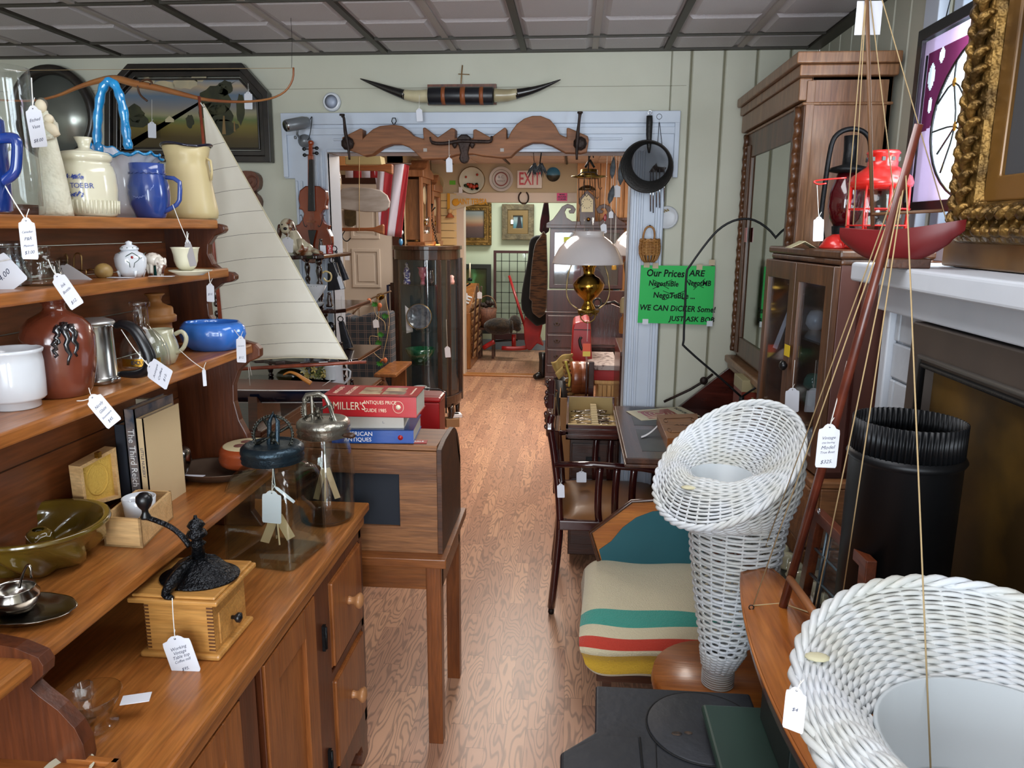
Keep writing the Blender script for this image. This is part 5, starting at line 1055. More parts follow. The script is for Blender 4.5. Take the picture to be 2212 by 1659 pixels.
# double yoke with bull head
t=T('double_yoke','weathered carved wooden double ox yoke mounted across the top of doorway','yoke',P(1000,300,Y=3.42)); Yk=3.40
yk=[(738,297),(778,277),(783,279),(783,300),(792,290),(805,279),(820,272),(850,269),(868,272),(882,281),(893,293),(915,300),(913,276),(918,275),(945,297),(975,276),(983,278),(983,298),(1022,299),(1022,280),(1028,279),(1060,297),(1090,275),(1094,277),(1094,300),(1098,298),(1104,284),(1116,268),(1132,256),(1150,250),(1168,250),(1188,258),(1200,272),(1209,290),(1224,297),(1224,276),(1229,276),(1270,294),(1272,303),(1268,328),(1255,331),(1222,330),(1192,314),(1172,308),(1150,308),(1130,316),(1115,327),(1103,339),(1085,341),(1040,336),(1020,332),(985,334),(960,342),(912,344),(899,331),(884,318),(865,311),(845,311),(825,318),(803,334),(785,337),(768,329),(745,322)]
b=MB(); b.pr(px2(yk[::-1],Yk),Yk,Yk+.065,'Y'); b.build('yoke_beam',YOKE,t,bevel=.010,seg=3)
b=MB(); 
for x in (918,1084):
    q=P(x,324,Y=Yk-.001); b.box(q.x-.007,q.x+.009,Yk-.0015,Yk+.01,q.z-.007,q.z+.007)
b.build('bow_hole',mat('light_hole','a9a29c',.7),t)
b=MB(); b.tube([P(850,269,Y=Yk+.03),P(846,262,Y=Yk+.03),P(848,255,Y=Yk+.03),P(854,255,Y=Yk+.03),P(856,262,Y=Yk+.03),P(852,269,Y=Yk+.03)],.0022,6); b.build('hanging_ring',BLK,t)
for xs,nm in ((((739,250),(743,256),(746,285),(752,315),(755,345)),'hames'),(((1253,245),(1251,262),(1248,290),(1246,320),(1246,345)),'hames')):
    b=MB(); b.tube(smoothpts([P(x,y,Y=Yk-.03) for x,y in xs],3),[.008,.007,.006,.006,.006,.007,.008,.008,.008,.006,.006,.005,.005],8); q=P(xs[2][0]+5,310,Y=Yk-.012); b.lathe([(.03,0),(.028,.008),(.012,.014),(.002,.016)],q,9,m=face((0,-1,0))); q=P(xs[0][0],xs[0][1],Y=Yk-.03); b.cyl(q,q+VM((0,0,.007)),.012,n=10); b.build('iron_peg',IRON,t)
b=MB(); hd=[(988,296),(996,290),(1008,290),(1016,296),(1017,306),(1013,315),(1010,330),(1013,342),(1009,351),(1002,353),(995,351),(991,342),(994,330),(990,314),(986,306)]
b.pr(px2(hd[::-1],Yk-.03),Yk-.03,Yk,'Y'); 
for s in (-1,1): b.sph(P(1001+s*19,312,Y=Yk-.02),(.014,.008,.017),8)
b.build('bull_head',IRON,t,bevel=.006); b=MB()
b.tube(smoothpts([P(x,y,Y=Yk-.03) for x,y in ((929,296),(934,308),(960,310),(990,305),(1012,305),(1040,306),(1060,305),(1062,294))],3),[.004]*3+[.0075]*16+[.005]*3,8); b.build('bull_horns',IRON,t)
pricetag(t,(970,302),(970,340),(971,372),Yk-.04,['',''],w=.45)
# ---- ornaments on the whatnot stand
def setp(x,y,Y): return P(x,y,Y=Y)
t=T('dog_figurine','cream and brown china figurine of a sitting spaniel on the top tier','figurine',P(655,546,Y=2.98)); c=P(655,546,Y=2.98); k=mpp(c); Yd=2.98
DOGM=mat('dog_glaze','c9c0a6',.2,coat=.5,c2='7a4326',ns=16,lo=.55,hi=.62); b=MB()
q=lambda x,y,dy=0:P(x,y,Y=Yd+dy)
b.tube(smoothpts([q(628,500),q(634,512),q(640,528),q(655,538),q(675,540)],3),[.022,.024,.026,.028,.031,.034,.036,.037,.036,.034,.03,.024,.016],14)
b.sph(q(621,490),(.030,.030,.034),16); b.sph(q(617,497,-.022),(.018,.018,.015),12)
b.tube([q(630,505,-.01),q(634,530,-.03),q(630,545,-.035)],[.016,.013,.010],8); b.tube([q(645,520,-.015),q(652,540,-.04),q(640,546,-.05)],[.014,.012,.008],8); b.tube([q(670,540,0),q(690,545,-.01),q(697,546,-.02)],[.014,.008,.004],8)
b.build('body',DOGM,t)
EAR=mat('dark_ear_glaze','4a281a',.2,coat=.5)
for s,x in ((-1,604),(1,634)):
    b=MB(); b.sph(q(x,500,-.005),(.009,.014,.030),10); b.build('ear',EAR,t)
b=MB(); b.sph(q(616,494,-.042),(.009,.006,.006),8); b.build('nose',BLKP,t)
for x in (609,624):
    b=MB(); b.sph(q(x,485,-.028),(.0035,.003,.0035),6); b.build('eye',BLKP,t)
pricetag(t,(622,500),(622,512),(621,545),Yd-.07,['','','',''],w=.75)
t=T('sale_card','small red sale card with white sideways lettering below the violin','card',P(700,535,Y=3.0)); b=MB(); a,c_=px2([(706,529),(719,548)],3.0); b.box(a[0],c_[0],3.0,3.001,c_[1],a[1]); b.mi=1; b.text('SALE',((a[0]+c_[0])/2,2.9994,(a[1]+c_[1])/2),.016,(0,0,-1),(1,0,0)); b.mi=2; d,e=px2([(691,530),(704,548)],3.0); b.box(d[0],e[0],3.0,3.001,e[1],d[1]); b.build('card',[REDP,WT_,PAPER],t)
# gravy boat
t=T('gravy_boat','white china gravy boat with dark beaded rim and gold loop handle','gravy boat',P(668,656,Y=2.98)); c=P(668,656,Y=2.98); k=mpp(c)
def gb(u,v):
    a=TAU*u; pr=[(18,4),(20,8),(30,18),(40,32),(44,40)]; j=v*4; i=min(int(j),3); f=j-i; r=pr[i][0]*(1-f)+pr[i+1][0]*f; h=pr[i][1]*(1-f)+pr[i+1][1]*f
    return c+VM((r*k*math.cos(a)*(1.1 if math.cos(a)<0 else .9),r*k*.5*math.sin(a),(h+v*v*(12*max(0,-math.cos(a))**2))*k))
b=MB(); b.grid(gb,40,10,cu=True); b.grid(lambda u,v:gb(u,v)*.97+c*.03+VM((0,0,.003)),40,10,cu=True); b.add([gb(i/40,0) for i in range(40)],[tuple(range(40))]); b.build('body',WHC,t,recalc=False)
b=MB(); b.tube(smoothpts([P(x,y,Y=2.98) for x,y in ((697,590),(703,586),(713,590),(716,598),(713,606),(705,607),(699,600))],3),.0035,8); b.build('loop_handle',mat('gilt_china','c9b27a',.2,coat=.5),t)
b=MB()
for i in range(30): 
    p=gb(i/40+.13,.97); b.sph(p,.0018,5)
b.build('beaded_rim',DG,t)
t=T('boat_saucer','white china saucer under the gravy boat','saucer',P(672,660,Y=2.98)); b=MB(); b.lathe([(20*k,0),(24*k,2*k),(30*k,8*k),(31*k,9*k),(24*k,5*k),(.1*k,3*k)],P(672,662,Y=2.98),32,ey=.6); b.build('dish',WHC,t)
t=T('silver_ball','small crackled dark silver glass ball on the third tier','glass ball',P(715,722,Y=2.98)); b=MB(); b.sph(P(715,708,Y=2.98),(9*k,9*k,13*k),16); b.build('ball',mat('crackle_silver','55565a',.2,.9,c2='1c1c20',ns=90),t)
# white mug
t=T('milk_glass_mug','tall white milk glass mug with square handle below the sail tip','mug',P(722,827,Y=2.95)); c=P(722,829,Y=2.95); b=MB(); b.lathe([(20*k,0),(22*k,2*k),(20*k,10*k),(20*k,40*k),(21*k,46*k),(19*k,46*k),(18*k,8*k),(.1*k,6*k)],c,30); b.build('body',WHC,t)
b=MB(); b.tube([P(x,y,Y=2.95) for x,y in ((740,798),(752,798),(757,802),(756,815),(745,828),(740,830))],.0042,8); b.build('handle',WHC,t)
t=T('dried_flowers','bunch of pale yellow green dried flowers in a speckled pot','flowers',P(680,830,Y=2.95)); b=MB(); q=P(684,832,Y=2.95); b.lathe([(18*k,0),(24*k,10*k),(22*k,16*k),(.1,16*k)],q,20); b.build('speckled_pot',mat('speckled_pot','b9b8ac',.4,c2='6f7064',ns=60,lo=.5,hi=.6),t)
rr=random.Random(4)
for mi,(cn,cc) in enumerate((('yellow_petals','b5a15a'),('pale_petals','cfcdb4'),('olive_leaves','5f6630'))):
    b=MB()
    for i in range(16):
        p=q+VM((rr.uniform(-26,30)*k,rr.uniform(-20,20)*k,rr.uniform(14,40)*k)); n=VM((rr.uniform(-1,1),rr.uniform(-1.5,0),rr.uniform(-.3,1))).normalized(); F=face(n)
        for j in range(5):
            a=TAU*j/5; s=9*k; u=VM((math.cos(a),math.sin(a),.3)); v=VM((-math.sin(a),math.cos(a),0)); b.add([p,p+F@(u*s*.6+v*s*.25),p+F@(u*s),p+F@(u*s*.6-v*s*.25)],[(0,1,2,3)])
    b.build('petals' if mi<2 else 'leaves',mat(cn,cc,.7),t,recalc=False)
t=T('green_glass_leaf_dish','dark olive glass leaf dish standing on edge on third tier','dish',P(625,815,Y=2.98)); b=MB(); b.lathe([(34*k,0),(30*k,5*k),(.1*k,8*k)],P(628,812,Y=2.98),24,m=face((0,-1,.25)),ex=1.0,ey=.5); b.build('dish',mat('olive_glass','2f2a12',.1,coat=.8),t)
# cow bells hanging by the casing
CBM=mat('dark_bell_iron','27272c',.4,.7,c2='35343a',ns=12,bump=.2,bs=80)
def cowbell(label,top,bot,w0,w1,Y,tiltx=0,grp=None):
    A,B=P(*top,Y=Y),P(*bot,Y=Y); k=mpp(A); d=(B-A).normalized(); t=T('cow_bell',label,'bell',A); b=MB(); x=VM((1,0,0)); x=(x-d*x.dot(d)).normalized(); y=d.cross(x)
    def f(u,v,s=1):
        a=TAU*u; w=(w0+(w1-w0)*v)*k*s; c=A+(B-A)*v; e=lambda q:abs(q)**.6*(1 if q>0 else -1); return c+x*w*e(math.cos(a))+y*w*.62*e(math.sin(a))
    b.grid(lambda u,v:f(u,v),32,8,cu=True); b.grid(lambda u,v:f(u,v,.94),32,8,cu=True); b.add([f(i/32,0) for i in range(32)],[tuple(range(32))]); b.build('bell_body',CBM,t,recalc=False)
    b=MB(); b.tube(ring(A-d*.012,.012,12,(0,1,0)),.0025,6,closed=True); b.build('hanging_loop',CBM,t); return t,A
t,A=cowbell('dark iron cow bell nearest the shelf stand with white tag','x' and (718,568),(727,626),10,19,3.25); pricetag(t,(718,562),(731,595),(740,624),3.2,[],w=.3)
t,A=cowbell('narrow dark iron cow bell hanging behind and right of the tagged bell',(724,543),(744,606),5,12,3.34)
t,A=cowbell('large black cow bell hanging lowest beside the plaid upholstery',(737,695),(752,752),6,13,3.25); b=MB(); b.tube([P(737,640,Y=3.24),P(737,690,Y=3.24)],.001,4); b.build('hanging_string',STR,t)
b=MB(); b.tube([P(721,515,Y=3.3),P(722,560,Y=3.3)],.001,4); b.build('hanging_string',STR,t)
# ============================================================= things hung in and around the doorway
# round sieve
t=T('iron_sieve','deep black long handled sieve with wire mesh bottom hanging on the right casing','sieve',P(1403,355,Y=3.40)); c=P(1399,358,Y=3.37); k=mpp(c); n=VM((-.28,-1,-.34)).normalized(); F=face(n)
FE=mat('cast_iron_pan','232322',.5,.4,c2='2e2c2a',ns=8,bump=.25,bs=90); b=MB(); b.lathe([(r*k,h*k) for r,h in ((40,-26),(42,-26),(55,8),(57,10),(54,10),(40.5,-24),(40,-26))],c,44,m=F); b.bm.faces.ensure_lookup_table()
bmesh.ops.delete(b.bm,geom=[f for f in b.bm.faces if len(f.verts)>6],context='FACES_ONLY'); b.build('pan_wall',FE,t)
b=MB(); b.lathe([(40.5*k,-25*k),(1e-3,-25*k)],c,40,m=F); b.build('mesh_bottom',glass('wire_mesh',(.62,.62,.62),.5,1.2),t)
b=MB(); b.tube([P(1402,330,Y=3.40),P(1402,318,Y=3.39),P(1402,290,Y=3.40),P(1403,262,Y=3.41),P(1403,250,Y=3.41)],[.004,.009,.013,.014,.013],10); b.build('handle',FE,t)
b=MB(); b.tube(ring(P(1404,243,Y=3.42),.008,14,(0,1,0)),.0018,6,closed=True); b.cyl(P(1404,240,Y=3.41),P(1404,240,Y=3.47),.002,n=6); b.build('hanging_ring',CHROME,t)
# wind chime behind skillet
t=T('wind_chime','wind chime with small dark sailboat silhouette and five silver tubes','wind chime',P(1425,370,Y=3.465)); b=MB(); b.tube(ring(P(1424,252,Y=3.465),.011,16,(0,1,0)),.0016,6,closed=True); b.build('hanging_ring',BLK,t)
b=MB(); b.tube([P(1424,258,Y=3.465),P(1421,310,Y=3.465)],.0012,4); b.tube([P(1424,258,Y=3.465),P(1430,312,Y=3.465)],.0012,4); b.build('cords',BLK,t)
for i,(x,y0,y1) in enumerate(((1405,370,457),(1411,370,460),(1418,368,448),(1425,366,449),(1435,360,437))):
    b=MB(); b.cyl(P(x,y0,Y=3.462),P(x,y1,Y=3.462),.0032,n=10); b.build('chime_tube',CHROME,t)
b=MB(); b.pr(px2([(1402,372),(1410,360),(1418,352),(1420,360),(1440,362),(1432,372)],3.465),3.46,3.466,'Y'); b.build('boat_silhouette',IRON,t)
# small plate and wall basket
t=T('small_plate','small white plate with green and brown wreath hung on the wall','plate',P(1440,470,Y=3.47)); c=P(1440,470,Y=3.495); k=mpp(c); b=MB(); F=face((0,-1,0)); b.lathe([(r*k,h*k) for r,h in ((10,0),(14,1),(22,4),(24,7),(20,5),(12,3),(1e-3,3))],c,40,m=F); b.build('dish',mat('plate_glaze','b9bcc0',.35),t)
b=MB()
for i in range(22): a=PI*.45+i*.12; rr_=15+2*math.sin(i*2.1); b.sph(c+VM((rr_*k*math.cos(a),-5*k,rr_*k*math.sin(a))),(.004,.001,.003),6)
b.build('painted_wreath',mat('wreath_paint','8a7a35',.4,c2='7a5a2c',ns=90),t)
t=T('wall_basket','small tan woven basket with tall handle hanging on the casing','basket',P(1401,545,Y=3.44)); c=P(1402,566,Y=3.42); k=mpp(c); WKR=mat('tan_reed','a3743c',.55,c2='8a5c2a',ns=40); b=MB()
pr=[(10,0),(16,6),(21,18),(22,32),(20,46)]
def bk(a,h):
    for i in range(len(pr)-1):
        if pr[i][1]<=h<=pr[i+1][1]: f=(h-pr[i][1])/(pr[i+1][1]-pr[i][1]); r=pr[i][0]*(1-f)+pr[i+1][0]*f; break
    return c+VM((r*k*math.cos(a),r*k*.7*math.sin(a),h*k))
for j in range(9):
    h=16+j*3.4; b.tube([bk(TAU*i/48,min(45.9,h))*(1)+VM((math.cos(TAU*i/48),math.sin(TAU*i/48),0))*(.0016*(1 if (i//2+j)%2 else -1)) for i in range(48)],.0034,6,closed=True)
for i in range(16): a=TAU*i/16; b.tube([bk(a,h) for h in (0,6,18,32,45)],.003,5,flat=1.5)
b.build('woven_body',WKR,t); b=MB(); b.tube([bk(TAU*i/40,45.9)+VM((0,0,.004*math.sin(i*1.6))) for i in range(40)],.0055,6,closed=True); b.build('rim',WKR,t)
b=MB(); b.tube(smoothpts([P(x,y,Y=3.42) for x,y in ((1389,524),(1390,508),(1395,494),(1404,489),(1412,495),(1414,510),(1411,526))],3),.0045,8); b.build('handle',WKR,t); b=MB(); b.cyl(P(1404,487,Y=3.41),P(1404,487,Y=3.48),.003,n=8); b.build('nail',BLK,t)
# green sign
t=T('price_sign','bright green handwritten cardboard sign taped half over the casing','sign',P(1461,640,Y=3.45)); GRN=mat('green_card','17b24e',.6)
A,B,C_,D=P(1385,573,Y=3.455),P(1545,575,Y=3.455),P(1538,702,Y=3.455),P(1377,697,Y=3.455); b=MB(); n_=VM((0,-.0015,0)); b.add([A,B,C_,D,A+n_,B+n_,C_+n_,D+n_],[(4,5,6,7),(0,3,2,1),(0,1,5,4),(1,2,6,5),(2,3,7,6),(3,0,4,7)],False)
b.build('card',GRN,t); b=MB(); 
def sg(s,x,y,sz,sx=1,sh=.15): b.text(s,P(x,y,Y=3.4525),sz,(1,0,-.02),(0,0,1),ext=.0002,shear=sh,sx=sx,off=sz*.022)
sg('Our Prices',1437,591,.045,.85);sg('ARE',1505,591,.038);sg('NegoshiBle',1433,613,.034,.85);sg('NegotMB',1508,612,.034,.85);sg('NegoTuBLe ...',1456,639,.036,.9);sg('WE CAN DiCKER Some!',1463,667,.036,.9);sg('JUST ASK BOB',1494,690,.032)
for q in (((1410,604),(1445,624)),((1410,624),(1452,604)),((1487,604),(1520,622)),((1498,626),(1523,602)),((1432,628),(1480,648)),((1435,648),(1480,628))): b.tube([P(*q[0],Y=3.4522),P(*q[1],Y=3.4522)],.0012,4)
b.build('handwriting',INKB,t)
TAPE=mat('masking_tape','b9a98c',.6)
for x,y in ((1397,573),(1416,575),(1511,578),(1538,568),(1533,700),(1394,696)):
    b=MB(); p,q=px2([(x-6,y-7),(x+6,y+5)],3.4515); b.box(p[0],q[0],3.451,3.452,q[1],p[1]); b.build('tape',TAPE if y<690 else WHC,t)
# hanging oil lamps just inside the middle room
def oillamp(cx,dy,full=True,label='',Y=3.8,grp=None):
    q=lambda x,y,yy=0:P(cx+x,y+dy,Y=Y+yy); c=q(0,570); k=mpp(c); t=T('hanging_oil_lamp',label,'oil lamp',q(0,680)); 
    MG=bpy.data.materials.get('opal_shade') or mat('opal_shade','c9c3c2',.12,coat=.6,c2='c3bcbb',ns=4)
    b=MB(); b.lathe([(r*k,h*k) for r,h in ((77,0),(76,3),(72,16),(63,33),(50,47),(38,56),(33,59),(32,66),(35,69),(33,69),(30,66),(31,58),(48,45),(61,31),(70,15),(75,0))],c,56); b.build('glass_shade',MG,t)
    if not full: return t,c,k,q
    b=MB(); b.lathe([(r*k,h*k) for r,h in ((13,-8),(14,10),(11,30),(10,60),(10.5,98),(11,98))],c,24); b.build('glass_chimney',GLASS,t)
    b=MB(); c2=q(0,668); b.lathe([(r*k,h*k) for r,h in ((13,-4),(16,2),(12,10),(9,16),(10,20),(22,30),(32,44),(34,54),(32,57),(30,60),(24,68),(14,73),(11,78),(13,84),(13,90),(16,92),(14,98),(12,104))],c2,40); b.build('brass_font',BRASS,t)
    b=MB(); b.lathe([(r*k,h*k) for r,h in ((20,-8),(22,-2),(14,0))],c2,14,wob=lambda a,z:.15*math.cos(7*a))
    b.tube([c2+VM((20*k*math.cos(a),20*k*math.sin(a),(-10+3*math.sin(6*a))*k)) for a in [TAU*i/30 for i in range(30)]],.003,6,closed=True); b.tube(smoothpts([c2+VM((s*k,0,h*k)) for s,h in ((-16,-10),(-14,-22),(0,-30),(14,-22),(16,-10))],3),.003,6); b.build('pierced_base',mat('cast_brass','7a6228',.35,.9,bump=.5,bs=150),t)
    for s in (-1,1):
        b=MB(); pts=smoothpts([q(s*x,y,-.0) for x,y in ((22,668),(38,655),(46,635),(45,610),(42,590),(36,572),(38,560))],4); b.tube(pts,[.0035*(1+.25*math.sin(i*1.3)) for i in range(len(pts))],7); b.build('twisted_arm',mat('arm_brass','8f7b52',.3,.8),t)
        b=MB(); b.tube([q(s*30,562),q(s*28,500),q(s*14,430),q(s*6,370)],.0016,5); b.build('hanger_rod',mat('hanger_bronze','54422c',.4,.7),t)
    b=MB(); b.tube([q(13,604),q(22,604)],.003,6); b.sph(q(24,604),(.006,.004,.006),8); b.build('wick_knob',BLK,t)
    b=MB(); b.tube([q(0,690,-.02),q(-2,738,-.03)],.0012,5); b.build('tag_string',STR,t)
    b=MB(); p,r=px2([(cx-11,742),(cx+5,770)],Y-.035); b.box(p[0],r[0],Y-.036,Y-.035,r[1],p[1]); b.build('orange_tag',mat('orange_yellow_tag','d94a16',.5),t,lab='orange and yellow tag'); b=MB(); p,r=px2([(cx-11,759),(cx+5,770)],Y-.036); b.box(p[0],r[0],Y-.0368,Y-.036,r[1],p[1]); b.build('yellow_tag_panel',mat('yellow_tag','d7b63c',.5),t)
    pricetag(t,(cx+28,500),(cx+34,483),(cx+35,503),Y-.01,['',''],w=.6)
    return t,c,k,q
t,c,k,q=oillamp(1270,0,True,'brass hanging oil lamp with large opal glass shade just past the doorway')
b=MB(); b.tube([VM((P(1271,338,Y=3.8).x,3.8,2.34)),P(1271,372,Y=3.8)],.003,6); b.tube([P(1248,380,Y=3.8),P(1258,372,Y=3.8),P(1284,372,Y=3.8),P(1292,380,Y=3.8)],.003,6); b.build('top_hanger',IRON,t)
t2,c,k,q=oillamp(1395,-18,False,'opal glass lamp shade partly hidden behind the right casing',Y=4.3)
b=MB(); b.tube([P(1395,560,Y=4.3),VM((P(1395,480,Y=4.3).x,4.3,2.34))],.003,6); b.build('hanger_rod',IRON,t2); b=MB(); b.lathe([(.02,0),(.05,.03),(.05,.06),(.02,.09),(.02,.12)],P(1395,600,Y=4.3),20); b.build('brass_font',BRASS,t2)
# crown shaped brass hanger with hooks on an iron rod
t=T('iron_bar','thin iron rod spanning under the doorway head carrying hanging kitchen things','rod',P(1300,335,Y=3.95)); b=MB(); b.tube([P(1268,334,Y=3.95),P(1285,335,Y=3.95),P(1420,336,Y=3.95)],.0035,6); b.build('rod',BLK,t)
t=T('brass_hanger','black and brass crown shaped ceiling hanger with hooks above the oil lamp','hanger',P(1275,375,Y=3.95)); Yc=3.93
b=MB(); b.tube(smoothpts([P(x,y,Y=Yc) for x,y in ((1272,352),(1274,338),(1280,334),(1282,341))],3),.003,6); b.tube([P(1274,345,Y=Yc),P(1264,362,Y=Yc)],.006,6); b.tube([P(1274,345,Y=Yc),P(1284,362,Y=Yc)],.006,6); b.build('iron_crown',BLK,t)
b=MB(); k=mpp(P(1270,375,Y=Yc)); b.lathe([(r*k,h*k) for r,h in ((20,0),(38,4),(36,6),(18,5),(18,18),(16,20),(.1,20))],P(1272,386,Y=Yc),28,ey=.7,wob=lambda a,z:.03*math.cos(12*a)); b.build('brass_gallery',mat('dull_brass','8a7434',.3,.85,c2='3a2e14',ns=30),t)
for x,y in ((1250,440),(1262,420),(1274,410),(1285,425),(1292,405)):
    b=MB(); b.tube([P(x,386,Y=Yc),P(x+1,y,Y=Yc),P(x+5,y+5,Y=Yc),P(x+8,y,Y=Yc)],.0022,5); b.build('hook',BLK,t)
# black feathers
t=T('feather_bundle','bundle of black feathers hanging from the yoke in front of the exit sign','feathers',P(1164,372,Y=3.6)); b=MB(); b.tube([P(1152,325,Y=3.5),P(1154,352,Y=3.55)],.0015,4); b.tube([P(1170,325,Y=3.5),P(1166,356,Y=3.55)],.003,5); b.build('cord',BLK,t); rr=random.Random(9)
for cx_ in (1155,1169):
    b=MB()
    for i in range(22):
        a=rr.uniform(-1.3,1.2); L=rr.uniform(16,30); p0=P(cx_+rr.uniform(-3,3),352,Y=3.55+rr.uniform(-.02,.02)); p1=P(cx_+math.sin(a)*L*.5,352+L*.6,Y=3.55); p2=P(cx_+math.sin(a)*L*.8,355+L,Y=3.55); b.tube([p0,p1,p2],[.002,.006,.0006],5,flat=.4)
    b.build('feathers',mat('black_feather','0e0f12',.45,sheen=.3),t)
# fish shaped spoons and tools hanging at right
FEA=mat('slate_feather','55606a',.6,c2='33393f',ns=30)
for i,(x0,y0,x1,y1,w_) in enumerate(((1326,338,1322,386,.016),(1344,340,1340,400,.02),(1325,400,1316,440,.018))):
    t=T('grey_feather',('long grey striped feather hanging from the rod by a thread','broad grey feather hanging beside the skillet from the rod','lowest grey feather hanging near the white tags')[i],'feather',P(x0,y0,Y=3.9)); b=MB(); A,B=P(x0,y0,Y=3.9),P(x1,y1,Y=3.9); b.tube([A+(B-A)*s for s in (0,.2,.5,.8,1)],[.002,w_*.6,w_,w_*.8,.002],6,flat=.25,up=(0,1,0)); b.build('vane',FEA,t); b=MB(); b.tube([P(x0,336,Y=3.9),A],.001,4); b.build('thread',STR,t)
t=T('hanging_tag_cluster','cluster of white tags and red charm on long strings beside oil lamp','charm',P(1330,420,Y=3.95)); b=MB()
for x0,x1,y1 in ((1322,1319,520),(1332,1330,545),(1338,1326,540),(1312,1305,455)): b.tube([P(x0,337,Y=3.95),P(x1,y1,Y=3.95)],.001,4)
b.build('strings',STR,t); b=MB(); q_=P(1307,470,Y=3.95); b.sph(q_,(.008,.003,.02),10); b.build('red_charm',REDP,t)
for (x,y,s) in ((1332,400,26),(1320,456,15),(1303,484,20)):
    b=MB(); p,r=px2([(x-s*.3,y),(x+s*.3,y+s)],3.94); b.pr([(p[0],r[1]),(r[0],r[1]),(r[0],p[1]-.008),((p[0]+r[0])/2+.003,p[1]),((p[0]+r[0])/2-.003,p[1]),(p[0],p[1]-.008)],3.94,3.9412,'Y'); b.build('price_tag',PAPER,t)
# wooden pulley and mallet string at the casing
t=T('wooden_bobbins','string of three turned wooden bobbins hanging inside the right casing','bobbins',P(1351,650,Y=3.75)); Yb=3.72; k=mpp(P(1350,650,Y=Yb))
b=MB(); b.tube([P(1356,520,Y=Yb),P(1357,566,Y=Yb)],.0018,5); b.build('cord',SISAL,t)
b=MB(); b.lathe([(r*k,h*k) for r,h in ((4,0),(5,10),(5,50),(8,66),(7,76),(5,78))],P(1353,643,Y=Yb),14); b.build('cone_bobbin',mat('grey_spool_wood','6e5744',.6),t)
b=MB(); b.lathe([(r*k,h*k) for r,h in ((12,0),(13.5,2),(13.5,26),(10,33),(5,35))],P(1352,676,Y=Yb),24); b.build('pale_bobbin',mat('pale_spool_wood','b09a70',.5),t)
b=MB(); b.lathe([(r*k,h*k) for r,h in ((11.5,0),(12.5,3),(12.5,26),(9,35),(6,38),(8,42))],P(1349,720,Y=Yb),24); b.build('amber_bobbin',mat('amber_spool_wood','9a5c26',.3,coat=.4),t)
# ============================================================= middle room
Yc=6.35; q0,q1=P(846,700,Y=6.15),P(990,700,Y=6.15); cx=(q0.x+q1.x)/2; ax=(q1.x-q0.x)/2-.01; dp=.36
t=T('curio_cabinet','dark oak bow fronted curio cabinet with glass doors full of china','cabinet',(cx,Yc,0)); zb,zt=.20,P(920,532,Y=6.0).z
def cp(th,s=1): return VM((cx+ax*s*math.cos(th),Yc-dp*s*max(0,math.sin(th))**.75,0))
arc=[cp(PI*i/24) for i in range(25)]; 
def slab(b,z0,z1,s): b.pr([(p.x,p.y) for p in [cp(PI*i/24,s) for i in range(25)]],z0,z1,'Z')
b=MB(); slab(b,zt-.03,zt,1.06); slab(b,zt-.11,zt-.03,1.0); b.build('crown',CURIO,t,bevel=.003)
b=MB(); slab(b,zb,zb+.07,1.06); slab(b,zb-.03,zb,1.0); b.build('base_moulding',CURIO,t,bevel=.006)
b=MB(); b.box(cx-ax,cx+ax,Yc-.012,Yc,zb,zt); b.build('back_panel',mat('grey_blue_backing','2a3238',.3,c2='40545c',ns=9,st=(1,1,.1)),t)
def pth(xp): 
    x=P(xp,700,Y=6.05).x; return math.acos(max(-1,min(1,(x-cx)/ax)))
for xp,w_ in ((857,.05),(950,.035),(967,.035)):
    p=cp(pth(xp)); b=MB(); b.box(p.x-w_/2,p.x+w_/2,p.y-.006,p.y+.03,zb+.07,zt-.11); b.build('door_post',CURIO,t,bevel=.003)
for p in (cp(0),cp(PI)): b=MB(); b.box(p.x-.02,p.x+.02,p.y-.05,p.y,zb,zt-.1); b.build('corner_post',CURIO,t)
CG=glass('cabinet_glass',(.93,.96,.97),.04,1.5,.03)
b=MB(); b.grid(lambda u,v:cp(PI*u)+VM((0,.0,zb+.07+v*(zt-zb-.18))),30,2); b.build('curved_glass',CG,t,recalc=False)
shz=[]
for yp in (613,712,782,866):
    z=P(905,yp,Y=6.15).z; shz.append(z)
    b=MB(); slab(b,z-.008,z,.93); b.build('shelf',CURIO if yp>860 else GLASSG,t)
for xp in (862,972):
    p=cp(pth(xp),.9); b=MB(); b.tube([VM((p.x,p.y,zb)),VM((p.x+(.02 if xp>900 else -.02),p.y-.03,zb-.08)),VM((p.x,p.y-.015,.03)),VM((p.x,p.y-.03,0))],[.03,.028,.016,.026],10); b.build('claw_foot',CURIO,t)
for x in (cx-ax+.03,cx+ax-.03): b=MB(); b.tube([(x,Yc-.03,zb),(x,Yc-.03,0)],[.022,.016],8); b.build('foot',CURIO,t)
pricetag(t,(964,690),(966,748),(968,772),5.93,[],w=.5)
def cth(name,label,cat,xp,zi,prof,m,Y=6.15,grp=None,**kw):
    z=shz[zi] if isinstance(zi,int) else zi; c=P(xp,600,Y=Y); c.z=z; k=mpp(c); t=T(name,label,cat,c,0,grp); b=MB(); b.lathe([(max(r*k,1e-4),h*k) for r,h in prof],c,24,**kw); b.build('body',m,t); return t,c,k
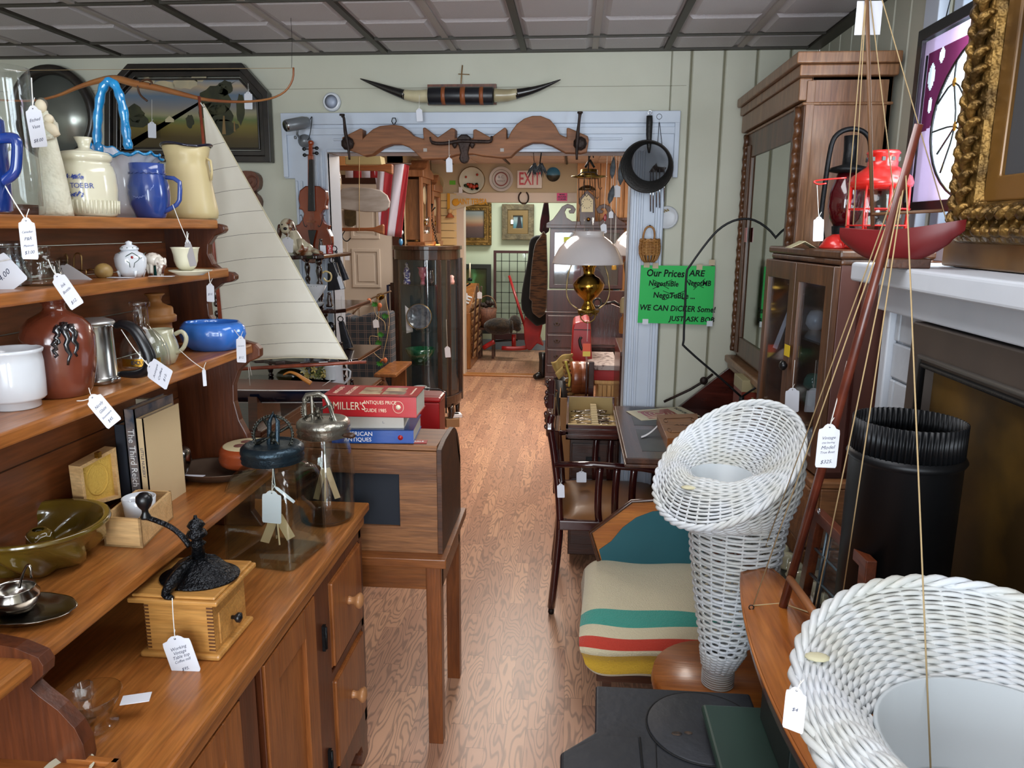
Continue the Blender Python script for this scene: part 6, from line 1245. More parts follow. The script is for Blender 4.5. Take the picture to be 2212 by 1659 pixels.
# plate on easel
t=T('display_plate','dark gold rimmed plate on a small easel inside the curio cabinet','plate',P(906,714,Y=6.1)); c=P(906,684,Y=6.12); k=mpp(c); F=face((0,-1,.12)); b=MB(); b.lathe([(r*k,h*k) for r,h in ((1e-3,-2),(18,-2),(26,3),(27,5),(24,4),(17,0),(1e-3,0))],c,36,m=F); b.build('dish',mat('smoky_plate','4a525c',.12,coat=.8,c2='6b7482',ns=30),t)
b=MB(); b.tube([c+F@VM((27*k*math.cos(TAU*i/36),27*k*math.sin(TAU*i/36),4*k)) for i in range(36)],.004,6,closed=True); b.build('gold_rim',mat('gold_line','a98a50',.25,.8),t); b=MB(); b.tube([P(896,708,Y=6.1),P(900,714,Y=6.05),P(906,712,Y=6.1),P(916,714,Y=6.05)],.004,6); b.build('easel',BLK,t)
t=T('white_card','white card leaning beside the gold rimmed plate in the cabinet','card',P(878,714,Y=6.12)); b=MB(); b.pr(px2([(875,660),(884,668),(892,716),(878,720)][::-1],6.12),6.12,6.124,'Y'); b.build('card',PAPER,t)
cth('green_glass_bowl','deep green glass bowl on the third shelf of the curio cabinet','bowl',905,2,[(10,0),(16,2),(28,16),(33,30),(30,30),(24,16),(.1,4)],mat('emerald_glass','0d3d2a',.06,coat=1,c2='135a3c',ns=12))
for i in range(8):
    t,c,k=cth('saucer','thin white saucer in the stack at the bottom of the curio cabinet','saucer',903,shz[3]+i*.0085,[(12,0),(14,.3),(21,1.8),(22,2.1),(12,1.0),(.1,.8)],WHC,grp='stacked saucers in the cabinet')
t,c,k=cth('china_cup','white china cup resting on the stacked saucers','cup',903,shz[3]+.075,[(7,0),(9,1),(13,6),(15,13),(14,13),(10,5),(.1,2)],WHC); b=MB(); b.tube([c+VM((14*k,0,11*k)),c+VM((21*k,0,10*k)),c+VM((19*k,0,4*k)),c+VM((12*k,0,4*k))],1.3*k,6); b.build('handle',WHC,t)
cth('blue_white_figurine','blue and white china figurine at the left of the cabinet top shelf','figurine',879,0,[(8,0),(8,4),(6,10),(8,20),(7,30),(3,36),(4,42),(.1,46)],mat('delft_glaze','c5cbd6',.15,coat=.5,c2='1f2f7c',ns=55,lo=.45,hi=.5))
cth('cranberry_vase','cranberry and white glass vase on the cabinet top shelf','vase',913,0,[(6,0),(4,6),(6,14),(9,22),(8,30),(12,36),(10,36),(.1,30)],mat('cranberry_glass','8a1c3c',.08,coat=1,c2='c47a90',ns=30))
cth('small_pitcher','small smoky glass pitcher beside the cranberry vase','pitcher',930,0,[(5,0),(8,6),(9,16),(6,24),(8,32),(6,32),(.1,28)],mat('smoky_glaze','3a3438',.1,coat=.8))
cth('pink_figurine','little pink and white ornament behind the curved side glass','figurine',976,0,[(5,0),(6,6),(4,12),(5,17),(.1,20)],mat('pink_glaze','c99a94',.2))
# leaning boards
t=T('leaning_frames','tall narrow framed boards leaning at the left side of the curio cabinet','frames',P(850,880,Y=6.5)); b=MB(); q=P(846,614,Y=6.4); r=P(856,614,Y=6.4); b.box(q.x-.02,q.x,6.3,6.9,0,q.z); b.mi=1; b.box(q.x,q.x+.012,6.3,6.9,0,q.z-.01); b.mi=2; b.box(q.x+.012,r.x+.02,6.3,6.9,0,q.z+.02); b.build('boards',[mat('blue_board_edge','232d56',.5),mat('white_board_edge','b8b3ae',.5),MAH],t)
# flag
t=T('striped_flag','large red and white striped flag draped across the middle room','flag',P(820,440,Y=5.6)); Yf=5.6
RF=mat('red_flag_nylon','a01826',.6,sheen=.2); WF=mat('white_flag_nylon','c3c0d0',.6,sheen=.2)
b=MB(); n=0; A=[(770,352),(790,352),(812,352),(832,356),(852,358),(868,360),(882,362)]
tops=[(800,368),(817,362),(838,362),(856,357),(873,355),(886,357)]; bots=[(824,470),(830,505),(838,508),(848,509),(856,512),(866,514)]
top=[(815,362),(834,360),(851,358),(872,356),(882,358)]; bot=[(822,492),(835,509),(850,511),(866,513),(884,420)]
cols=[((808,368),(816,420)),((818,364),(818,478)),((831,362),(820,505)),((851,356),(836,509)),((873,354),(852,511)),((884,358),(867,513))]
for i in range(len(cols)-1):
    b.mi=(i+0)%2 if i else 1
    (a0,a1),(c0,c1)=cols[i],cols[i+1]
    b.grid(lambda u,v:P(a0[0]+(c0[0]-a0[0])*u+(a1[0]+(c1[0]-a1[0])*u-a0[0]-(c0[0]-a0[0])*u)*v,a0[1]+(c0[1]-a0[1])*u+(a1[1]+(c1[1]-a1[1])*u-a0[1]-(c0[1]-a0[1])*u)*v,Y=Yf+.02*math.sin(3*(i+u)+2*v)),6,12)
for i,(x0,x1) in enumerate(((746,763),(763,781),(781,800),(800,816))):
    b.mi=(i+1)%2 if True else 0; b.mi=1-b.mi if False else b.mi
    b.grid(lambda u,v:P(x0+(x1-x0)*u,354+30*v,Y=Yf+.01),2,3)
o=b.build('stripes',[RF,WF],t,recalc=False); md=o.modifiers.new('s','SOLIDIFY'); md.thickness=.002
b=MB(); b.tube([P(720,354,Y=Yf+.02),P(888,354,Y=Yf+.02)],.008,8); for_=P(760,354,Y=Yf+.02); b.tube([for_,VM((for_.x,for_.y,2.34))],.002,4); for_=P(880,354,Y=Yf+.02); b.tube([for_,VM((for_.x,for_.y,2.34))],.002,4); b.build('flag_pole',WAL,t)
# hanging oars / dough board
HW=wood('honey_paddle','6e3a1c','8f5228','x',1,.4,.3,.2)
def slabpx(name,label,cat,pts,Y,th,m,bev=.004,part='blade'):
    pts=px2(pts[::-1],Y); t=T(name,label,cat,(sum(p[0] for p in pts)/len(pts),Y,sum(p[1] for p in pts)/len(pts))); b=MB(); b.pr(pts,Y,Y+th,'Y'); b.build(part,m,t,bevel=bev); return t
t=slabpx('wooden_handle','upper brown wooden handle with flared end hung across the flag','handle',[(716,357),(800,357),(815,357),(830,354),(845,354),(848,355),(848,377),(843,376),(828,370),(812,369),(716,368)],4.9,.03,HW,.008,'shaft')
t=slabpx('wooden_handle','lower brown wooden handle with flared dark end hung by string','handle',[(716,492),(790,492),(808,491),(826,484),(829,485),(829,507),(824,506),(806,500),(790,499),(716,500)],4.9,.03,HW,.008,'shaft')
t=slabpx('paddle_board','wide pale grey weathered paddle blade with rounded end hung between handles','paddle',[(714,432),(722,418),(740,407),(760,404),(800,406),(822,411),(836,422),(842,436),(840,448),(832,455),(818,458),(790,458),(740,452),(722,449),(714,442)],4.9,.022,mat('weathered_grey_wood','847a72',.7,c2='a19994',ns=5,st=(1,1,4)),.006,'board')
b=MB(); b.tube([P(776,330,Y=4.89),P(776,500,Y=4.89)],.0025,5); b.tube([VM((P(776,330,Y=4.89).x,4.89,2.34)),P(776,330,Y=4.89)],.002,4); b.build('hanging_string',SISAL,t)
t=slabpx('pale_box','pale cream cardboard box resting on top shelf above the flag','box',[(746,338),(821,337),(824,355),(746,355)],5.2,.12,mat('pale_yellow_card','b3a678',.6),.002,'carton'); q=P(746,356,Y=5.2); 
b=MB(); q2=P(732,330,Y=5.2); b.box(q2.x,q.x,5.2,5.3,P(740,357,Y=5.2).z,P(740,330,Y=5.2).z+.04); b.build('pine_block',PINEW,t); b=MB(); b.tube([VM((q.x+.1,5.25,2.34)),VM((q.x+.1,5.25,P(750,340,Y=5.2).z))],.003,4); b.build('hanger',BLK,t)
t=T('oval_silver_mirror','narrow oval silver rimmed mirror hanging inside the left casing','mirror',P(722,395,Y=4.2)); b=MB(); c=P(721,394,Y=4.2); k=mpp(c); F=face((.75,-.66,0)); b.lathe([(1,0),(.98,.02),(.9,.03),(.01,.03)],c,36,m=F@Matrix.Diagonal((17*k,36*k,.4))); b.build('mirror_glass',mat('dark_mirror','6a6f7c',.1,.95,c2='b9c0cc',ns=30),t); b=MB(); b.tube([c+F@VM((17*k*math.cos(TAU*i/36),36*k*math.sin(TAU*i/36),0)) for i in range(36)],.006,8,closed=True); b.build('frame',mat('bronze_rim','6a5442',.3,.7),t)
b=MB(); b.tube([c+VM((0,0,36*k)),VM((c.x,c.y,2.34))],.0015,4); b.build('hanging_wire',BLK,t)
t=slabpx('brass_plaque','small aged brass shield plaque hanging on the white door','plaque',[(743,452),(758,452),(769,456),(769,485),(762,489),(752,489),(745,486),(743,470)],6.93,.01,mat('aged_brass_plate','5e5238',.5,.4,c2='4a4030',ns=20),.002,'plate')
t=T('iron_hook','black iron hook hanging under the lower wooden handle','hook',P(748,495,Y=4.9)); b=MB(); b.tube(smoothpts([P(x,y,Y=4.9) for x,y in ((745,499),(741,505),(740,512),(744,519),(750,521),(755,517),(757,514))],3),.0035,6); b.build('hook_body',BLK,t); pricetag(t,(750,521),(750,545),(750,562),4.9,[],w=.6)
# plaid chair back and carved bench end
def plaid():
    M=bpy.data.materials.new('slate_plaid'); M.use_nodes=True; N,L=nt(M); b=N['Principled BSDF']; b.inputs['Roughness'].default_value=.9
    tc=N.new('ShaderNodeTexCoord'); sp=N.new('ShaderNodeSeparateXYZ'); L.new(tc.outputs['Object'],sp.inputs[0]); outs=[]
    for ax in ('X','Z'):
        for off in (0,.22):
            m=N.new('ShaderNodeMath'); m.operation='MULTIPLY_ADD'; m.inputs[1].default_value=17; m.inputs[2].default_value=off; L.new(sp.outputs[ax],m.inputs[0])
            f=N.new('ShaderNodeMath'); f.operation='FRACT'; L.new(m.outputs[0],f.inputs[0]); c=N.new('ShaderNodeMath'); c.operation='LESS_THAN'; c.inputs[1].default_value=.07; L.new(f.outputs[0],c.inputs[0]); outs.append(c.outputs[0])
    a=outs[0]
    for o in outs[1:]:
        m=N.new('ShaderNodeMath'); m.operation='MAXIMUM'; L.new(a,m.inputs[0]); L.new(o,m.inputs[1]); a=m.outputs[0]
    mx=N.new('ShaderNodeMixRGB'); L.new(a,mx.inputs[0]); mx.inputs[1].default_value=lin('2c333c'); mx.inputs[2].default_value=lin('6a5c58'); L.new(mx.outputs[0],b.inputs['Base Color']); return M
PL=plaid(); t=T('plaid_armchair','slate blue plaid upholstered armchair in front of the white door','armchair',P(780,900,Y=5.6)); x0,x1=P(690,760,Y=5.4).x,P(846,760,Y=5.4).x; zz=P(780,682,Y=5.4).z
b=MB(); b.pr([(x0,.2),(x1,.2),(x1,zz+.03),(x1-.15,zz+.02),((x0+x1)/2,zz-.02),(x0+.15,zz+.02),(x0,zz+.04)],5.4,5.55,'Y'); b.build('backrest',PL,t,bevel=.02,seg=3); b=MB(); b.box(x0+.02,x1-.02,4.95,5.42,.2,.44); b.build('seat',PL,t,bevel=.03); 
for x in (x0+.05,x1-.05): 
    for y in (5.0,5.5): b=MB(); b.box(x-.02,x+.02,y-.02,y+.02,0,.2); b.build('leg',WAL,t)
t=T('carved_bench','small oak bench end with scroll carving beside the curio cabinet','bench',P(830,900,Y=5.0)); Yx=4.98; GO=wood('golden_oak','6e4020','96602f','z',1.2,.35,.3,.3)
b=MB(); b.pr(px2([(813,815),(830,815),(830,822),(836,835),(834,852),(826,870),(822,905),(812,905),(806,870),(803,850),(807,830)][::-1],Yx),Yx,Yx+.04,'Y'); b.build('end_panel',GO,t,bevel=.004)
b=MB(); a,c=P(809,810,Y=Yx),P(838,806,Y=Yx); b.box(a.x,c.x+.06,Yx-.02,Yx+.5,a.z-.012,a.z+.012); b.build('top_board',GO,t,bevel=.006); b=MB(); b.box(a.x+.02,c.x+.03,Yx+.4,Yx+.44,0,a.z-.01); b.build('end_panel',GO,t); b=MB(); b.box(a.x+.03,c.x-.02,Yx,Yx+.04,0,P(815,900,Y=Yx).z); b.build('foot',GO,t)
b=MB()
for cx_,cy_ in ((817,838),(825,828)): b.tube([P(cx_+(2+i*.7)*math.cos(i*.7),cy_+(2+i*.7)*math.sin(i*.7),Y=Yx-.002) for i in range(9)],.003,5)
b.build('scroll_carving',mat('dark_carving','3a1e0e',.6),t)  # dark brown lines tracing the carved scrolls
# palm garland
t=T('garland','twine garland with green palm leaves and orange clay ornaments hanging by the cabinet','garland',P(820,650,Y=5.3)); Yg=5.25
b=MB(); b.tube(smoothpts([P(x,y,Y=Yg) for x,y in ((762,678),(778,662),(800,646),(822,637),(845,629))],3),.006,6); b.build('willow_branch',mat('branch_bark','6d5540',.8),t)
b=MB()
for pts in (((817,640),(816,662),(818,680),(816,700),(817,740)),((806,655),(812,680),(830,695),(832,715)),((832,640),(838,670),(841,690),(840,704)),((817,728),(800,726),(799,742),(806,760),(822,775),(828,773)),((840,704),(836,730),(828,770),(834,785))): b.tube(smoothpts([P(x,y,Y=Yg) for x,y in pts],3),.0025,5)
b.build('twine',SISAL,t); rr=random.Random(2)
LG=mat('palm_green','236b1f',.5,c2='2f8228',ns=20)
for x,y in ((832,682),(823,722),(818,740),(820,785),(810,657)):
    b=MB(); c=P(x,y,Y=Yg-.02)
    for i in range(9):
        a=TAU*i/9+rr.uniform(-.2,.2); L=.032*rr.uniform(.8,1.1); d=VM((math.cos(a),-.25,math.sin(a)*.8-.1)); s=VM((-math.sin(a),0,math.cos(a)))*.006; b.add([c,c+d*L*.5+s,c+d*L,c+d*L*.5-s],[(0,1,2,3)])
    b.build('palm_leaves',LG,t,recalc=False)
CL=mat('orange_clay','b0623c',.7)
for x,y,a in ((797,650,.6),(820,660,1.4),(832,778,.4),(826,860,1.3),(822,866,.3)):
    b=MB(); c=P(x,y,Y=Yg-.02); d=VM((math.cos(a),0,math.sin(a))); b.sph(c,(.017,.014,.02),10); b.tube([c,c-d*.028+VM((0,0,.01)),c-d*.04],[.012,.007,.006],8); b.build('clay_ornament',CL,t)
pricetag(t,(815,675),(811,690),(813,708),Yg-.03,['',''],w=.7)
# clocks on the side wall
def wclock(label,y0,y1,z0,z1,crest):
    t=T('wall_clock',label,'clock',(-1.5,(y0+y1)/2,z0)); X0,X1=-1.6,-1.46; b=MB(); b.box(X0,X1,y0+.03,y1-.03,z0+.12,z1-.16); b.build('case',WAL2,t,bevel=.004); ym=(y0+y1)/2
    b=MB(); b.fr([(y0,z0+.10),(y1,z0+.10),(y1,z1-.14),(y0,z1-.14)],[(y0+.05,z0+.18),(y1-.05,z0+.18),(y1-.05,z1-.19),(y0+.05,z1-.19)],X1,X1+.03,'X'); b.build('glazed_door',PEACH,t,bevel=.004)
    b=MB(); b.lathe([(.085,0),(.085,.004),(.001,.004)],(X1+.004,ym,z1-.30),28,m=face((1,0,0))); b.build('dial',mat('clock_dial','d9d0b4',.4),t)
    b=MB(); b.lathe([(.03,0),(.03,.006),(.001,.008)],(X1+.006,ym,z0+.28),20,m=face((1,0,0))); b.box(X1+.002,X1+.006,ym-.003,ym+.003,z0+.28,z1-.3); b.build('pendulum',BRASS,t)
    pk=[(y0-.02,z1-.14),(y1+.02,z1-.14),(y1+.02,z1-.08),(ym+.10,z1-.05),(ym+.06,z1),(ym,z1+.03),(ym-.06,z1),(ym-.10,z1-.05),(y0-.02,z1-.08)]; b=MB(); b.pr(pk,X0+.02,X1+.05,'X'); b.build('carved_crest',PEACH,t,bevel=.006)
    b=MB(); b.pr([(y0-.02,z0+.10),(y1+.02,z0+.10),(y1-.02,z0+.05),(ym+.05,z0+.02),(ym,z0),(ym-.05,z0+.02),(y0+.02,z0+.05)],X0+.02,X1+.05,'X'); b.build('carved_base',PEACH,t,bevel=.006)
WAL2=wood('clock_case','6e482c','8d603c','z',1,.4,.2,.3); PEACH=wood('clock_front','94603c','b88058','z',1,.35,.2,.2)
wclock('carved wooden wall clock nearer the striped flag above the cabinet',7.15,7.62,1.42,2.26,1)
wclock('carved wooden wall clock nearer the slatted wall above the cabinet',7.72,8.15,1.42,2.16,2)
# blue glass bird, chrome fittings and glowing lamp on the cabinet
t=T('bird_ornament','small black white and blue glass bird ornament on top of the curio cabinet','ornament',P(862,534,Y=6.1)); c=VM((P(866,530,Y=6.15).x,6.15,zt)); k=mpp(c); b=MB(); b.sph(c+VM((0,0,8*k)),(5*k,5*k,8*k),12); b.build('blue_base',mat('blue_glass','3f7fae',.1,coat=.8),t); b=MB(); b.sph(c+VM((0,0,22*k)),(5*k,5*k,9*k),12); b.build('black_body',BLKP,t); b=MB(); b.sph(c+VM((3*k,-3*k,28*k)),(4*k,3*k,5*k),10); b.build('white_head',WHC,t); b=MB(); b.sph(c+VM((-2*k,-2*k,36*k)),(3*k,3*k,5*k),8); b.build('red_crest',REDP,t)
t=T('chain_hung_lamp','amber glass lamp glowing warmly on a black chain above the cabinet','lamp',P(945,535,Y=7.6)); b=MB(); c=P(946,545,Y=7.6); k=mpp(c); b.lathe([(r*k,h*k) for r,h in ((22,0),(21,5),(14,12),(5,15),(4,17))],c,24); b.build('amber_shade',mat('amber_glow','ffc060',.3,em=2.2),t)
b=MB(); pts=[P(x,y,Y=7.6) for x,y in ((930,458),(934,480),(938,500),(943,520),(946,530))]; pts=smoothpts(pts,6); 
for i in range(0,len(pts)-1): b.tube(ring(pts[i],.012,8,(1,0,0) if i%2 else (0,1,0)),.003,5,closed=True)
b.build('chain',BLK,t); b=MB(); b.tube([P(932,440,Y=7.6),P(930,460,Y=7.6),P(940,448,Y=7.6)],[.02,.014,.008],8); p=P(932,440,Y=7.6); b.tube([VM((p.x,p.y,2.34)),p],.003,5); b.build('hook',BLK,t)
t=T('chrome_fixture','pair of shiny chrome lamp sockets hanging beside the clocks','lamp',P(921,500,Y=7.5))
for y0,y1,r in ((468,484,.028),(490,516,.032)): b=MB(); b.cyl(P(922,y0,Y=7.5),P(920,y1,Y=7.5),r,r*.8,20); b.build('chrome_socket',CHROME,t)
b=MB(); p=P(922,468,Y=7.5); b.tube([VM((p.x,p.y,2.34)),p,P(920,516,Y=7.5)],.004,6); b.build('cord',BLK,t)
# wall plates, exit sign, horseshoe, pennant, notes
Yw=8.395; F=face((0,-1,0))
def wplate(name,label,x,y,r,m1,m2,z=1):
    t=T(name,label,'plate',P(x,y,Y=Yw-.03)); c=P(x,y,Y=Yw); k=mpp(c); r*=k; b=MB(); b.lathe([(.5*r,0),(.9*r,.02),(r,.035),(.97*r,.035),(.72*r,.018),(.66*r,.012),(1e-3,.012)],c,44,m=F); b.build('dish',m1,t)
    b=MB(); b.lathe([(.99*r,.0345),(.74*r,.0196)],c,44,m=F); bmesh.ops.delete(b.bm,geom=[f for f in b.bm.faces if len(f.verts)>6],context='FACES_ONLY'); b.build('rim_band',m2,t,recalc=False); return t,c,r
wplate('wall_plate','plain cream plate hung above the slatted wall','%s'and 939,397,22,mat('cream_plate','c2b490',.4),mat('cream_plate_rim','cdbf9a',.4))
t,c,r=wplate('wall_plate','white plate with red poppies and gold rim hung between cream and green rimmed plates',1020,390,28,mat('white_plate','c7ccc0',.4),mat('white_plate_rim','bfc9bb',.4))
b=MB(); rr=random.Random(6)
for dx,dz,s in ((-.1,-.4,.2),(.15,-.48,.17),(.38,-.42,.13),(-.3,-.3,.12),(.42,.42,.1),(-.45,.25,.09)): b.lathe([(s*r,0),(s*.5*r,.004)],c+VM((dx*r,-.034,dz*r)),9,m=F)
b.build('painted_poppies',mat('poppy_red','a8381e',.5),t); b=MB()
for i in range(12): b.lathe([(.07*r,0),(.02,.002)],c+VM((rr.uniform(-.5,.6)*r,-.03,rr.uniform(-.75,-.2)*r)),5,m=F)
b.build('painted_leaves',mat('leaf_teal','47664f',.5),t)
b=MB(); b.tube([c+F@VM((r*math.cos(TAU*i/40),r*math.sin(TAU*i/40),.035)) for i in range(40)],.004,5,closed=True); b.build('gold_rim',GOLD,t)
t,c,r=wplate('wall_plate','silver and dark green rimmed plate with small centre lettering beside exit sign',1083,387,26,mat('grey_white_plate','c0bfc0',.3),mat('dark_green_band','2f4a44',.25,.2))
b=MB(); b.tube([c+F@VM((.52*r*math.cos(TAU*i/30),.52*r*math.sin(TAU*i/30),.016)) for i in range(30)],.006,5,closed=True); b.build('berry_garland',mat('berry_band','8a4a44',.5),t); b=MB(); b.text('B.C.',c+VM((0,-.016,.02)),.04); b.text('HOLLY',c+VM((0,-.016,-.02)),.028); b.build('centre_lettering',mat('grey_print','6b6460',.5),t)
t=T('exit_sign','white exit sign with red letters above the second doorway','sign',P(1144,388,Y=Yw)); a,c=px2([(1118,369),(1171,407)],Yw); b=MB(); b.box(a[0],c[0],Yw-.05,Yw,c[1],a[1]); b.build('housing',mat('sign_white','d2cbc6',.4),t,bevel=.004)
b=MB(); b.text('EXIT',((a[0]+c[0])/2,Yw-.051,(a[1]+c[1])/2),.185,sx=.62,ext=.001,off=.003); b.build('red_letters',mat('exit_red','b5182c',.4),t)
t=T('round_picture','small round picture of blue sky and trees right of the exit sign','picture',P(1195,377,Y=Yw)); c=P(1195,377,Y=Yw); k=mpp(c); b=MB(); b.lathe([(15*k,0),(15*k,.012),(1e-3,.012)],c,32,m=F); b.build('disc',picture('sky_and_trees',[(0,'2b2a28'),(.42,'3d3f35'),(.5,'4a86a8'),(1,'3f8cbc')],8,'Z',.08),t)
t=T('horseshoe','rusty horseshoe hung open end up on the second doorway lintel','horseshoe',P(1131,428,Y=8.36)); b=MB(); b.tube(smoothpts([P(x,y,Y=8.35) for x,y in ((1126,415),(1121,422),(1121,432),(1127,439),(1136,439),(1141,432),(1141,422),(1137,415))],3),.013,6,flat=.6); b.build('iron_shoe',IRON,t)
t=T('pennant','cream and yellow felt pennant with lettering pinned to the second doorway corner','pennant',P(1000,435,Y=8.3)); b=MB(); Yp=8.34; b.pr(px2([(966,417),(1049,436),(966,456)][::-1],Yp),Yp,Yp+.004,'Y'); b.mi=1; b.pr(px2([(966,417),(972,418),(972,454),(966,456)][::-1],Yp-.003),Yp-.003,Yp+.001,'Y'); b.lathe([(.04,0),(.034,.002)],P(984,437,Y=Yp-.002),20,m=F); b.mi=1; b.text('SAINT TERESA',P(1019,436,Y=Yp-.003),.085,sx=.62,ext=.001,off=.002); b.build('felt',[mat('cream_felt','c4b9a2',.8),mat('yellow_felt','d39a2c',.8)],t)
t=T('clown_ornament','tiny orange and cream ornament hanging under the pennant','ornament',P(972,462,Y=8.3)); b=MB(); b.sph(P(972,456,Y=8.32),.028,10); b.build('head',mat('cream_face','cfae7c',.6),t); b=MB(); b.lathe([(.05,0),(.02,.04),(.01,.05)],P(972,470,Y=8.32),10); b.build('body',CL,t)
def note(label,x0,y0,x1,y1,m,Y,txt=''):
    t=T('paper_note',label,'note',P((x0+x1)/2,(y0+y1)/2,Y=Y)); a,c=px2([(x0,y0),(x1,y1)],Y); b=MB(); b.box(a[0],c[0],Y-.002,Y,c[1],a[1]); b.mi=1
    for i,l in enumerate(txt.split('|')):
        if l: b.text(l,((a[0]+c[0])/2,Y-.0028,a[1]-(i+.7)*(a[1]-c[1])/ (len(txt.split('|'))+.4)),(a[1]-c[1])*.26,ext=.0003,off=.0008)
    b.build('paper',[m,INK],t)
note('tiny green sticky note on the beige wall between the cream and floral plates',971,390,984,399,mat('lime_paper','63b52c',.6),Yw)
note('bright pink handwritten note at the lintel end',1203,417,1225,434,mat('pink_paper','e0508c',.6),8.36,'MORE|AROUND|CORNER')
note('small white price card stuck under the floral plate edge',991,404,999,417,PAPER,Yw-.04)
# ---- secretary bookcase with scroll pediment
Y=7.9; MD=wood('dark_mahogany','26100e','43201c','z',.8,.3,.4,.25)
def X_(x,Y): return P(x,600,Y=Y).x
def Z_(y,Y,x=1270): return P(x,y,Y=Y).z
x0,x1=X_(1180,Y),X_(1352,Y); t=T('secretary_bookcase','tall dark mahogany secretary with glazed doors and scrolled pediment','bookcase',((x0+x1)/2,Y,0))
z=lambda y:Z_(y,Y)
b=MB(); b.box(x0,x1,Y,Y+.4,.08,z(676)); b.box(x0+.03,x1-.03,Y+.08,Y+.38,z(626),z(492)); b.box(x0,x0+.1,Y-.005,Y+.02,0,.1); b.box(x1-.1,x1,Y-.005,Y+.02,0,.1); b.build('carcass',MD,t,bevel=.005)
b=MB(); b.box(x0-.01,x1+.01,Y-.015,Y+.39,z(677),z(674)); b.box(x0-.01,x1+.01,Y+.02,Y+.4,z(493),z(486)); b.build('moulding',MD,t,bevel=.004)
b=MB(); b.pr([(x0+.01,z(675)),(x1-.01,z(675)),(x1-.01,z(627)),(x0+.01,z(627))],Y-.0,Y+.03,'Y'); b.build('fall_front',MD,t,bevel=.003)
for y0,y1 in ((682,720),(724,752),(756,787),(790,806)):
    b=MB(); b.box(x0+.02,x1-.02,Y-.012,Y,z(y1),z(y0)); d=b.build('drawer',MD,t,bevel=.006)
    if y0<780:
        for xx in (1203,1320):
            b=MB(); q=P(xx,(y0+y1)/2,Y=Y-.02); b.tube([q+VM((-.03,0,.01)),q+VM((-.02,-.01,-.012)),q+VM((.02,-.01,-.012)),q+VM((.03,0,.01))],.004,6); b.lathe([(.016,0),(.01,.004)],q+VM((0,.01,.012)),8,m=F); b.build('drawer_pull',mat('dark_brass_pull','3a2f22',.4,.7),d)
xm=(x0+x1)/2
for s,(a,c) in (('l',(x0+.03,xm-.01)),('r',(xm+.01,x1-.03))):
    b=MB(); b.fr([(a,z(624)),(c,z(624)),(c,z(495)),(a,z(495))],[(a+.05,z(616)),(c-.05,z(616)),(c-.05,z(503)),(a+.05,z(503))],Y+.05,Y+.075,'Y'); d=b.build('glazed_door',MD,t,bevel=.003)
    b=MB(); b.box(a+.05,c-.05,Y+.06,Y+.064,z(616),z(503)); b.build('door_glass',CG,d)
b=MB()
for s in (-1,1):
    pts=[(0,484)]
    o=[(s*86,487),(s*86,482),(s*72,474),(s*60,458),(s*52,446),(s*40,440),(s*28,444),(s*22,452),(s*26,461),(s*36,461),(s*38,455),(s*32,453),(s*34,450),(s*42,450),(s*46,458),(s*42,470),(s*30,478),(s*12,478),(s*12,487)]
    o=[(1266+x,y) for x,y in o]; o=px2(o,Y+.05); b.pr(o if s<0 else o[::-1],Y+.05,Y+.08,'Y')
b.build('scrolled_pediment',MD,t,bevel=.004)
b=MB(); b.box(x0+.07,x1-.07,Y+.1,Y+.37,z(562),z(560)); b.build('inner_shelf',MD,t)
for lab,xx,yy,r,m in (('small pink glazed pot on the lower shelf inside the secretary',1196,608,6,mat('dusty_pink_glaze','a07068',.3)),('tiny white dish on upper shelf inside the secretary',1208,560,6,WHC),('pale blue glass pitcher inside the left door of secretary',1222,612,11,mat('pale_blue_glass','8fa6bd',.1,coat=1)),('small red and green ornament behind the right secretary door',1299,604,7,mat('red_green_glaze','a03840',.3,c2='3c7a5a',ns=12))):
    t2=T('ornament',lab,'ornament',P(xx,yy,Y=Y+.2)); b=MB(); q=P(xx,yy+8,Y=Y+.2); k=mpp(q); b.lathe([(r*.6*k,0),(r*k,r*k),(r*.9*k,r*1.6*k),(r*.5*k,r*2.2*k),(.01*k,r*2.2*k)],q,16); b.build('body',m,t2)
note('yellow green sticky note on the secretary glass door',1218,512,1233,524,mat('acid_paper','9fae3a',.6),Y+.055)
t=T('mantel_clock','pointed top wooden shelf clock standing on the secretary','clock',P(1267,480,Y=Y+.2)); Yk=Y+.1
b=MB(); b.pr(px2([(1252,490),(1252,428),(1268,410),(1286,426),(1286,490)][::-1],Yk),Yk,Yk+.15,'Y'); b.build('case',MD,t,bevel=.004); b=MB(); b.pr(px2([(1256,458),(1256,432),(1268,418),(1281,432),(1281,458)][::-1],Yk-.004),Yk-.006,Yk,'Y'); b.mi=1
for i in range(12): a=TAU*i/12; q=P(1268,440,Y=Yk-.008); b.bar(q+VM((.04*math.cos(a),0,.04*math.sin(a))),q+VM((.052*math.cos(a),0,.052*math.sin(a))),.005,.002,(0,1,0))
b.build('dial',[mat('clock_paper','b7b8a0',.5),INK],t); b=MB(); b.sph(P(1271,474,Y=Yk-.01),.022,10); b.build('pendulum_bob',BRASS,t)
b=MB(); b.lathe([(.07,0),(.05,.03),(.02,.05)],P(1268,411,Y=Yk+.05),16,ex=1.4); b.build('brass_dome',mat('bronze_dome','4a3c2a',.3,.8),t)
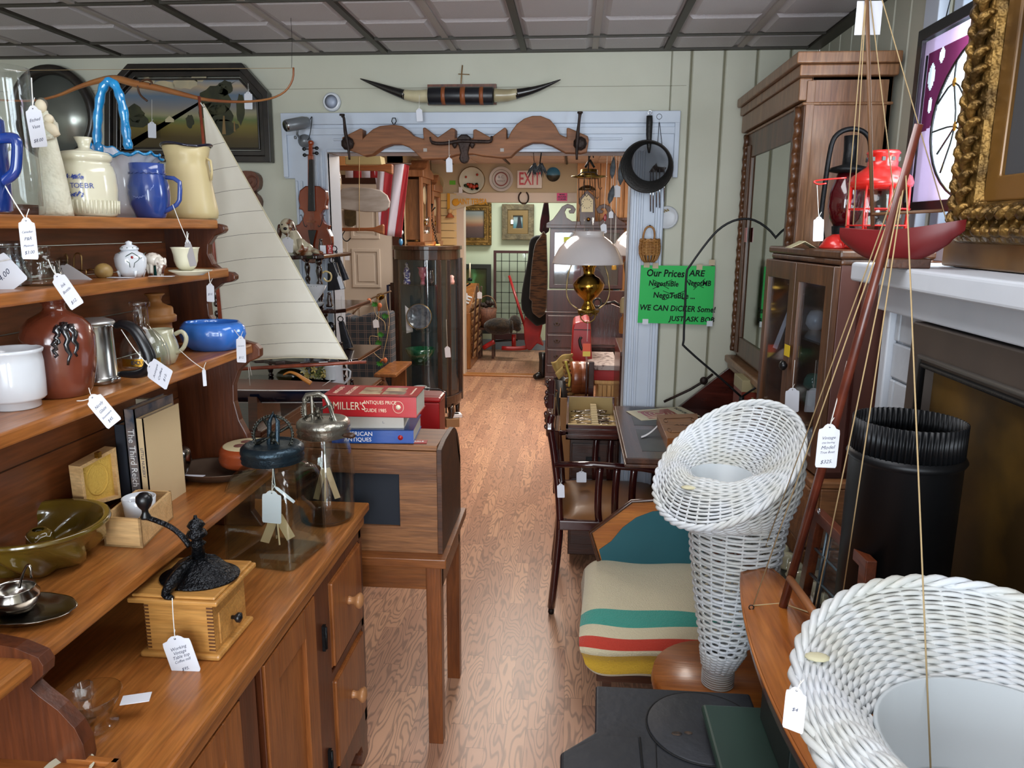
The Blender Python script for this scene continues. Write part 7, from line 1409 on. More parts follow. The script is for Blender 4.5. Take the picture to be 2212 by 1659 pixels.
# pine wall: pictures, blue pots, yellow glass
t=T('brown_frame','dark brown nested wooden picture frame hung on the pine boards','frame',P(1340,500,Y=8.33))
for i,(a,c) in enumerate((((1302,470),(1364,560)),((1312,478),(1364,560)),((1320,486),(1364,560)))):
    b=MB(); p,q=px2([a,c],8.34); b.fr([(p[0],q[1]),(q[0],q[1]),(q[0],p[1]),(p[0],p[1])],[(p[0]+.03,q[1]+.03),(q[0]-.03,q[1]+.03),(q[0]-.03,p[1]-.03),(p[0]+.03,p[1]-.03)],8.31-.01*i,8.36-.01*i,'Y'); b.build('frame_moulding',CW_,t,bevel=.003)
for i,(xx,lab) in enumerate(((1331,'pale blue square jug on shelf against the pine boards'),(1360,'second pale blue jug mostly hidden by the doorway casing'))):
    t=T('blue_jug',lab,'jug',P(xx,644,Y=8.2)); b=MB(); q=P(xx,646,Y=8.2); k=mpp(q); b.lathe([(9*k,0),(10*k,2*k),(9*k,14*k),(6*k,17*k),(8*k,23*k),(.1*k,22*k)],q,16); b.build('body',mat('pale_blue_glaze','7db4d2',.3),t)
t=T('wall_shelf','small wooden shelf fixed to the pine boards under blue jugs','shelf',P(1345,650,Y=8.25)); b=MB(); p,q=P(1315,646,Y=8.2),P(1375,652,Y=8.2); b.box(p.x,q.x,8.08,8.37,q.z,p.z); b.build('board',CW_,t)
for i,(xx,yy,m) in enumerate(((1326,575,'yellow'),(1340,570,'yellow'),(1333,560,'yellow'))):
    t=T('yellow_bottle',('amber yellow glass bottle lowest in the cluster behind oil lamp shade','amber yellow glass bottle rightmost in the cluster behind lamp shade','amber yellow glass bottle topmost in the cluster behind lamp shade')[i],'bottle',P(xx,yy,Y=8.0)); b=MB(); q=P(xx,yy+8,Y=8.0); b.lathe([(.03,0),(.034,.01),(.03,.05),(.012,.08),(.014,.1)],q,14); b.build('body',mat('amber_yellow','d89a1c',.1,coat=1),t); b=MB(); b.tube([q+VM((0,0,.1)),VM((q.x,8.0,2.34))],.0015,4); b.build('hanging_wire',BLK,t)
# small dark organ desk, red case, leather case, cloth, bin, boxes
Y=5.2; t=T('slant_desk','small dark mahogany slant lid desk with arched back behind oil lamp','desk',P(1300,850,Y=Y)); x0,x1=X_(1268,Y),X_(1375,Y); z=lambda y:Z_(y,Y,1310)
b=MB(); b.pr(px2([(1268,752),(1268,690),(1275,672),(1290,660),(1320,656),(1345,666),(1358,690),(1375,752)][::-1],Y+.3),Y+.3,Y+.33,'Y'); b.build('arched_back',MAH,t,bevel=.004); b=MB(); b.box(x0-.02,x1,Y-.1,Y+.35,z(748),z(740)); b.build('ledge',MAHX,t,bevel=.004)
b=MB(); b.box(x0,x1,Y-.05,Y+.3,z(786),z(748)); b.box(x0,x1,Y-.07,Y-.05,z(784),z(768)); b.build('case',MAH,t,bevel=.004)
for xx in (x0+.02,x1-.05):
    for yy in (Y-.04,Y+.24): b=MB(); b.box(xx,xx+.04,yy,yy+.04,0,z(786)); b.build('leg',MAH,t)
b=MB(); 
t=T('calipers_box','small dark metal and glass oddments on the desk top','oddments',P(1300,660,Y=5.4)); b=MB(); q=P(1290,660,Y=5.4); b.tube(ring(q+VM((0,0,.02)),.03,16,(0,1,0)),.008,6,closed=True); b.tube([q+VM((.04,0,.01)),q+VM((.12,0,.03)),q+VM((.2,0,-.02))],.01,6); b.build('metal_pieces',mat('tarnished_dark','3c3a38',.3,.9),t)
Y=4.75; t=T('red_case','upright red leather case with black handle standing by the dark desk','case',P(1258,790,Y=Y)); b=MB(); b.pr(px2(sm2([(1236,800),(1235,740),(1237,708),(1243,697),(1262,694),(1275,696),(1277,740),(1276,800)],2)[::-1],Y),Y,Y+.35,'Y'); b.build('case_body',REDP,t,bevel=.012,seg=3); b=MB(); b.tube(smoothpts([P(x,y,Y=Y-.015) for x,y in ((1256,728),(1252,735),(1254,748),(1258,756))],3),.009,8); b.build('handle',BLKP,t)
b=MB(); b.box(P(1240,712,Y=Y).x,P(1276,712,Y=Y).x,Y-.003,Y+.353,P(1240,712,Y=Y).z-.003,P(1240,712,Y=Y).z+.003); b.build('lid_seam',mat('seam_dark_red','4a0c0e',.5),t)
z1_=P(1258,800,Y=Y).z; t=T('dark_chair','dark framed stand supporting the red case behind the open drawer','stand',P(1258,850,Y=Y)); b=MB(); x0,x1=X_(1236,Y),X_(1282,Y); b.box(x0,x1,Y,Y+.36,z1_-.03,z1_); b.build('top_board',MAH,t)
for xx in (x0,x1-.03): 
    for yy in (Y,Y+.32): b=MB(); b.box(xx,xx+.03,yy,yy+.03,0,z1_-.03); b.build('leg',MAH,t)
Y=4.35; t=T('round_leather_case','round tan leather drum shaped case in the cardboard carton','case',P(1255,830,Y=Y)); b=MB(); q=P(1232,816,Y=Y+.05); k=mpp(q); b.lathe([(34*k,0),(36*k,4*k),(36*k,18*k),(35*k,20*k),(35*k,21*k),(36*k,22*k),(36*k,38*k),(33*k,41*k)],q,36,m=face((1,.15,0))); b.build('case_body',wood('tan_case_leather','7c4022','a05a34','x',1,.3,.3,.2),t)
t=T('cardboard_carton','open pale cardboard carton holding the round leather case','carton',P(1240,870,Y=Y)); x0,x1=X_(1214,Y),X_(1280,Y); zc=P(1240,852,Y=Y).z; b=MB()
for a in ((x0,x1,Y-.1,Y-.095),(x0,x1,Y+.35,Y+.355),(x0,x0+.005,Y-.1,Y+.35),(x1-.005,x1,Y-.1,Y+.35)): b.box(*a,.0,zc)
b.box(x0,x1,Y-.1,Y+.35,0,.005); b.build('carton_sides',mat('kraft_board','a57a4e',.8),t)
t=T('wicker_panel','coarse basket weave panel with yellow cord beside the leather case','basket',P(1228,820,Y=Y)); b=MB(); 
for i in range(9): b.tube([P(1217+i*1.6,782+i*10,Y=Y-.02-.0*i)+VM((s*.028,.03*s,0)) for s in (0,.5,1)],.012,6)
b.build('weave',mat('brown_weave','6a4a26',.7,c2='98713c',ns=60),t); b=MB(); b.tube(smoothpts([P(x,y,Y=Y-.06) for x,y in ((1222,780),(1226,798),(1231,815),(1229,835))],3),.007,6); b.build('yellow_cord',mat('yellow_cord','c0b04c',.7),t)
t=T('tan_cloth','folded tan canvas cloth draped over the things by the red case','cloth',P(1215,790,Y=4.5)); b=MB(); b.grid(lambda u,v:P(1190+46*u+14*v*(1-u),782-22*u+(30-20*u)*v+3*math.sin(8*u+4*v),Y=4.5+.05*math.sin(6*u+v)),14,8); b.grid(lambda u,v:P(1199+36*u+8*v,806-34*u+14*v,Y=4.48),10,4); o=b.build('canvas',mat('tan_canvas','ab9257',.9,bump=.3,bs=60),t,recalc=False); md=o.modifiers.new('s','SOLIDIFY'); md.thickness=.006
t=T('black_bin','small black metal waste bin with painted birds beside the carton','bin',P(1215,870,Y=4.6)); b=MB(); q=P(1216,890,Y=4.6); q.z=0; k=mpp(q); zt_=P(1216,818,Y=4.6).z; b.lathe([(.05,0),(.055,.01),(.065,zt_),(.062,zt_),(.05,.02),(1e-3,.02)],q,24); b.build('bin_body',BLKP,t); b=MB(); b.sph(q+VM((-.05,-.03,zt_*.75)),(.012,.012,.035),8); b.build('painted_bird',WHC,t)
Y=4.55; t=T('red_painted_box','long red painted wooden box with distressed white lid stacked on pine box','box',P(1310,810,Y=Y)); x0,x1=X_(1283,Y),X_(1337,Y); z=lambda y:Z_(y,Y,1310)
b=MB(); b.box(x0,x1,Y,Y+.5,z(822),z(800)); b.build('box_body',REDP,t,bevel=.003); b=MB(); b.box(x0-.02,x1+.01,Y-.02,Y+.5,z(799),z(788)); b.build('lid',mat('distressed_white','a99b97',.6,c2='5b4a48',ns=30,lo=.5,hi=.6),t,bevel=.004)
t=T('pine_box','upright ribbed pine box under the red painted box','box',P(1312,850,Y=Y)); b=MB(); a,c=X_(1298,Y),X_(1337,Y); b.box(a,c,Y,Y+.4,0,z(826)); b.box(a-.02,c,Y-.015,Y+.4,z(829),z(822)); 
for i in range(4): xx=a+(c-a)*(i+.15)/4; b.box(xx,xx+.022,Y-.008,Y,0,z(832))
b.build('box_body',wood('clear_pine','b98d54','d3ab72','z',1,.5,.1,.2),t,bevel=.003)
Y=3.75; t=T('leaning_bed_rail','dark reeded wooden headboard end leaning against the right casing','headboard',P(1350,850,Y=Y)); b=MB(); a,c=P(1340,760,Y=Y),P(1352,760,Y=Y); b.box(a.x,c.x+.012,Y,Y+.5,0,a.z)
for i in range(4): xx=a.x+.004+i*.010; b.box(xx,xx+.006,Y-.006,Y,0,a.z-.02)
b.build('panel',MAH,t,bevel=.003)
b=MB(); b.tube([P(1285,790,Y=4.3),P(1292,870,Y=4.3)],.001,4); b.bm.free()
t=T('framed_board','dark wooden framed board standing on edge left of red box','board',P(1277,840,Y=4.1)); b=MB(); a=P(1262,782,Y=4.1); c=P(1284,782,Y=4.1); b.box(a.x+.01,a.x+.02,4.1,4.5,0,a.z); b.box(a.x+.026,c.x,4.1,4.12,0,a.z); b.build('board_edge',MAH,t,bevel=.002)
# floor box by the curio cabinet
t=T('small_carton','small cardboard box with black printed picture lid on floor by cabinet','carton',P(975,925,Z=0)); q=P(975,920,Z=0); b=MB(); b.M=TR(q)@Matrix.Rotation(.35,4,'Z'); b.box(-.05,.06,-.05,.05,0,.07); b.mi=1; b.box(-.02,.09,-.02,.07,.075,.10); b.mi=2; b.box(.0,.07,.0,.05,.1,.101); b.build('carton_body',[mat('brown_card','8a6a4a',.7),PAPER,BLKP],t)
# ============================================================= far room
Y=10.26
def framed(name,label,x0,y0,x1,y1,fw,fm,canv,Y=10.26,th=.05,steps=1):
    t=T(name,label,'painting',P((x0+x1)/2,(y0+y1)/2,Y=Y)); a,c=px2([(x0,y0),(x1,y1)],Y); O=[(a[0],c[1]),(c[0],c[1]),(c[0],a[1]),(a[0],a[1])]
    for i in range(steps): f=fw*i/steps*1.0; g=fw*(i+1)/steps; b=MB(); b.fr([(p[0]+(f if p[0]==a[0] else -f),p[1]+(f if p[1]==c[1] else -f)) for p in O],[(p[0]+(g if p[0]==a[0] else -g),p[1]+(g if p[1]==c[1] else -g)) for p in O],Y-th*(1-.5*i/steps),Y+.02,'Y'); b.build('frame',fm[i%len(fm)],t,bevel=.006)
    b=MB(); b.box(a[0]+fw*.9,c[0]-fw*.9,Y-.005,Y+.01,c[1]+fw*.9,a[1]-fw*.9); b.build('canvas',canv,t); return t
framed('painting','gilt framed sunset seascape hung at the left of the far room wall',985,438,1062,530,.10,[GOLD,mat('antique_gold','6b4c22',.4,.5,c2='8f6c34',ns=12),GOLD],picture('sunset',[(0,'3a2a2c'),(.4,'5d4440'),(.48,'8a5a44'),(.62,'a58c72'),(.85,'7f8686'),(1,'8a8f93')],5,'Z',.05),steps=3); 
t=framed('painting','small dark painting in a broad worn gilt frame on the far wall',1085,441,1153,518,.15,[mat('worn_gilt','4f4634',.6,.2,c2='70644a',ns=15,bump=.6,bs=40),mat('inner_gilt','7a643e',.5,.4)],picture('blue_figure',[(0,'2d5a66'),(.35,'4f8490'),(.6,'8fa3a4'),(1,'56707c')],7,'Z',.2),steps=2)
b=MB(); b.pr(px2([(1119,468),(1124,468),(1126,480),(1128,496),(1114,496),(1118,480)][::-1],10.24),10.238,10.242,'Y'); b.build('painted_figure',BLKP,t); pricetag(t,(1106,466),(1106,474),(1106,484),10.2,[],w=.6)
framed('green_panel','tall green swirled glass panel in a wide black frame leaning in the far room',975,570,1061,720,.06,[mat('green_black_frame','1c211f',.4)],picture('green_swirl',[(0,'1f3216'),(.4,'4a4a1e'),(.55,'4f8a58'),(.65,'35501f'),(1,'3a3814')],5,'X',.3),Y=10.1)
t=T('window_sash','tall dark red leaded window sash leaning against far wall behind rocker','window sash',P(1110,740,Y=10.1)); Ys=10.05; a,c=px2([(1066,541),(1150,735)],Ys); RW=mat('dark_red_frame','3a1a1a',.5); b=MB(); O=[(a[0],c[1]),(c[0],c[1]),(c[0],a[1]),(a[0],a[1])]; I=[(a[0]+.035,c[1]+.09),(c[0]-.035,c[1]+.09),(c[0]-.035,a[1]-.035),(a[0]+.035,a[1]-.035)]; b.fr(O,I,Ys,Ys+.04,'Y'); b.build('sash_frame',RW,t,bevel=.004)
b=MB()
for i in range(1,5): xx=a[0]+(c[0]-a[0])*i/5; b.box(xx-.004,xx+.004,Ys+.01,Ys+.018,c[1]+.08,a[1]-.03)
for i in range(1,8): zz=a[1]-(a[1]-c[1])*i/8.6; b.box(a[0]+.03,c[0]-.03,Ys+.01,Ys+.018,zz-.004,zz+.004)
b.build('lead_cames',BLK,t); b=MB(); b.box(a[0]+.03,c[0]-.03,Ys+.012,Ys+.015,c[1]+.08,a[1]-.03); b.build('sash_glass',PANEG,t)
# coats
def coat(name,label,pts,Y,m,th=.16):
    p=px2(sm2(pts,2)[::-1],Y); t=T(name,label,'coat',(sum(q[0] for q in p)/len(p),Y,sum(q[1] for q in p)/len(p))); b=MB(); b.pr(p,Y,Y+th,'Y'); o=b.build('coat_body',m,t,bevel=.04,seg=3)
    b=MB(); q=max(p,key=lambda v:v[1]); b.tube([(q[0],Y+.08,q[1]-.03),(q[0],Y+.08,q[1]+.06)],.004,5); b.build('hanger_hook',BLK,t); return t
coat('black_coat','long black coat with fur collar hanging in the far room',[(1143,525),(1150,512),(1166,508),(1178,518),(1180,700),(1135,684),(1125,650),(1132,600),(1140,560)],9.05,mat('black_wool','0b0b0d',.9,sheen=.2))
coat('fur_coat','brown striped fur coat hanging in front of the black coat',[(1155,530),(1166,512),(1180,508),(1180,676),(1150,676),(1149,650),(1143,645),(1146,600),(1150,560)],8.85,mat('brown_fur','5a3b22',.9,c2='2e1b0f',ns=12,st=(.6,.6,4),lo=.45,hi=.6,bump=.6,bs=50,sheen=.4))
coat('dark_garment','dark blue and wine garments hanging above the coats',[(1165,500),(1172,450),(1176,436),(1184,436),(1186,500)],8.95,mat('midnight_cloth','12121c',.9,c2='3c1020',ns=6),.1)
coat('red_bag','red nylon bag with grey straps slumped below the coats',[(1134,686),(1165,684),(1172,700),(1166,730),(1174,748),(1160,742),(1148,756),(1136,752),(1132,720)],9.2,mat('red_nylon','a81e20',.5,c2='871418',ns=6),.2)
t=T('red_pole','long thin red pole leaning against leaded sash','pole',P(1140,720,Y=9.8)); b=MB(); b.cyl(P(1100,596,Y=9.85),P(1136,712,Y=9.6),.018,n=10); b.build('pole',REDP,t)
# rocking toy
t=T('rocking_toy','dark plush animal rocking toy on red sledge runners','rocking toy',P(1085,750,Y=9.5)); Yr=9.5; FUR=mat('dark_plush','17100b',.95,c2='3a2812',ns=14,bump=1,bs=40,sheen=.3); b=MB(); q=P(1078,705,Y=Yr); b.sph(q,(.20,.13,.11),20); b.sph(P(1112,697,Y=Yr),(.085,.08,.10),16); b.sph(P(1118,708,Y=Yr),(.05,.06,.05),12); b.sph(P(1104,706,Y=Yr-.07),(.03,.03,.09),10); b.build('plush_body',FUR,t)
b=MB(); b.tube(smoothpts([P(x,y,Y=Yr-.1) for x,y in ((1044,752),(1060,742),(1068,738)) ],2),.03,8); b.tube(smoothpts([P(x,y,Y=Yr-.1) for x,y in ((1084,752),(1110,753),(1135,751),(1150,742))],2),.028,8); b.build('red_runner',REDP,t); b=MB(); b.cyl(P(1110,752,Y=Yr),P(1110,722,Y=Yr),.03,n=10); b.build('red_post',REDP,t); b=MB(); b.tube([P(1070,737,Y=Yr),P(1118,734,Y=Yr)],.012,6); b.build('iron_bar',BLK,t)
# sconce, register cabinet, basket, skis, boots
t=T('candle_sconce','black iron candle stand with one cream candle in the far room','candle stand',P(1008,620,Y=9.2)); b=MB(); b.tube(smoothpts([P(x,y,Y=9.2) for x,y in ((1004,566),(1003,562),(998,564),(997,575),(998,612),(1006,618),(1016,612))],3),.009,6); b.lathe([(.03,0),(.03,.03),(.018,.035)],P(1015,607,Y=9.2),12); b.tube([P(998,600,Y=9.2),P(996,700,Y=9.2),VM((P(996,700,Y=9.2).x,9.2,0))],.01,6); b.build('iron_stand',BLK,t); b=MB(); b.cyl(P(1015,600,Y=9.2),P(1015,568,Y=9.2),.013,.009,12); b.build('candle',mat('cream_wax','d9cdb4',.5),t)
t=T('cash_register_desk','golden oak cabinet with curved top and rows of keys in the far room','cabinet',P(1015,780,Y=8.9)); Yq=8.75; GO2=wood('register_oak','7a4418','a5672c','z',1,.4,.2,.3); b=MB(); x0,x1=X_(986,Yq),P(1030,700,Y=9.8).x; b.box(x0,P(1016,700,Y=Yq).x,Yq,Yq+1.0,0,P(1005,676,Y=Yq).z); b.build('case',GO2,t,bevel=.01); b=MB()
for i in range(7): zz=.12+i*.1; xx=P(1016,700,Y=Yq).x; b.box(xx,xx+.03,Yq+.05,Yq+.9,zz,zz+.06)
b.build('drawer_fronts',wood('register_oak_pale','8a5c34','b48556','y',1,.4,.2,.3),t,bevel=.01); b=MB(); zz=P(1005,676,Y=Yq).z; b.pr([(Yq+.05,zz),(Yq+.95,zz),(Yq+.95,zz+.28),(Yq+.7,zz+.3),(Yq+.3,zz+.12)],x0+.02,P(1014,700,Y=Yq).x,'X'); b.build('curved_top',GO2,t,bevel=.01); b=MB()
for i in range(6):
    for j in range(3): q=P(1008+i*3.2,640+i*1.5+j*7-i*.4,Y=Yq+.15+.07*i); b.lathe([(.012,0),(.012,.01)],q,8,m=face((.2,-1,.6)))
b.build('keys',WHC,t); pricetag(t,(1005,625),(1005,632),(1006,646),8.6,[],w=.7); 
t=T('wooden_skis','pair of old dark wooden skis tied upright beside the register cabinet','skis',P(1026,780,Y=8.75)); 
for x in (1027,1036): b=MB(); b.tube([P(x-6,770,Y=8.7),P(x,660,Y=8.72),P(x+4,618,Y=8.72)],.022,6,flat=.5); b.build('ski',WAL,t)
pricetag(t,(1034,622),(1036,630),(1036,645),8.6,[],w=.7)
t=T('pinecone_basket','round brown basket heaped with pine cones and tall handle','basket',P(1052,705,Y=9.6)); b=MB(); q=P(1052,706,Y=9.6); b.lathe([(.08,0),(.11,.1),(.125,.24),(.11,.24),(.08,.02)],q,24,wob=lambda a,z:.02*math.cos(20*a)); b.build('woven_body',mat('brown_basket','5a3626',.7,c2='7a4c36',ns=50),t); b=MB(); b.tube(smoothpts([q+VM((.12*math.cos(a),0,.24+.16*math.sin(a))) for a in [PI*i/10 for i in range(11)]],2),.008,6); b.build('handle',mat('basket_cane','77563a',.7),t); rr=random.Random(8)
for i in range(16): 
    b=MB(); p=q+VM((rr.uniform(-.09,.09),rr.uniform(-.08,.06),.25+rr.uniform(0,.06))); b.lathe([(.004,0),(.024,.012),(.026,.026),(.014,.042),(.002,.05)],p,10,m=face((rr.uniform(-1,1),rr.uniform(-1,0),.8)),wob=lambda a,z:.2*math.cos(5*a+z*300)); tag(b.build('pine_cone',mat('pine_cone','2e2018',.8) if i==0 else bpy.data.materials['pine_cone'],None),'small dark pine cone in the basket heap','pine cone','pine cones in the basket')
st_=T('plant_stand','dark stool supporting the pine cone basket in the far room','stool',P(1052,750,Y=9.6)); b=MB(); b.box(q.x-.12,q.x+.12,9.5,9.72,q.z-.03,q.z); b.build('seat',WAL,st_)
for dx,dy in ((-.1,9.52),(.07,9.52),(-.1,9.68),(.07,9.68)): b=MB(); b.box(q.x+dx,q.x+dx+.03,dy,dy+.03,0,q.z-.03); b.build('leg',WAL,st_)
t=T('black_boots','black boot standing below coats beside the secretary','boot',P(1168,800,Y=8.3)); b=MB(); q=P(1172,806,Y=8.25); q.z=0; b.lathe([(.06,.04),(.055,.1),(.05,.22),(.06,.3)],q,16,ex=.8); b.tube([q+VM((-.08,-.08,.04)),q+VM((-.02,0,.05)),q+VM((.04,.04,.05))],[.03,.045,.04],8); b.build('boot_body',BLKP,t)
# ============================================================= right side: glazed secretary in the corner
SX,SY0,SY1=.73,2.62,3.47; t=T('glazed_secretary','tall oak secretary with mirrored door and heavy cornice in the right corner','bookcase',(.86,3.05,0))
b=MB(); b.box(SX+.02,1.0,SY0,SY0+.02,1.09,2.17); b.box(SX+.02,1.0,SY1-.02,SY1,1.09,2.17); b.box(.985,1.0,SY0,SY1,1.09,2.17); b.box(SX+.02,1.0,SY0,SY1,2.12,2.15); b.box(SX+.02,1.0,SY0,SY1,1.09,1.11); b.box(SX+.004,SX+.03,SY0-.006,SY0+.03,1.1,2.12); b.build('upper_case',OAK,t,bevel=.002)
b=MB(); 
for (o,z0,z1) in ((.045,2.165,2.20),(.03,2.13,2.165),(.008,2.045,2.055)): b.box(SX-o,1.005,SY0-o,SY1+.0,z0,z1)
b.box(SX-.02,SX+.02,SY0,SY1,2.06,2.13); b.build('cornice',OAK,t,bevel=.010,seg=3)
b=MB(); b.fr([(SY0,1.11),(SY1,1.11),(SY1,2.05),(SY0,2.05)],[(SY0+.13,1.19),(SY1-.13,1.19),(SY1-.13,1.95),(SY0+.13,1.95)],SX,SX+.02,'X'); 
for y in (SY1-.125,SY1-.105,SY1-.085): b.box(SX-.006,SX,y,y+.010,1.12,2.0)
d=b.build('mirrored_door',OAKD,t,bevel=.003)
b=MB(); b.box(SX+.008,SX+.012,SY0+.13,SY1-.13,1.19,1.95); b.build('door_mirror',mat('old_mirror_glass','a9aca4',.03,1),d)
b=MB(); 
for y in (SY1-.045,SY0+.045): b.tube([(SX-.004,y+.010*math.sin(i*PI/2),1.12+i*.012) for i in range(78)],.014,6,flat=.7)
b.build('scalloped_moulding',OAKD,t); b=MB(); b.box(SX-.03,1.0,SY0-.01,SY1,1.06,1.09); b.box(SX-.015,1.0,SY0,SY1,1.03,1.06); b.build('waist_moulding',OAK,t,bevel=.006)
b=MB(); b.box(SX-.006,SX-.004,SY1-.17,SY1-.13,1.60,1.66); b.build('red_sticker',REDP,t)
DZ=.84; b=MB(); b.pr([(.50,DZ),(SX+.0,1.04),(1.0,1.04),(1.0,.02),(.50,.02)],SY1-.02,SY1,'Y'); b.pr([(.50,DZ),(SX,1.04),(1.0,1.04),(1.0,.02),(.50,.02)],SY0,SY0+.02,'Y'); b.box(.5,1.0,SY0,SY1,DZ-.03,DZ-.003); b.box(.985,1.0,SY0,SY1,.02,1.04); b.build('desk_case',MAHX,t,bevel=.002)
b=MB(); b.box(.5,.52,SY0+.02,SY1-.02,.06,DZ-.03); b.build('lower_front',PINED,t)
b=MB()
for i in range(5): b.box(.80,.985,SY0+.05+.17*i,SY0+.06+.17*i,DZ,1.03)
b.box(.80,.985,SY0,SY1,.93,.94); b.build('pigeonholes',PINED,t)
b=MB(); b.box(.205,.50,SY0+.01,SY1-.02,DZ-.022,DZ); b.box(.20,.50,SY0,SY1-.01,DZ-.034,DZ-.022); b.build('writing_lid',WALY,t,bevel=.003)
b=MB(); b.box(.27,.48,3.10,3.42,DZ,DZ+.0012); b.box(.27,.48,2.72,3.03,DZ,DZ+.0012); b.build('leather_inset',mat('grey_leather','3a3a3c',.4,c2='454445',ns=12),t)
b=MB(); A=P(1434,868,Y=3.44);B_=P(1520,824,Y=3.44); b.tube([A,P(1490,842,Y=3.44),B_,P(1540,808,Y=3.44)],.006,6); b.lathe([(.018,0),(.018,.01)],P(1520,822,Y=3.44),14,m=face((0,-1,0))); b.build('lid_stay',IRON,t)
# things on the lid
t=T('song_folder','cream and red booklet with concentric spiral and black title on desk lid','booklet',P(1435,885,Z=DZ)); b=MB(); c4=[P(x,y,Z=DZ+.003) for x,y in ((1352,888),(1470,878),(1513,899),(1385,908))]; dn=VM((0,0,-.0015)); b.add(c4+[p+dn for p in c4],[(0,1,2,3),(7,6,5,4),(0,4,5,1),(1,5,6,2),(2,6,7,3),(3,7,4,0)],False)
def bl(u,v,h=.0002): return c4[0]*(1-u)*(1-v)+c4[1]*u*(1-v)+c4[2]*u*v+c4[3]*(1-u)*v+VM((0,0,h))
b.mi=1; b.add([bl(.16,.12),bl(.72,.12),bl(.72,.92),bl(.16,.92)],[(0,1,2,3)],False); b.mi=0
for r in (.12,.22,.32,.42): b.tube([bl(.44+.28*r/.42*math.copysign(abs(math.cos(a))**.5,math.cos(a)),.52+.38*r/.42*math.copysign(abs(math.sin(a))**.5,math.sin(a)),.0008) for a in [TAU*i/32 for i in range(26)]],.0014,4)
b.mi=2; ud=(c4[3]-c4[0]).normalized(); b.text('THE IN CROWD',bl(.86,.52,.0006),.026,(c4[2]-c4[1]),-(c4[1]-c4[0])*-1,ext=.0002,off=.0006,sx=.9); b.build('cover',[mat('cream_booklet','cfc8ac',.5),REDP,BLKP],t,recalc=False)
t=T('cigar_box','small brown wooden box with dark scroll stencil and dovetailed edge on desk lid','box',P(1465,940,Z=DZ)); c4=[P(1418,918,Z=DZ),P(1440,972,Z=DZ),P(1515,968,Z=DZ),P(1505,915,Z=DZ)]; up=VM((0,0,.045)); CB=wood('cigar_box_cedar','7a4524','a0622f','x',1.5,.4,.2,.2); b=MB(); b.add(c4+[p+up for p in c4],[(0,1,2,3),(7,6,5,4),(0,4,5,1),(1,5,6,2),(2,6,7,3),(3,7,4,0)],False); b.build('box_body',CB,t,bevel=.0015)
b=MB(); m_=lambda u,v:(c4[0]*(1-u)*(1-v)+c4[3]*u*(1-v)+c4[2]*u*v+c4[1]*(1-u)*v)+up+VM((0,0,.0006)); b.tube([m_(.15,.2),m_(.85,.2)],.0008,4); b.tube([m_(.15,.8),m_(.85,.8)],.0008,4)
for u,v in ((.15,.3),(.85,.3),(.15,.7),(.85,.7)): b.tube([m_(u+.05*math.cos(a),v+.08*math.sin(a)) for a in [i*.8 for i in range(8)]],.0009,4)
b.text('Alfie',m_(.5,.5),.03,(1,0,0),(0,1,0),shear=.3,ext=.0001); b.build('stencil',mat('dark_stencil','3a1d10',.5),t)
b=MB(); b.grid(lambda u,v:P(1385+34*u,942-8*u+4*v,Z=DZ+.004)+VM((0,0,.03*u*u)),8,3); b.build('price_tag',PAPER,t,recalc=False)
t=T('recipe_tin','red and cream lettered tin standing inside the open desk','tin',P(1640,880,Y=3.0)); a,c=px2([(1604,822),(1690,880)],2.95); b=MB(); b.box(a[0],c[0],2.95,3.1,DZ,a[1]-.0); b.mi=1; b.box(a[0]-.001,c[0]+.001,2.949,3.1,P(1640,848,Y=2.95).z,a[1]+.001); b.mi=1; b.text('WHI',((a[0]+c[0])/2,2.947,P(1640,868,Y=2.95).z),.04,off=.002); b.build('tin_body',[mat('brick_red_tin','7a3022',.4),mat('cream_tin','a39873',.4)],t,bevel=.002)
t=T('wire_stand','tall bent black iron rod stand rising from the desk','stand',P(1602,890,Y=2.9)); Yq=2.88; b=MB(); b.tube(smoothpts([P(x,y,Y=Yq) for x,y in ((1600,856),(1560,820),(1482,752),(1477,735),(1480,660),(1483,592),(1492,572),(1530,520),(1560,490),(1595,474),(1630,476),(1665,500),(1690,535))],3),.0042,8); b.tube([P(1604,856,Y=Yq),P(1662,818,Y=Yq)],.0042,8); b.build('bent_rod',BLK,t)
b=MB(); q=P(1602,856,Y=Yq); b.cyl(q,q-VM((0,0,.05)),.010,n=12); b.cyl(q,VM((q.x,q.y,DZ+.005)),.006,n=10); b.lathe([(.06,0),(.06,.005),(.01,.008)],(q.x,q.y,DZ),20); b.build('socket_and_base',BLK,t); b=MB(); b.sph(q+VM((-.04,-.02,-.07)),.02,12); b.build('round_knob',mat('brown_knob','5b4436',.4),t)
# ============================================================= low chest with the open cutlery drawer
t=T('low_chest','dark low chest of drawers standing behind the armchair in doorway','chest',(.12,3.75,0)); b=MB(); b.box(.0,.235,3.55,4.0,.04,.66); b.build('chest_body',DRK,t,bevel=.004)
for z0 in (.10,.28,.46):
    b=MB(); b.box(.01,.225,3.54,3.55,z0,z0+.165); d=b.build('drawer',DRK,t,bevel=.003); b=MB(); b.box(.08,.15,3.528,3.54,z0+.08,z0+.10); b.build('drawer_pull',BLK,d)
t=T('cutlery_box','cream lined open wooden box full of silver cutlery on the low chest','cutlery box',(.12,3.75,.66)); x0,x1,y0,y1,z0,z1=P(1212,900,Z=.72).x*1.0,.235,3.48,3.98,.66,.735; x0=-.02
b=MB(); b.box(x0,x1,y0,y0+.012,z0,z1); b.box(x0,x1,y1-.012,y1,z0,z1+.03); b.box(x0,x0+.012,y0,y1,z0,z1); b.box(x1-.012,x1,y0,y1,z0,z1); b.box(x0,x1,y0,y1,z0,z0+.008)
for z in (.672,.70): b.box(x0,x1,y0-.008,y0,z,z+.016)
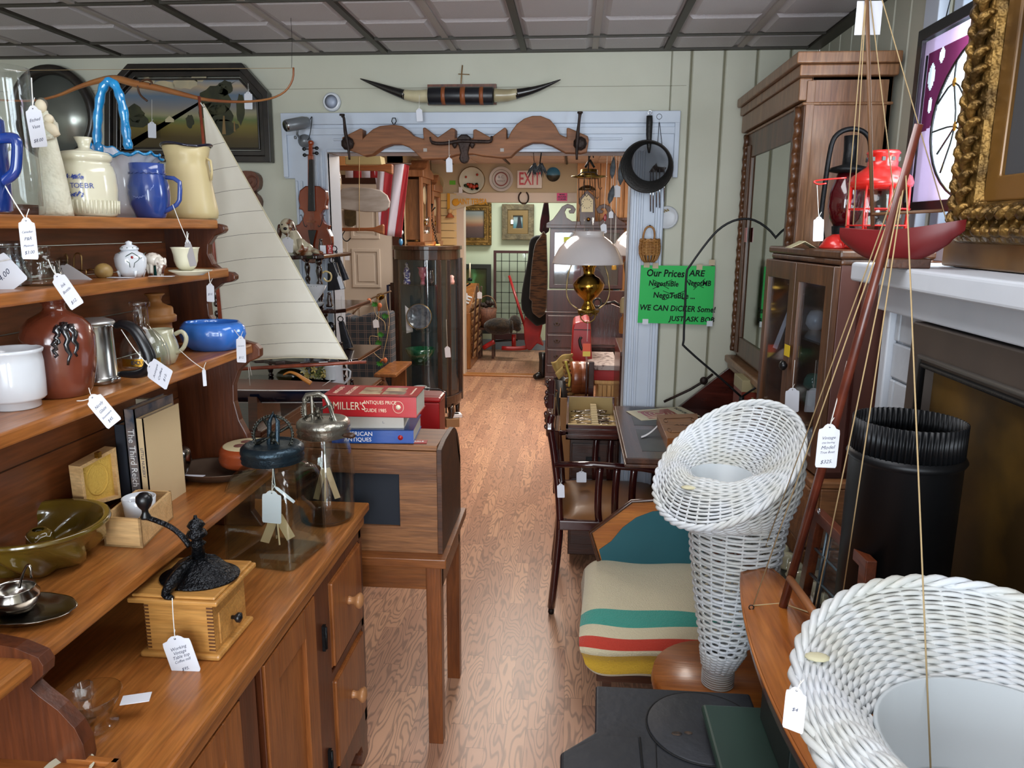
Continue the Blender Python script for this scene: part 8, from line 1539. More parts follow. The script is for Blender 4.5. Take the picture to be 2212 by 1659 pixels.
b.build('box_body',MAHX,t,bevel=.002); CRL=mat('cream_felt_lining','b49b68',.8); b=MB(); b.box(x0+.012,x1-.012,y1-.014,y1-.013,z0+.01,z1+.028); b.box(x0+.012,x1-.012,y0+.0121,y1-.014,z0+.008,z0+.012); b.box(x0+.01,x1-.01,y0-.001,y0+.014,z1,z1+.003); b.build('lining',CRL,t); b=MB(); b.box(.105,.135,y0+.02,y1-.02,z0+.012,z1-.005)
for i in range(12): b.box(.104,.136,y0+.03+i*.036,y0+.04+i*.036,z1-.005,z1)
b.build('rack_divider',mat('cream_rack','c0ae85',.6),t)
def spoon(kind,m0,lab,first=None):
    t=T(kind,lab,kind,(0,0,0),0,'silver cutlery in the lined box'); b=MB()
    pts=[(0,0,0),(.03,0,.004),(.07,0,.006),(.11,0,.003),(.125,0,.0)]; b.tube(pts,[.0045,.003,.0022,.0025,.003],6,flat=.5,up=(0,0,1)); b.build('handle',SILVER,t)
    b=MB(); 
    if kind=='spoon': b.sph((.145,0,0),(.024,.014,.004),12)
    else:
        b.box(.12,.14,-.009,.009,-.001,.001)
        for i in range(4): b.box(.138,.17,-.009+i*.0052,-.0065+i*.0052,-.001,.001)
    b.build('bowl' if kind=='spoon' else 'tines',SILVER,t); return t
s1=spoon('spoon',0,'silver spoon lying among the cutlery in the cream lined box'); f1=spoon('fork',0,'silver fork lying among the cutlery in the cream lined box'); rr=random.Random(12)
for i in range(22):
    src=s1 if i%2 else f1; m=TR((rr.uniform(.0,.06),3.54+i*.0175,.69+rr.uniform(0,.03)))@Matrix.Rotation(rr.uniform(-.25,.25)+(0 if i%3 else PI),4,'Z') if i%3 else TR((.19,3.52+i*.018,.69+rr.uniform(0,.03)))@Matrix.Rotation(PI+rr.uniform(-.2,.2),4,'Z')
    if i<2: 
        src.matrix_world=m; MW[src.name]=m
        for ch in src.children: MW[ch.name]=m
    else: c=clone(src,m@MW[src.name].inverted())
# ============================================================= armchair
t=T('armchair','dark mahogany armchair with tan leather seat and carved back turned sideways','armchair',(.12,3.25,0)); CH=mat('french_polished_mahogany','2a0f10',.14,coat=.9,c2='3d1716',ns=4)
bx=-.06
def post(pts,w,m=CH,nm='leg'): b=MB(); b.tube(smoothpts(pts,3),w,8,flat=.8); return b.build(nm,m,t)
for y in (3.02,3.5):
    post([(-.065,y,.0+.03),(-.05,y,.2),(-.035,y,.45),(-.06,y,.7),(-.085,y,.86),(-.075,y,.90)],.021,nm='rear_leg'); b=MB(); b.lathe([(.013,-.013),(.013,.013)],(-.065,y,.014),12,m=face((0,1,0))); b.build('caster',IRON,t)
for y in (3.02,3.5): post([(.42,y,.03),(.41,y,.25),(.40,y,.45),(.41,y,.66)],.018); b=MB(); b.lathe([(.012,-.01),(.012,.01)],(.42,y,.014),10,m=face((0,1,0))); b.build('caster',IRON,t)
b=MB(); b.pr([(2.99,.84),(3.02,.90),(3.08,.91),(3.14,.96),(3.2,.94),(3.26,1.0),(3.32,.94),(3.38,.96),(3.44,.91),(3.5,.90),(3.53,.84),(3.5,.80),(3.02,.80)],-.10,-.07,'X'); b.build('crest_rail',CH,t,bevel=.008)
b=MB(); b.pr([(3.16,.50),(3.14,.6),(3.18,.7),(3.12,.80),(3.40,.80),(3.34,.7),(3.38,.6),(3.36,.50)],-.07,-.045,'X'); b.build('back_splat',CH,t,bevel=.006)
b=MB(); rr=random.Random(1)
for i in range(34): b.sph((-.104+rr.uniform(-.004,.002),rr.uniform(3.05,3.47),rr.uniform(.83,.97)),(.008,.014,.012),8)
b.build('carved_leaves',CH,t)
for y in (3.01,3.51): b=MB(); b.tube([(-.06,y,.685),(.1,y,.69),(.3,y,.68),(.42,y,.665),(.46,y,.655)],[.018,.019,.019,.021,.018],10,flat=.7); b.build('arm_rail',CH,t)
for y,xs in ((3.01,(.13,.20,.27)),(3.51,(.13,.20,.27))):
    for x in xs: b=MB(); b.tube(smoothpts([(x,y,.68),(x-.006,y-.01,.60),(x-.006,y-.012,.50),(x+.002,y,.43)],3),.017,6,flat=.28,up=(0,1,0)); b.build('arm_slat',CH,t)
b=MB(); b.box(-.04,.42,2.99,3.53,.40,.445); b.build('seat_rail',CH,t,bevel=.006); b=MB(); b.grid(lambda u,v:VM((-.035+.45*u,3.0+.52*v,.44+.045*(1-(2*u-1)**6)*(1-(2*v-1)**6)*(.7+.3*math.sin(PI*u)*math.sin(PI*v)))),20,20); b.build('leather_seat',mat('tan_leather_seat','8a5a26',.4,coat=.1,c2='784a1e',ns=5),t)
pricetag(t,(1257,1005),(1256,1018),(1256,1042),3.3,[],w=.85); pricetag(t,(1208,1035),(1211,1045),(1212,1075),2.96,[],w=.5)
# teal lined hexagonal panel
t=T('teal_panel','dark edged orange wooden frame with teal painted centre standing behind the blanket','panel',P(1400,1180,Y=2.66)); Yt=2.64
O=px2([(1310,1270),(1298,1225),(1276,1150),(1365,1083),(1440,1080),(1560,1075),(1620,1140),(1590,1270)][::-1],Yt); b=MB(); b.pr(O,Yt+.004,Yt+.02,'Y'); b.build('orange_board',wood('orange_pine','9a5520','bd7530','x',1,.4,.2,.2),t)
b=MB(); b.pr(px2([(1312,1271),(1306,1235),(1294,1188),(1320,1170),(1345,1140),(1375,1118),(1410,1105),(1445,1102),(1540,1104),(1580,1150),(1580,1271)][::-1],Yt),Yt,Yt+.006,'Y'); b.build('teal_centre',mat('teal_paint','1f5a64',.45,c2='1b525c',ns=4),t)
b=MB(); ed=[P(x,y,Y=Yt) for x,y in ((1310,1272),(1298,1226),(1275,1150),(1365,1083),(1440,1079),(1560,1075))]; b.tube(ed,.008,6); b.build('dark_edging',WAL,t)
t2=T('dark_stool','low dark stool under the folded striped blanket','stool',(.33,2.38,0)); b=MB(); b.box(.10,.60,2.16,2.68,.24,.27); b.build('seat',WAL,t2,bevel=.004)
for x in (.12,.55):
    for y in (2.18,2.62): b=MB(); b.box(x,x+.03,y,y+.03,0,.24); b.build('leg',WAL,t2)
# striped blanket
t=T('folded_blanket','folded cream wool blanket with teal, red and yellow stripes on a low stool','blanket',(.33,2.38,.27))
pfl=smoothpts([(2.70,.30,0),(2.69,.40,0),(2.62,.435,0),(2.45,.44,0),(2.28,.43,0),(2.17,.41,0),(2.125,.37,0),(2.13,.33,0),(2.12,.29,0),(2.16,.275,0),(2.35,.272,0)],8); NB=len(pfl)-1
def bl2(u,v):
    j=v*NB; i=min(int(j),NB-1); f=j-i; p=pfl[i]*(1-f)+pfl[i+1]*f; e=1-abs(2*u-1)**10; zc=.345
    z=zc+(p.y-zc)*(.55+.45*e); yy=2.4+(p.x-2.4)*(.93+.07*e)
    return VM((.055+.60*u+.012*math.sin(9*v)*(1-u),yy+.008*math.sin(7*u),z+.006*math.sin(11*u+5*v)))
b=MB(); bands=[(0,.40,0),(.40,.455,1),(.455,.51,0),(.51,.575,2),(.575,.64,0),(.64,.79,3),(.79,1,0)]
def wv(u,v): return v+.022*math.sin(5*u)*(1 if .45<v<.6 else .0)
for v0,v1,mi in bands: b.mi=mi; b.grid(lambda u,v:bl2(u,wv(u,v0)+(wv(u,v1)-wv(u,v0))*v),60,14)
b.mi=0
for u in (0,1): b.add([bl2(u,i/40) for i in range(41)],[tuple(range(41))])
wl=lambda n,c:mat(n,c,.95,bump=.5,bs=220,sheen=.3)
b.build('wool',[wl('cream_wool','cdc2a2'),wl('teal_wool','2f9484'),wl('red_wool','bc3c2a'),wl('yellow_wool','c0992a')],t,recalc=False)
# round stool
t=T('round_stool','round orange wooden stool top carrying the tall wicker basket','stool',(.40,1.78,0)); b=MB(); b.lathe([(.16,.47),(.17,.48),(.175,.50),(.17,.525),(1e-3,.52)],(.40,1.78,0),40); b.build('seat',wood('orange_stool','8f4e20','b06a2c','x',1,.35,.3,.2),t)
for a in (.5,2.6,4.7): b=MB(); b.cyl((.40+.09*math.cos(a),1.78+.09*math.sin(a),.47),(.40+.15*math.cos(a),1.78+.15*math.sin(a),0),.015,n=10); b.build('leg',WAL,t)
# ============================================================= wicker flower baskets
WW=mat('white_wicker_paint','c9cdd2',.5,coat=.1,c2='bdbdb6',ns=10,bump=.1,bs=60)
def weave(b,f,rows,st,r,amp,u0=0):
    for j in range(rows):
        v=(j+.5)/rows; pts=[]
        for i in range(st*4):
            u=i/(st*4); p=f(u,v); du=(f(u+.004,v)-f(u-.004,v)); dv=(f(u,min(1,v+.02))-f(u,max(0,v-.02))); n=du.cross(dv)
            if n.length>1e-12: n.normalize()
            pts.append(p+n*amp*math.sin(u*st*PI+(PI if j%2 else 0)))
        b.tube(pts,r,6,closed=True)
def basket(name,label,base,rings,hole,rim,liner_z,st,rws,r,foot_z):
    "rings: (cx,cy,cz,r) of the cone; hole: (cx,cy,cz,r); rim: (cx,cy,cz,R,A,u0)"
    t=T(name,label,'basket',base)
    def rimp(u): a=TAU*u; return VM((rim[0]+rim[3]*math.cos(a),rim[1]+rim[3]*math.sin(a),rim[2]+rim[4]*math.cos(a-rim[5])))
    rg=[lambda u,q=q:VM((q[0]+q[3]*math.cos(TAU*u),q[1]+q[3]*math.sin(TAU*u),q[2])) for q in rings]
    def cone(u,v):
        j=v*(len(rg)-1); i=min(int(j),len(rg)-2); f_=j-i; return rg[i](u)*(1-f_)+rg[i+1](u)*f_
    def hp(u): a=TAU*u; return VM((hole[0]+hole[3]*math.cos(a),hole[1]+hole[3]*math.sin(a),hole[2]+.004*math.cos(6*a)))
    def inner(u,v):
        a,c=hp(u),rimp(u); low=max(0,-math.cos(TAU*u-rim[5])*.5+.5); return a*(1-v)+c*v+VM((0,0,(.045*low-.01*(1-low))*math.sin(PI*v)))
    def outer(u,v):
        a,c=rg[-1](u),rimp(u); low=max(0,-math.cos(TAU*u-rim[5])*.5+.5); rad=VM((math.cos(TAU*u),math.sin(TAU*u),0)); return a*(1-v)+c*v+rad*(.02*math.sin(PI*v)*(1-low))+VM((0,0,-.01*math.sin(PI*v)*low))
    b=MB(); weave(b,cone,rws[0],st//2,r*.95,r*.7); b.build('woven_cone',WW,t,recalc=False)
    b=MB(); weave(b,outer,rws[1],st,r*.8,r*.6); b.build('woven_underside',WW,t,recalc=False)
    b=MB(); weave(b,inner,rws[2],st,r*.8,r*.6); b.build('woven_bowl',WW,t,recalc=False)
    b=MB()
    for i in range(st): u=(i)/st; b.tube([inner(u,j/8) for j in range(9)],r*.6,5)
    for i in range(st//2): u=(i)/(st//2); b.tube([cone(u,j/12) for j in range(13)]+[outer(u,j/5) for j in range(1,6)],r*.7,5)
    b.build('stakes',WW,t,recalc=False)
    for ph,nm in ((0,0),(TAU/3,1),(2*TAU/3,2)):
        b=MB(); b.tube([rimp(i/160)+VM((math.cos(TAU*i/160)*math.cos(i*.6+ph),math.sin(TAU*i/160)*math.cos(i*.6+ph),math.sin(i*.6+ph)))*r*1.25 for i in range(160)],r*1.15,6,closed=True); b.build('braided_rim',WW,t,recalc=False)
    b=MB(); b.lathe([(hole[3]*.9,-.12),(hole[3]*.985,.0),(hole[3]*.985,.004),(hole[3]*.95,.004),(hole[3]*.87,-.115),(1e-3,-.118)],(hole[0],hole[1],hole[2]+.002),48); b.build('liner_pot',mat('grey_white_liner','b9c0c4',.45),t)
    b=MB()
    for j in range(14 if foot_z>.3 else 30): z=rings[0][2]-.004-j*.006; b.tube(ring((rings[0][0],rings[0][1],z),rings[0][3],24),.0036,5,closed=True)
    b.cyl((rings[0][0],rings[0][1],rings[0][2]),(rings[0][0],rings[0][1],foot_z),rings[0][3]-.002,n=20); b.build('bound_foot',WW,t,recalc=False); return t,inner
k=.00114; cz=P(1571,997,Y=1.75); h0=P(1558,1018,Y=1.75)
def rq(x,y,rp): q=P(x,y,Y=1.75); return (q.x,q.y,q.z,rp*mpp(q))
t,inn=basket('wicker_basket','tall white wicker flower basket with tilted flared mouth on a slim cone','x' and P(1552,1478,Y=1.75),[rq(1552,1438,32),rq(1562,1400,46),rq(1577,1300,72),rq(1588,1200,92),rq(1594,1110,103)],(h0.x,h0.y,h0.z-.01,.074),(cz.x,cz.y,cz.z,.165,.118,.75),0,38,(46,17,26),.0042,.522)
b=MB(); q=inn(.62,.62); b.sph(q+VM((0,0,.008)),(.02,.012,.004),10); b.build('masking_tape',mat('cream_tape','c2bc9c',.6),t)
c2_=P(2150,1535,Y=.80)
t,inn=basket('wicker_basket','large white wicker basket nearest the camera with grey pot inside','x' and (c2_.x,.8,0),[(c2_.x,.80,.62,.05),(c2_.x,.80,.72,.085),(c2_.x,.80,.86,.12),(c2_.x,.80,1.0,.15)],(c2_.x+.005,.775,c2_.z-.035,.138),(c2_.x,.80,c2_.z-.005,.212,.060,1.35),0,48,(24,20,24),.0043,.0)
b=MB(); q=inn(.43,.75); b.sph(q+VM((0,0,.006)),(.016,.011,.003),10); b.build('masking_tape',bpy.data.materials['cream_tape'],t)
pricetag(t,(1730,1470),(1722,1485),(1712,1578),.76,['','$4','',''],w=.42,n=(-.6,-1,0)); 
# ============================================================= stove, green bench, boats
STV=mat('stove_black','23252a',.5,.3,c2='2d3037',ns=5,bump=.12,bs=50); sz=.62
t=T('black_stove','black cast iron box stove with round lid plate and corner ledge at the bottom','stove',(.22,1.3,0)); b=MB()
b.pr([(.072,1.565),(.066,1.40),(-.005,1.33),(.0,.9),(.42,.9),(.42,1.565)],sz-.03,sz,'Z'); b.build('top_plate',STV,t,bevel=.006,seg=3); b=MB(); b.box(.10,.40,.95,1.53,.10,sz-.03); b.build('fire_box',STV,t,bevel=.006)
b=MB(); b.pr([(.085,1.385),(.155,1.385),(.145,.9),(.005,.9),(.0,1.325)],sz,sz+.004,'Z'); b.build('ledge_plate',STV,t,bevel=.0015)
c=P(1520,1572,Z=sz); b=MB(); b.lathe([(.118,0),(.118,.003),(.115,.004),(.001,.004)],(c.x,c.y,sz),56); d=b.build('round_lid',STV,t)
b=MB(); b.tube(ring((c.x,c.y,sz+.002),.12,56),.0016,6,closed=True); b.tube([(.19,1.38,sz+.001),(.175,1.2,sz+.001),(.165,.92,sz+.001)],.0012,4); b.tube([(.158,1.386,sz+.003),(.148,.95,sz+.003)],.0018,4); b.build('lid_gap',mat('rusty_gap','0c0b0b',.8),t)
q=P(1462,1585,Z=sz+.004); b=MB(); b.lathe([(.010,0),(.010,.001)],q,14,ex=1.1,ey=.6); b.lathe([(.008,0),(.008,.001)],q+VM((.024,.004,0)),14,ex=1.1,ey=.6); b.build('lifter_slot',mat('rust_patch','5a4433',.8,c2='1e1714',ns=60),d)
b=MB(); o_=P(1255,1625,Y=1.28); b.text('AN',VM((.03,1.22,sz+.0055)),.06,(.5,.85,0),(-.85,.5,0),ext=.002); b.build('cast_letters',STV,t)
for x in (.13,.36):
    for y in (.98,1.48): b=MB(); b.tube([(x,y,.11),(x-.02,y,.05),(x,y,0)],[.025,.018,.024],8); b.build('leg',STV,t)
GP=mat('dark_green_paint','1d322b',.45,coat=.15,c2='223a32',ns=4)
t=T('green_step_bench','dark green painted stepped wooden bench beside stove holding the model boat','bench',(.45,1.2,0)); gz=.66; b=MB(); b.box(.292,.66,.75,1.46,gz-.02,gz); b.build('lower_top',GP,t,bevel=.008,seg=3); b=MB(); b.box(.43,.65,.77,1.44,.0,gz-.02); b.build('lower_box',GP,t,bevel=.003)
b=MB(); b.box(.405,.44,1.22,1.42,gz,.79); b.box(.47,.62,.80,1.42,gz,.79); b.build('upper_support',mat('black_green_paint','101a18',.45),t,bevel=.003)
kx=P(1655,1597,X=.468); b=MB(); b.sph(kx,(.006,.014,.028),14,m=Matrix.Rotation(.2,3,'X')); b.build('white_handle',mat('chipped_white','b9bfae',.6,c2='4a4c48',ns=70,lo=.55,hi=.62),t)
# wooden hulled boat
t=T('wooden_model_boat','long model boat with varnished wooden deck and tall brown raking mast','model boat',(.44,1.3,.79)); dz=.88; DK=wood('varnished_deck','8a4a20','b8702e','y',.8,.25,.5,.25)
xc=lambda y:.442
def hw(y): u=(y-.72)/(1.735-.72); return .092*max(0,math.sin(PI*min(1,max(0,u))**.9))**.62 if 0<u<1 else .001
ys=[.72+(1.735-.72)*i/40 for i in range(41)]; b=MB(); b.grid(lambda u,v:VM((xc(0)+(2*v-1)*hw(.72+1.015*u),.72+1.015*u,dz+.006*(1-(2*v-1)**2))),41,7); b.build('deck',DK,t)
HM=mat('hull_mahogany','4a2214',.25,coat=.5,c2='5c2c1a',ns=5); b=MB()
def hl(u,v):
    y=.72+1.015*u; w_=hw(y); a=PI*v; return VM((xc(0)-w_*math.cos(a)*1.02,y,dz-.003-.075*math.sin(a)**.7*math.sin(PI*min(1,max(0,.06+u*.88)))))
b.grid(hl,41,18); b.build('hull',HM,t,recalc=False)
b=MB(); b.tube([hl(i/40,0) for i in range(41)],.0035,6); b.tube([hl(i/40,1) for i in range(41)],.0035,6); b.build('gunwale_edge',DK,t)
SPB=mat('dark_red_mast','4e2016',.35,coat=.3,c2='6a3020',ns=20); m0=VM((.448,1.473,dz)); m1=P(1985,268,Y=1.2); b=MB(); b.tube([m0,m0*.5+m1*.5,m1],[.0088,.0085,.0062],10); b.build('mast',SPB,t)
b=MB(); b.tube([P(1706,1250,Y=1.44),P(1742,1300,Y=1.34),P(1790,1372,Y=1.24)],[.0075,.0085,.009],10); b.build('boom',mat('tan_boom','8a5630',.5),t)
b=MB(); mh=m0*.07+m1*.93
for e in (P(1627,1308,Z=dz+.004),VM((.495,1.30,dz+.004)),VM((.45,.80,dz)),P(1745,1390,Z=dz)): b.tube([mh,e],.0012,5)
b.tube([P(1627,1308,Z=dz+.005),P(1688,1303,Z=dz+.006),P(1770,1330,Z=dz+.006)],.0014,5); b.tube([m1*.99+m0*.01,P(1640,1218,Z=dz+.004)],.0011,5); b.build('rigging_strings',SISAL,t)
b=MB(); b.tube(ring(P(1623,1312,Z=dz+.006),.005,10,(0,1,0)),.0012,5,closed=True); b.tube(ring(P(1637,1214,Z=dz+.006),.005,10,(0,1,0)),.0012,5,closed=True); b.build('eye_screws',BLK,t)
pricetag(t,(1830,780),(1793,916),(1783,1010),(1.33,1.33,1.33),['Vintage','Old Sterling','Model','True Boat','','$325.'],w=.46)
# stove pipe
t=T('stove_pipe','open black steel stove pipe with crimped collar standing by the fireplace','pipe',(.655,1.45,0)); pc=(.648,1.45,0); r=.100; zt=P(1960,905,Y=1.45).z+.0; PB=mat('black_pipe_steel','101113',.42,.5,c2='15171a',ns=3)
b=MB(); b.lathe([(r,0),(r,zt-.082),(r+.003,zt-.078),(r+.006,zt-.072),(r+.003,zt-.066),(r-.001,zt-.062)],pc,72); b.lathe([(r-.003,zt-.4),(r-.003,zt-.065)],pc,48); bmesh.ops.delete(b.bm,geom=[f for f in b.bm.faces if len(f.verts)>6],context='FACES_ONLY'); b.build('pipe_body',PB,t)
b=MB(); b.grid(lambda u,v:VM((pc[0]+(r-.002+.0022*math.cos(60*TAU*u))*math.cos(TAU*u),pc[1]+(r-.002+.0022*math.cos(60*TAU*u))*math.sin(TAU*u),zt-.064+.064*v)),480,2,cu=True); o=b.build('crimped_collar',PB,t,recalc=False); md=o.modifiers.new('s','SOLIDIFY'); md.thickness=.001
# ============================================================= fireplace, mantel and things on it
WB=mat('white_painted_brick','bcc2ca',.6,bump=.25,bs=22); FX=.80
t=T('fireplace','white painted brick fireplace with thick white mantel shelf along right wall','fireplace',(.9,1.1,0)); b=MB(); b.box(FX+.012,1.0,.2,1.95,0,1.5)
z=0;j=0
while z<1.46:
    y=.2-(.1 if j%2 else 0)
    while y<1.93: b.box(FX,FX+.02,max(.2,y)+.003,min(1.93,y+.2)-.003,z+.003,min(1.46,z+.092)-.003); y+=.2
    z+=.092; j+=1
b.build('brick_breast',WB,t,bevel=.004); MT=1.572; b=MB(); b.box(.705,1.0,.15,2.0,MT-.047,MT); b.build('mantel_shelf',WHT,t,bevel=.008,seg=3); b=MB(); b.box(.765,1.0,.18,1.965,MT-.115,MT-.047); b.box(.785,.81,1.93,1.965,0,MT-.11); b.build('mantel_apron',WHT,t,bevel=.004)
# gilt frame
t=T('gilt_frame','huge ornate gilt framed picture standing on the mantel at the right edge','picture',(.84,1.3,MT)); gy,gz0=1.795,MT+.002
def fx(name,o,i_,x0,x1,m,bev=.004): b=MB(); O=[(.75,gz0+o),(gy-o,gz0+o),(gy-o,2.55-o),(.75,2.55-o)]; I=[(.75,gz0+i_),(gy-i_,gz0+i_),(gy-i_,2.55-i_),(.75,2.55-i_)]; b.fr(O,I,x0,x1,'X'); return b.build(name,m,t,bevel=bev)
O_=bpy.data.materials.new; BRZ=mat('bronzed_wood','50371a',.35,.3,coat=.3,c2='7a5626',ns=5)
fx('outer_moulding',0,.055,.83,.90,BRZ); fx('gilt_band',.05,.135,.815,.89,GOLD,.02); fx('wood_band',.135,.185,.835,.89,BRZ); fx('grey_mat',.18,.25,.845,.89,mat('grey_inner_mat','3c3d40',.7)); fx('inner_gilt_band',.25,.29,.84,.89,GOLD,.01)
b=MB(); rr=random.Random(21)
def leaf(y,z_,a,s): 
    d=VM((0,math.cos(a),math.sin(a))); n=VM((0,-math.sin(a),math.cos(a))); c=VM((.812,y,z_)); b.tube(smoothpts([c-d*s+n*s*.3,c-VM((.008,0,0)),c+d*s*.7+n*s*.25,c+d*s*.8+n*s*.7],3),[.004,.007,.010,.011,.011,.010,.008,.006,.005,.003][:10],6)
for i in range(26): 
    z_=gz0+.1+i*.034; leaf(gy-.075,z_,1.1,.026); leaf(gy-.105,z_+.017,2.1,.024)
for i in range(28): 
    y=gy-.12-i*.034; leaf(y,gz0+.075,.35,.026); leaf(y-.015,gz0+.108,-.5,.022)
b.build('gilt_leaf_carving',GOLD,t)
b=MB()
for i in range(14): b.sph((.835,gy-.27,gz0+.3+i*.05),(.01,.012,.022 if i%2 else .01),8)
b.build('gilt_beading',GOLD,t); b=MB(); b.box(.87,.875,.75,gy-.2,gz0+.2,2.45); b.build('picture_sheet',mat('dim_portrait','6b5a44',.5,c2='2c2620',ns=4),t)
# bronze toned framed panel leaning against the bricks
t=T('fire_screen','dark framed mottled bronze panel leaning against the white bricks','screen',(.77,1.1,.5)); py,pz=1.745,1.452
b=MB(); O=[(.35,.45),(py,.45),(py,pz),(.35,pz)]; I=[(.45,.53),(py-.075,.53),(py-.075,pz-.085),(.45,pz-.085)]; b.fr(O,I,.762,.795,'X'); b.build('frame',mat('grey_brown_frame','3b3430',.45,c2='453c36',ns=6),t,bevel=.004)
for o in (.058,.075): b=MB(); b.tube([(.760,.4,pz-o-.012),(.760,py-o,pz-o-.012),(.760,py-o,.5)],.0065,8); b.build('bead_moulding',mat('dark_bead','4a4642',.4,.2) if o<.06 else BLK,t)
b=MB(); b.box(.785,.79,.42,py-.07,.5,pz-.08); b.build('bronze_sheet',mat('mottled_bronze','35260f',.45,.25,c2='7d5c22',ns=3.2,det=6,lo=.38,hi=.72),t)
b=MB(); b.box(.77,.79,.5,.54,0,.45); b.box(.77,.79,1.6,1.64,0,.45); b.build('foot',WAL,t)
# red boat
t=T('red_model_boat','small model boat with dark red hull and tall stick mast on the mantel','model boat',(.74,1.7,MT)); A=P(1822,492,Y=1.8); Bq=P(2088,474,Y=1.62); L=Bq-A; RH=mat('dark_red_hull','731b1e',.4,c2='651619',ns=5)
def rh(u,v): 
    w_=.045*math.sin(PI*min(1,u*.9+.08))**.7 if u<.995 else 0; a=PI*v; s=VM((-L.y,L.x,0)).normalized(); dp_=.075*math.sin(PI*min(.97,.10+u*.82))**.8*(1 if u<.9 else .9); return A+L*u-VM((0,0,.012*math.sin(PI*u)))+s*(w_*math.cos(a))-VM((0,0,dp_*math.sin(a)**.75))
b=MB(); b.grid(rh,36,16); b.grid(lambda u,v:rh(u,0)*(1-v)+rh(u,1)*v,36,3); b.build('hull',RH,t,recalc=False)
q=A*.45+Bq*.55; b=MB(); b.box(q.x-.045,q.x+.045,q.y-.03,q.y+.03,MT,MT+.022); b.build('stand',WALY,t,bevel=.003)
mb_=P(1885,488,Y=1.76); mt_=P(1871,-60,Y=1.76); TS=mat('brown_stick_spar','6a4a30',.5); b=MB(); b.tube([mb_,mt_],.0045,8); b.build('mast',TS,t); b=MB(); b.tube([P(1884,463,Y=1.755),P(2036,455,Y=1.66)],.0035,8); b.build('boom',TS,t)
b=MB()
for e,yy in ((P(1827,488,Y=1.79),0),(P(1843,486,Y=1.74),0),(P(1938,480,Y=1.78),8),(P(2045,478,Y=1.64),60)): b.tube([P(1873+yy*.35,-40,Y=1.76),e],.0012,5)
b.build('rigging_strings',SISAL,t); b=MB(); p,q=px2([(1852,2),(1901,75)],1.77); b.box(p[0],q[0],1.77,1.7712,q[1],p[1]); b.build('white_card',PAPER,t,bevel=.004)
# ============================================================= glazed display cabinet on the old crate
ND=VM((.70,2.05,0)); FD=VM((.655,2.575,0)); ey_=(FD-ND).normalized(); ang=math.atan2(-ey_.x,ey_.y); gz0,gz1=.975,1.60
t=T('display_cabinet','narrow dark oak display cabinet with two glazed doors on the old crate','cabinet',(ND.x,ND.y,gz0),ang); Lc=(FD-ND).length; De=.24
b=MB(t); b.box(0,De,0,.015,0,gz1-gz0-.02); b.box(0,De,Lc-.015,Lc,0,gz1-gz0-.02); b.box(De-.01,De,0,Lc,0,gz1-gz0-.02); b.box(0,De,0,Lc,0,.02); b.build('cabinet_case',mat('red_brown_side','4a2a24',.5,c2='5c362c',ns=8,st=(1,1,.15)),t,bevel=.002)
b=MB(t); b.box(-.012,De,-.012,Lc+.01,gz1-gz0-.022,gz1-gz0); b.box(-.004,De,-.004,Lc,gz1-gz0-.04,gz1-gz0-.022); b.build('top_board',OAKD,t,bevel=.006)
for x in (.05,.13): b=MB(t); b.box(x,x+.008,-.006,0,.02,gz1-gz0-.045); b.build('side_moulding',MAH,t)
hL=Lc/2
for i,(a,c) in enumerate(((0,hL-.001),(hL+.001,Lc))):
    b=MB(t); hh_=gz1-gz0-.042; b.fr([(a,.01),(c,.01),(c,hh_),(a,hh_)],[(a+.045,.05),(c-.03,.05),(c-.03,hh_-.055),(a+.045,hh_-.055)],-.02,-.001,'X'); d=b.build('glazed_door',OAKD,t,bevel=.002); b=MB(t); b.box(-.012,-.009,a+.044,c-.029,.049,hh_-.054); b.build('door_pane',glass('dusty_pane',(.86,.89,.93),.06,1.5,.10),d)
b=MB(t); b.sph((-.032,hL+.01,.27),(.012,.014,.016),10); b.cyl((-.02,hL+.01,.27),(-.03,hL+.01,.27),.006,n=8); b.build('door_catch',BLKP,t); b=MB(t); b.box(-.026,-.0255,hL-.02,hL+.025,.30,.335); b.build('yellow_tag',mat('yellow_sticker','d8b920',.5),t)
for z in (.17,.36): b=MB(t); b.box(.0,De-.01,.015,Lc-.015,z,z+.006); b.build('glass_shelf',GLASSG,t)
pricetag(t,(1717,778),(1712,838),(1710,890),2.2,[],w=.55)
for (y,z,w_,h_,m,lab,nm) in ((.38,.367,.03,.06,WHC,'white cup on upper glass shelf behind the left cabinet door','cup'),(.2,.367,.02,.03,GLASS,'tiny clear glass dish on upper shelf behind right cabinet door','dish'),(.16,.177,.03,.08,mat('violet_glass','4a3a70',.1,coat=1),'dark violet glass vase behind the right cabinet door','vase'),(.36,.177,.03,.05,mat('sea_green_glass','4f8f80',.1,coat=1),'sea green glass bowl behind the left cabinet door','bowl'),(.25,.022,.05,.06,mat('light_blue_vase_glaze','7fa9bd',.2),'pale blue round pot at the bottom of display cabinet','pot')):
    t2=T(nm,lab,nm,MW[t.name]@VM((.10,y,z)),ang); b=MB(t2); b.lathe([(w_*.6,0),(w_,h_*.3),(w_*.9,h_*.7),(w_*.6,h_),(w_*.5,h_),(.001,h_*.2)],(0,0,0),18); b.build('body',m,t2)
b=MB(t); b.add([(-.008,.30,.44),(-.008,.33,.44),(-.008,.44,.30),(-.008,.40,.30)],[(0,1,2,3)],False); b.build('white_ribbon_tag',PAPER,t,recalc=False)
t=T('old_crate','rough old wooden crate of weathered boards under the display cabinet','crate',(.82,2.3,0)); b=MB(); n=0
for z0,z1 in ((.0,.2),(.205,.42),(.425,.62),(.625,.775),(.78,.955)): b.box(.655+.004*(n%2),.69,2.02,2.58,z0,z1); b.box(.69,1.0,2.02,2.045,z0,z1); n+=1
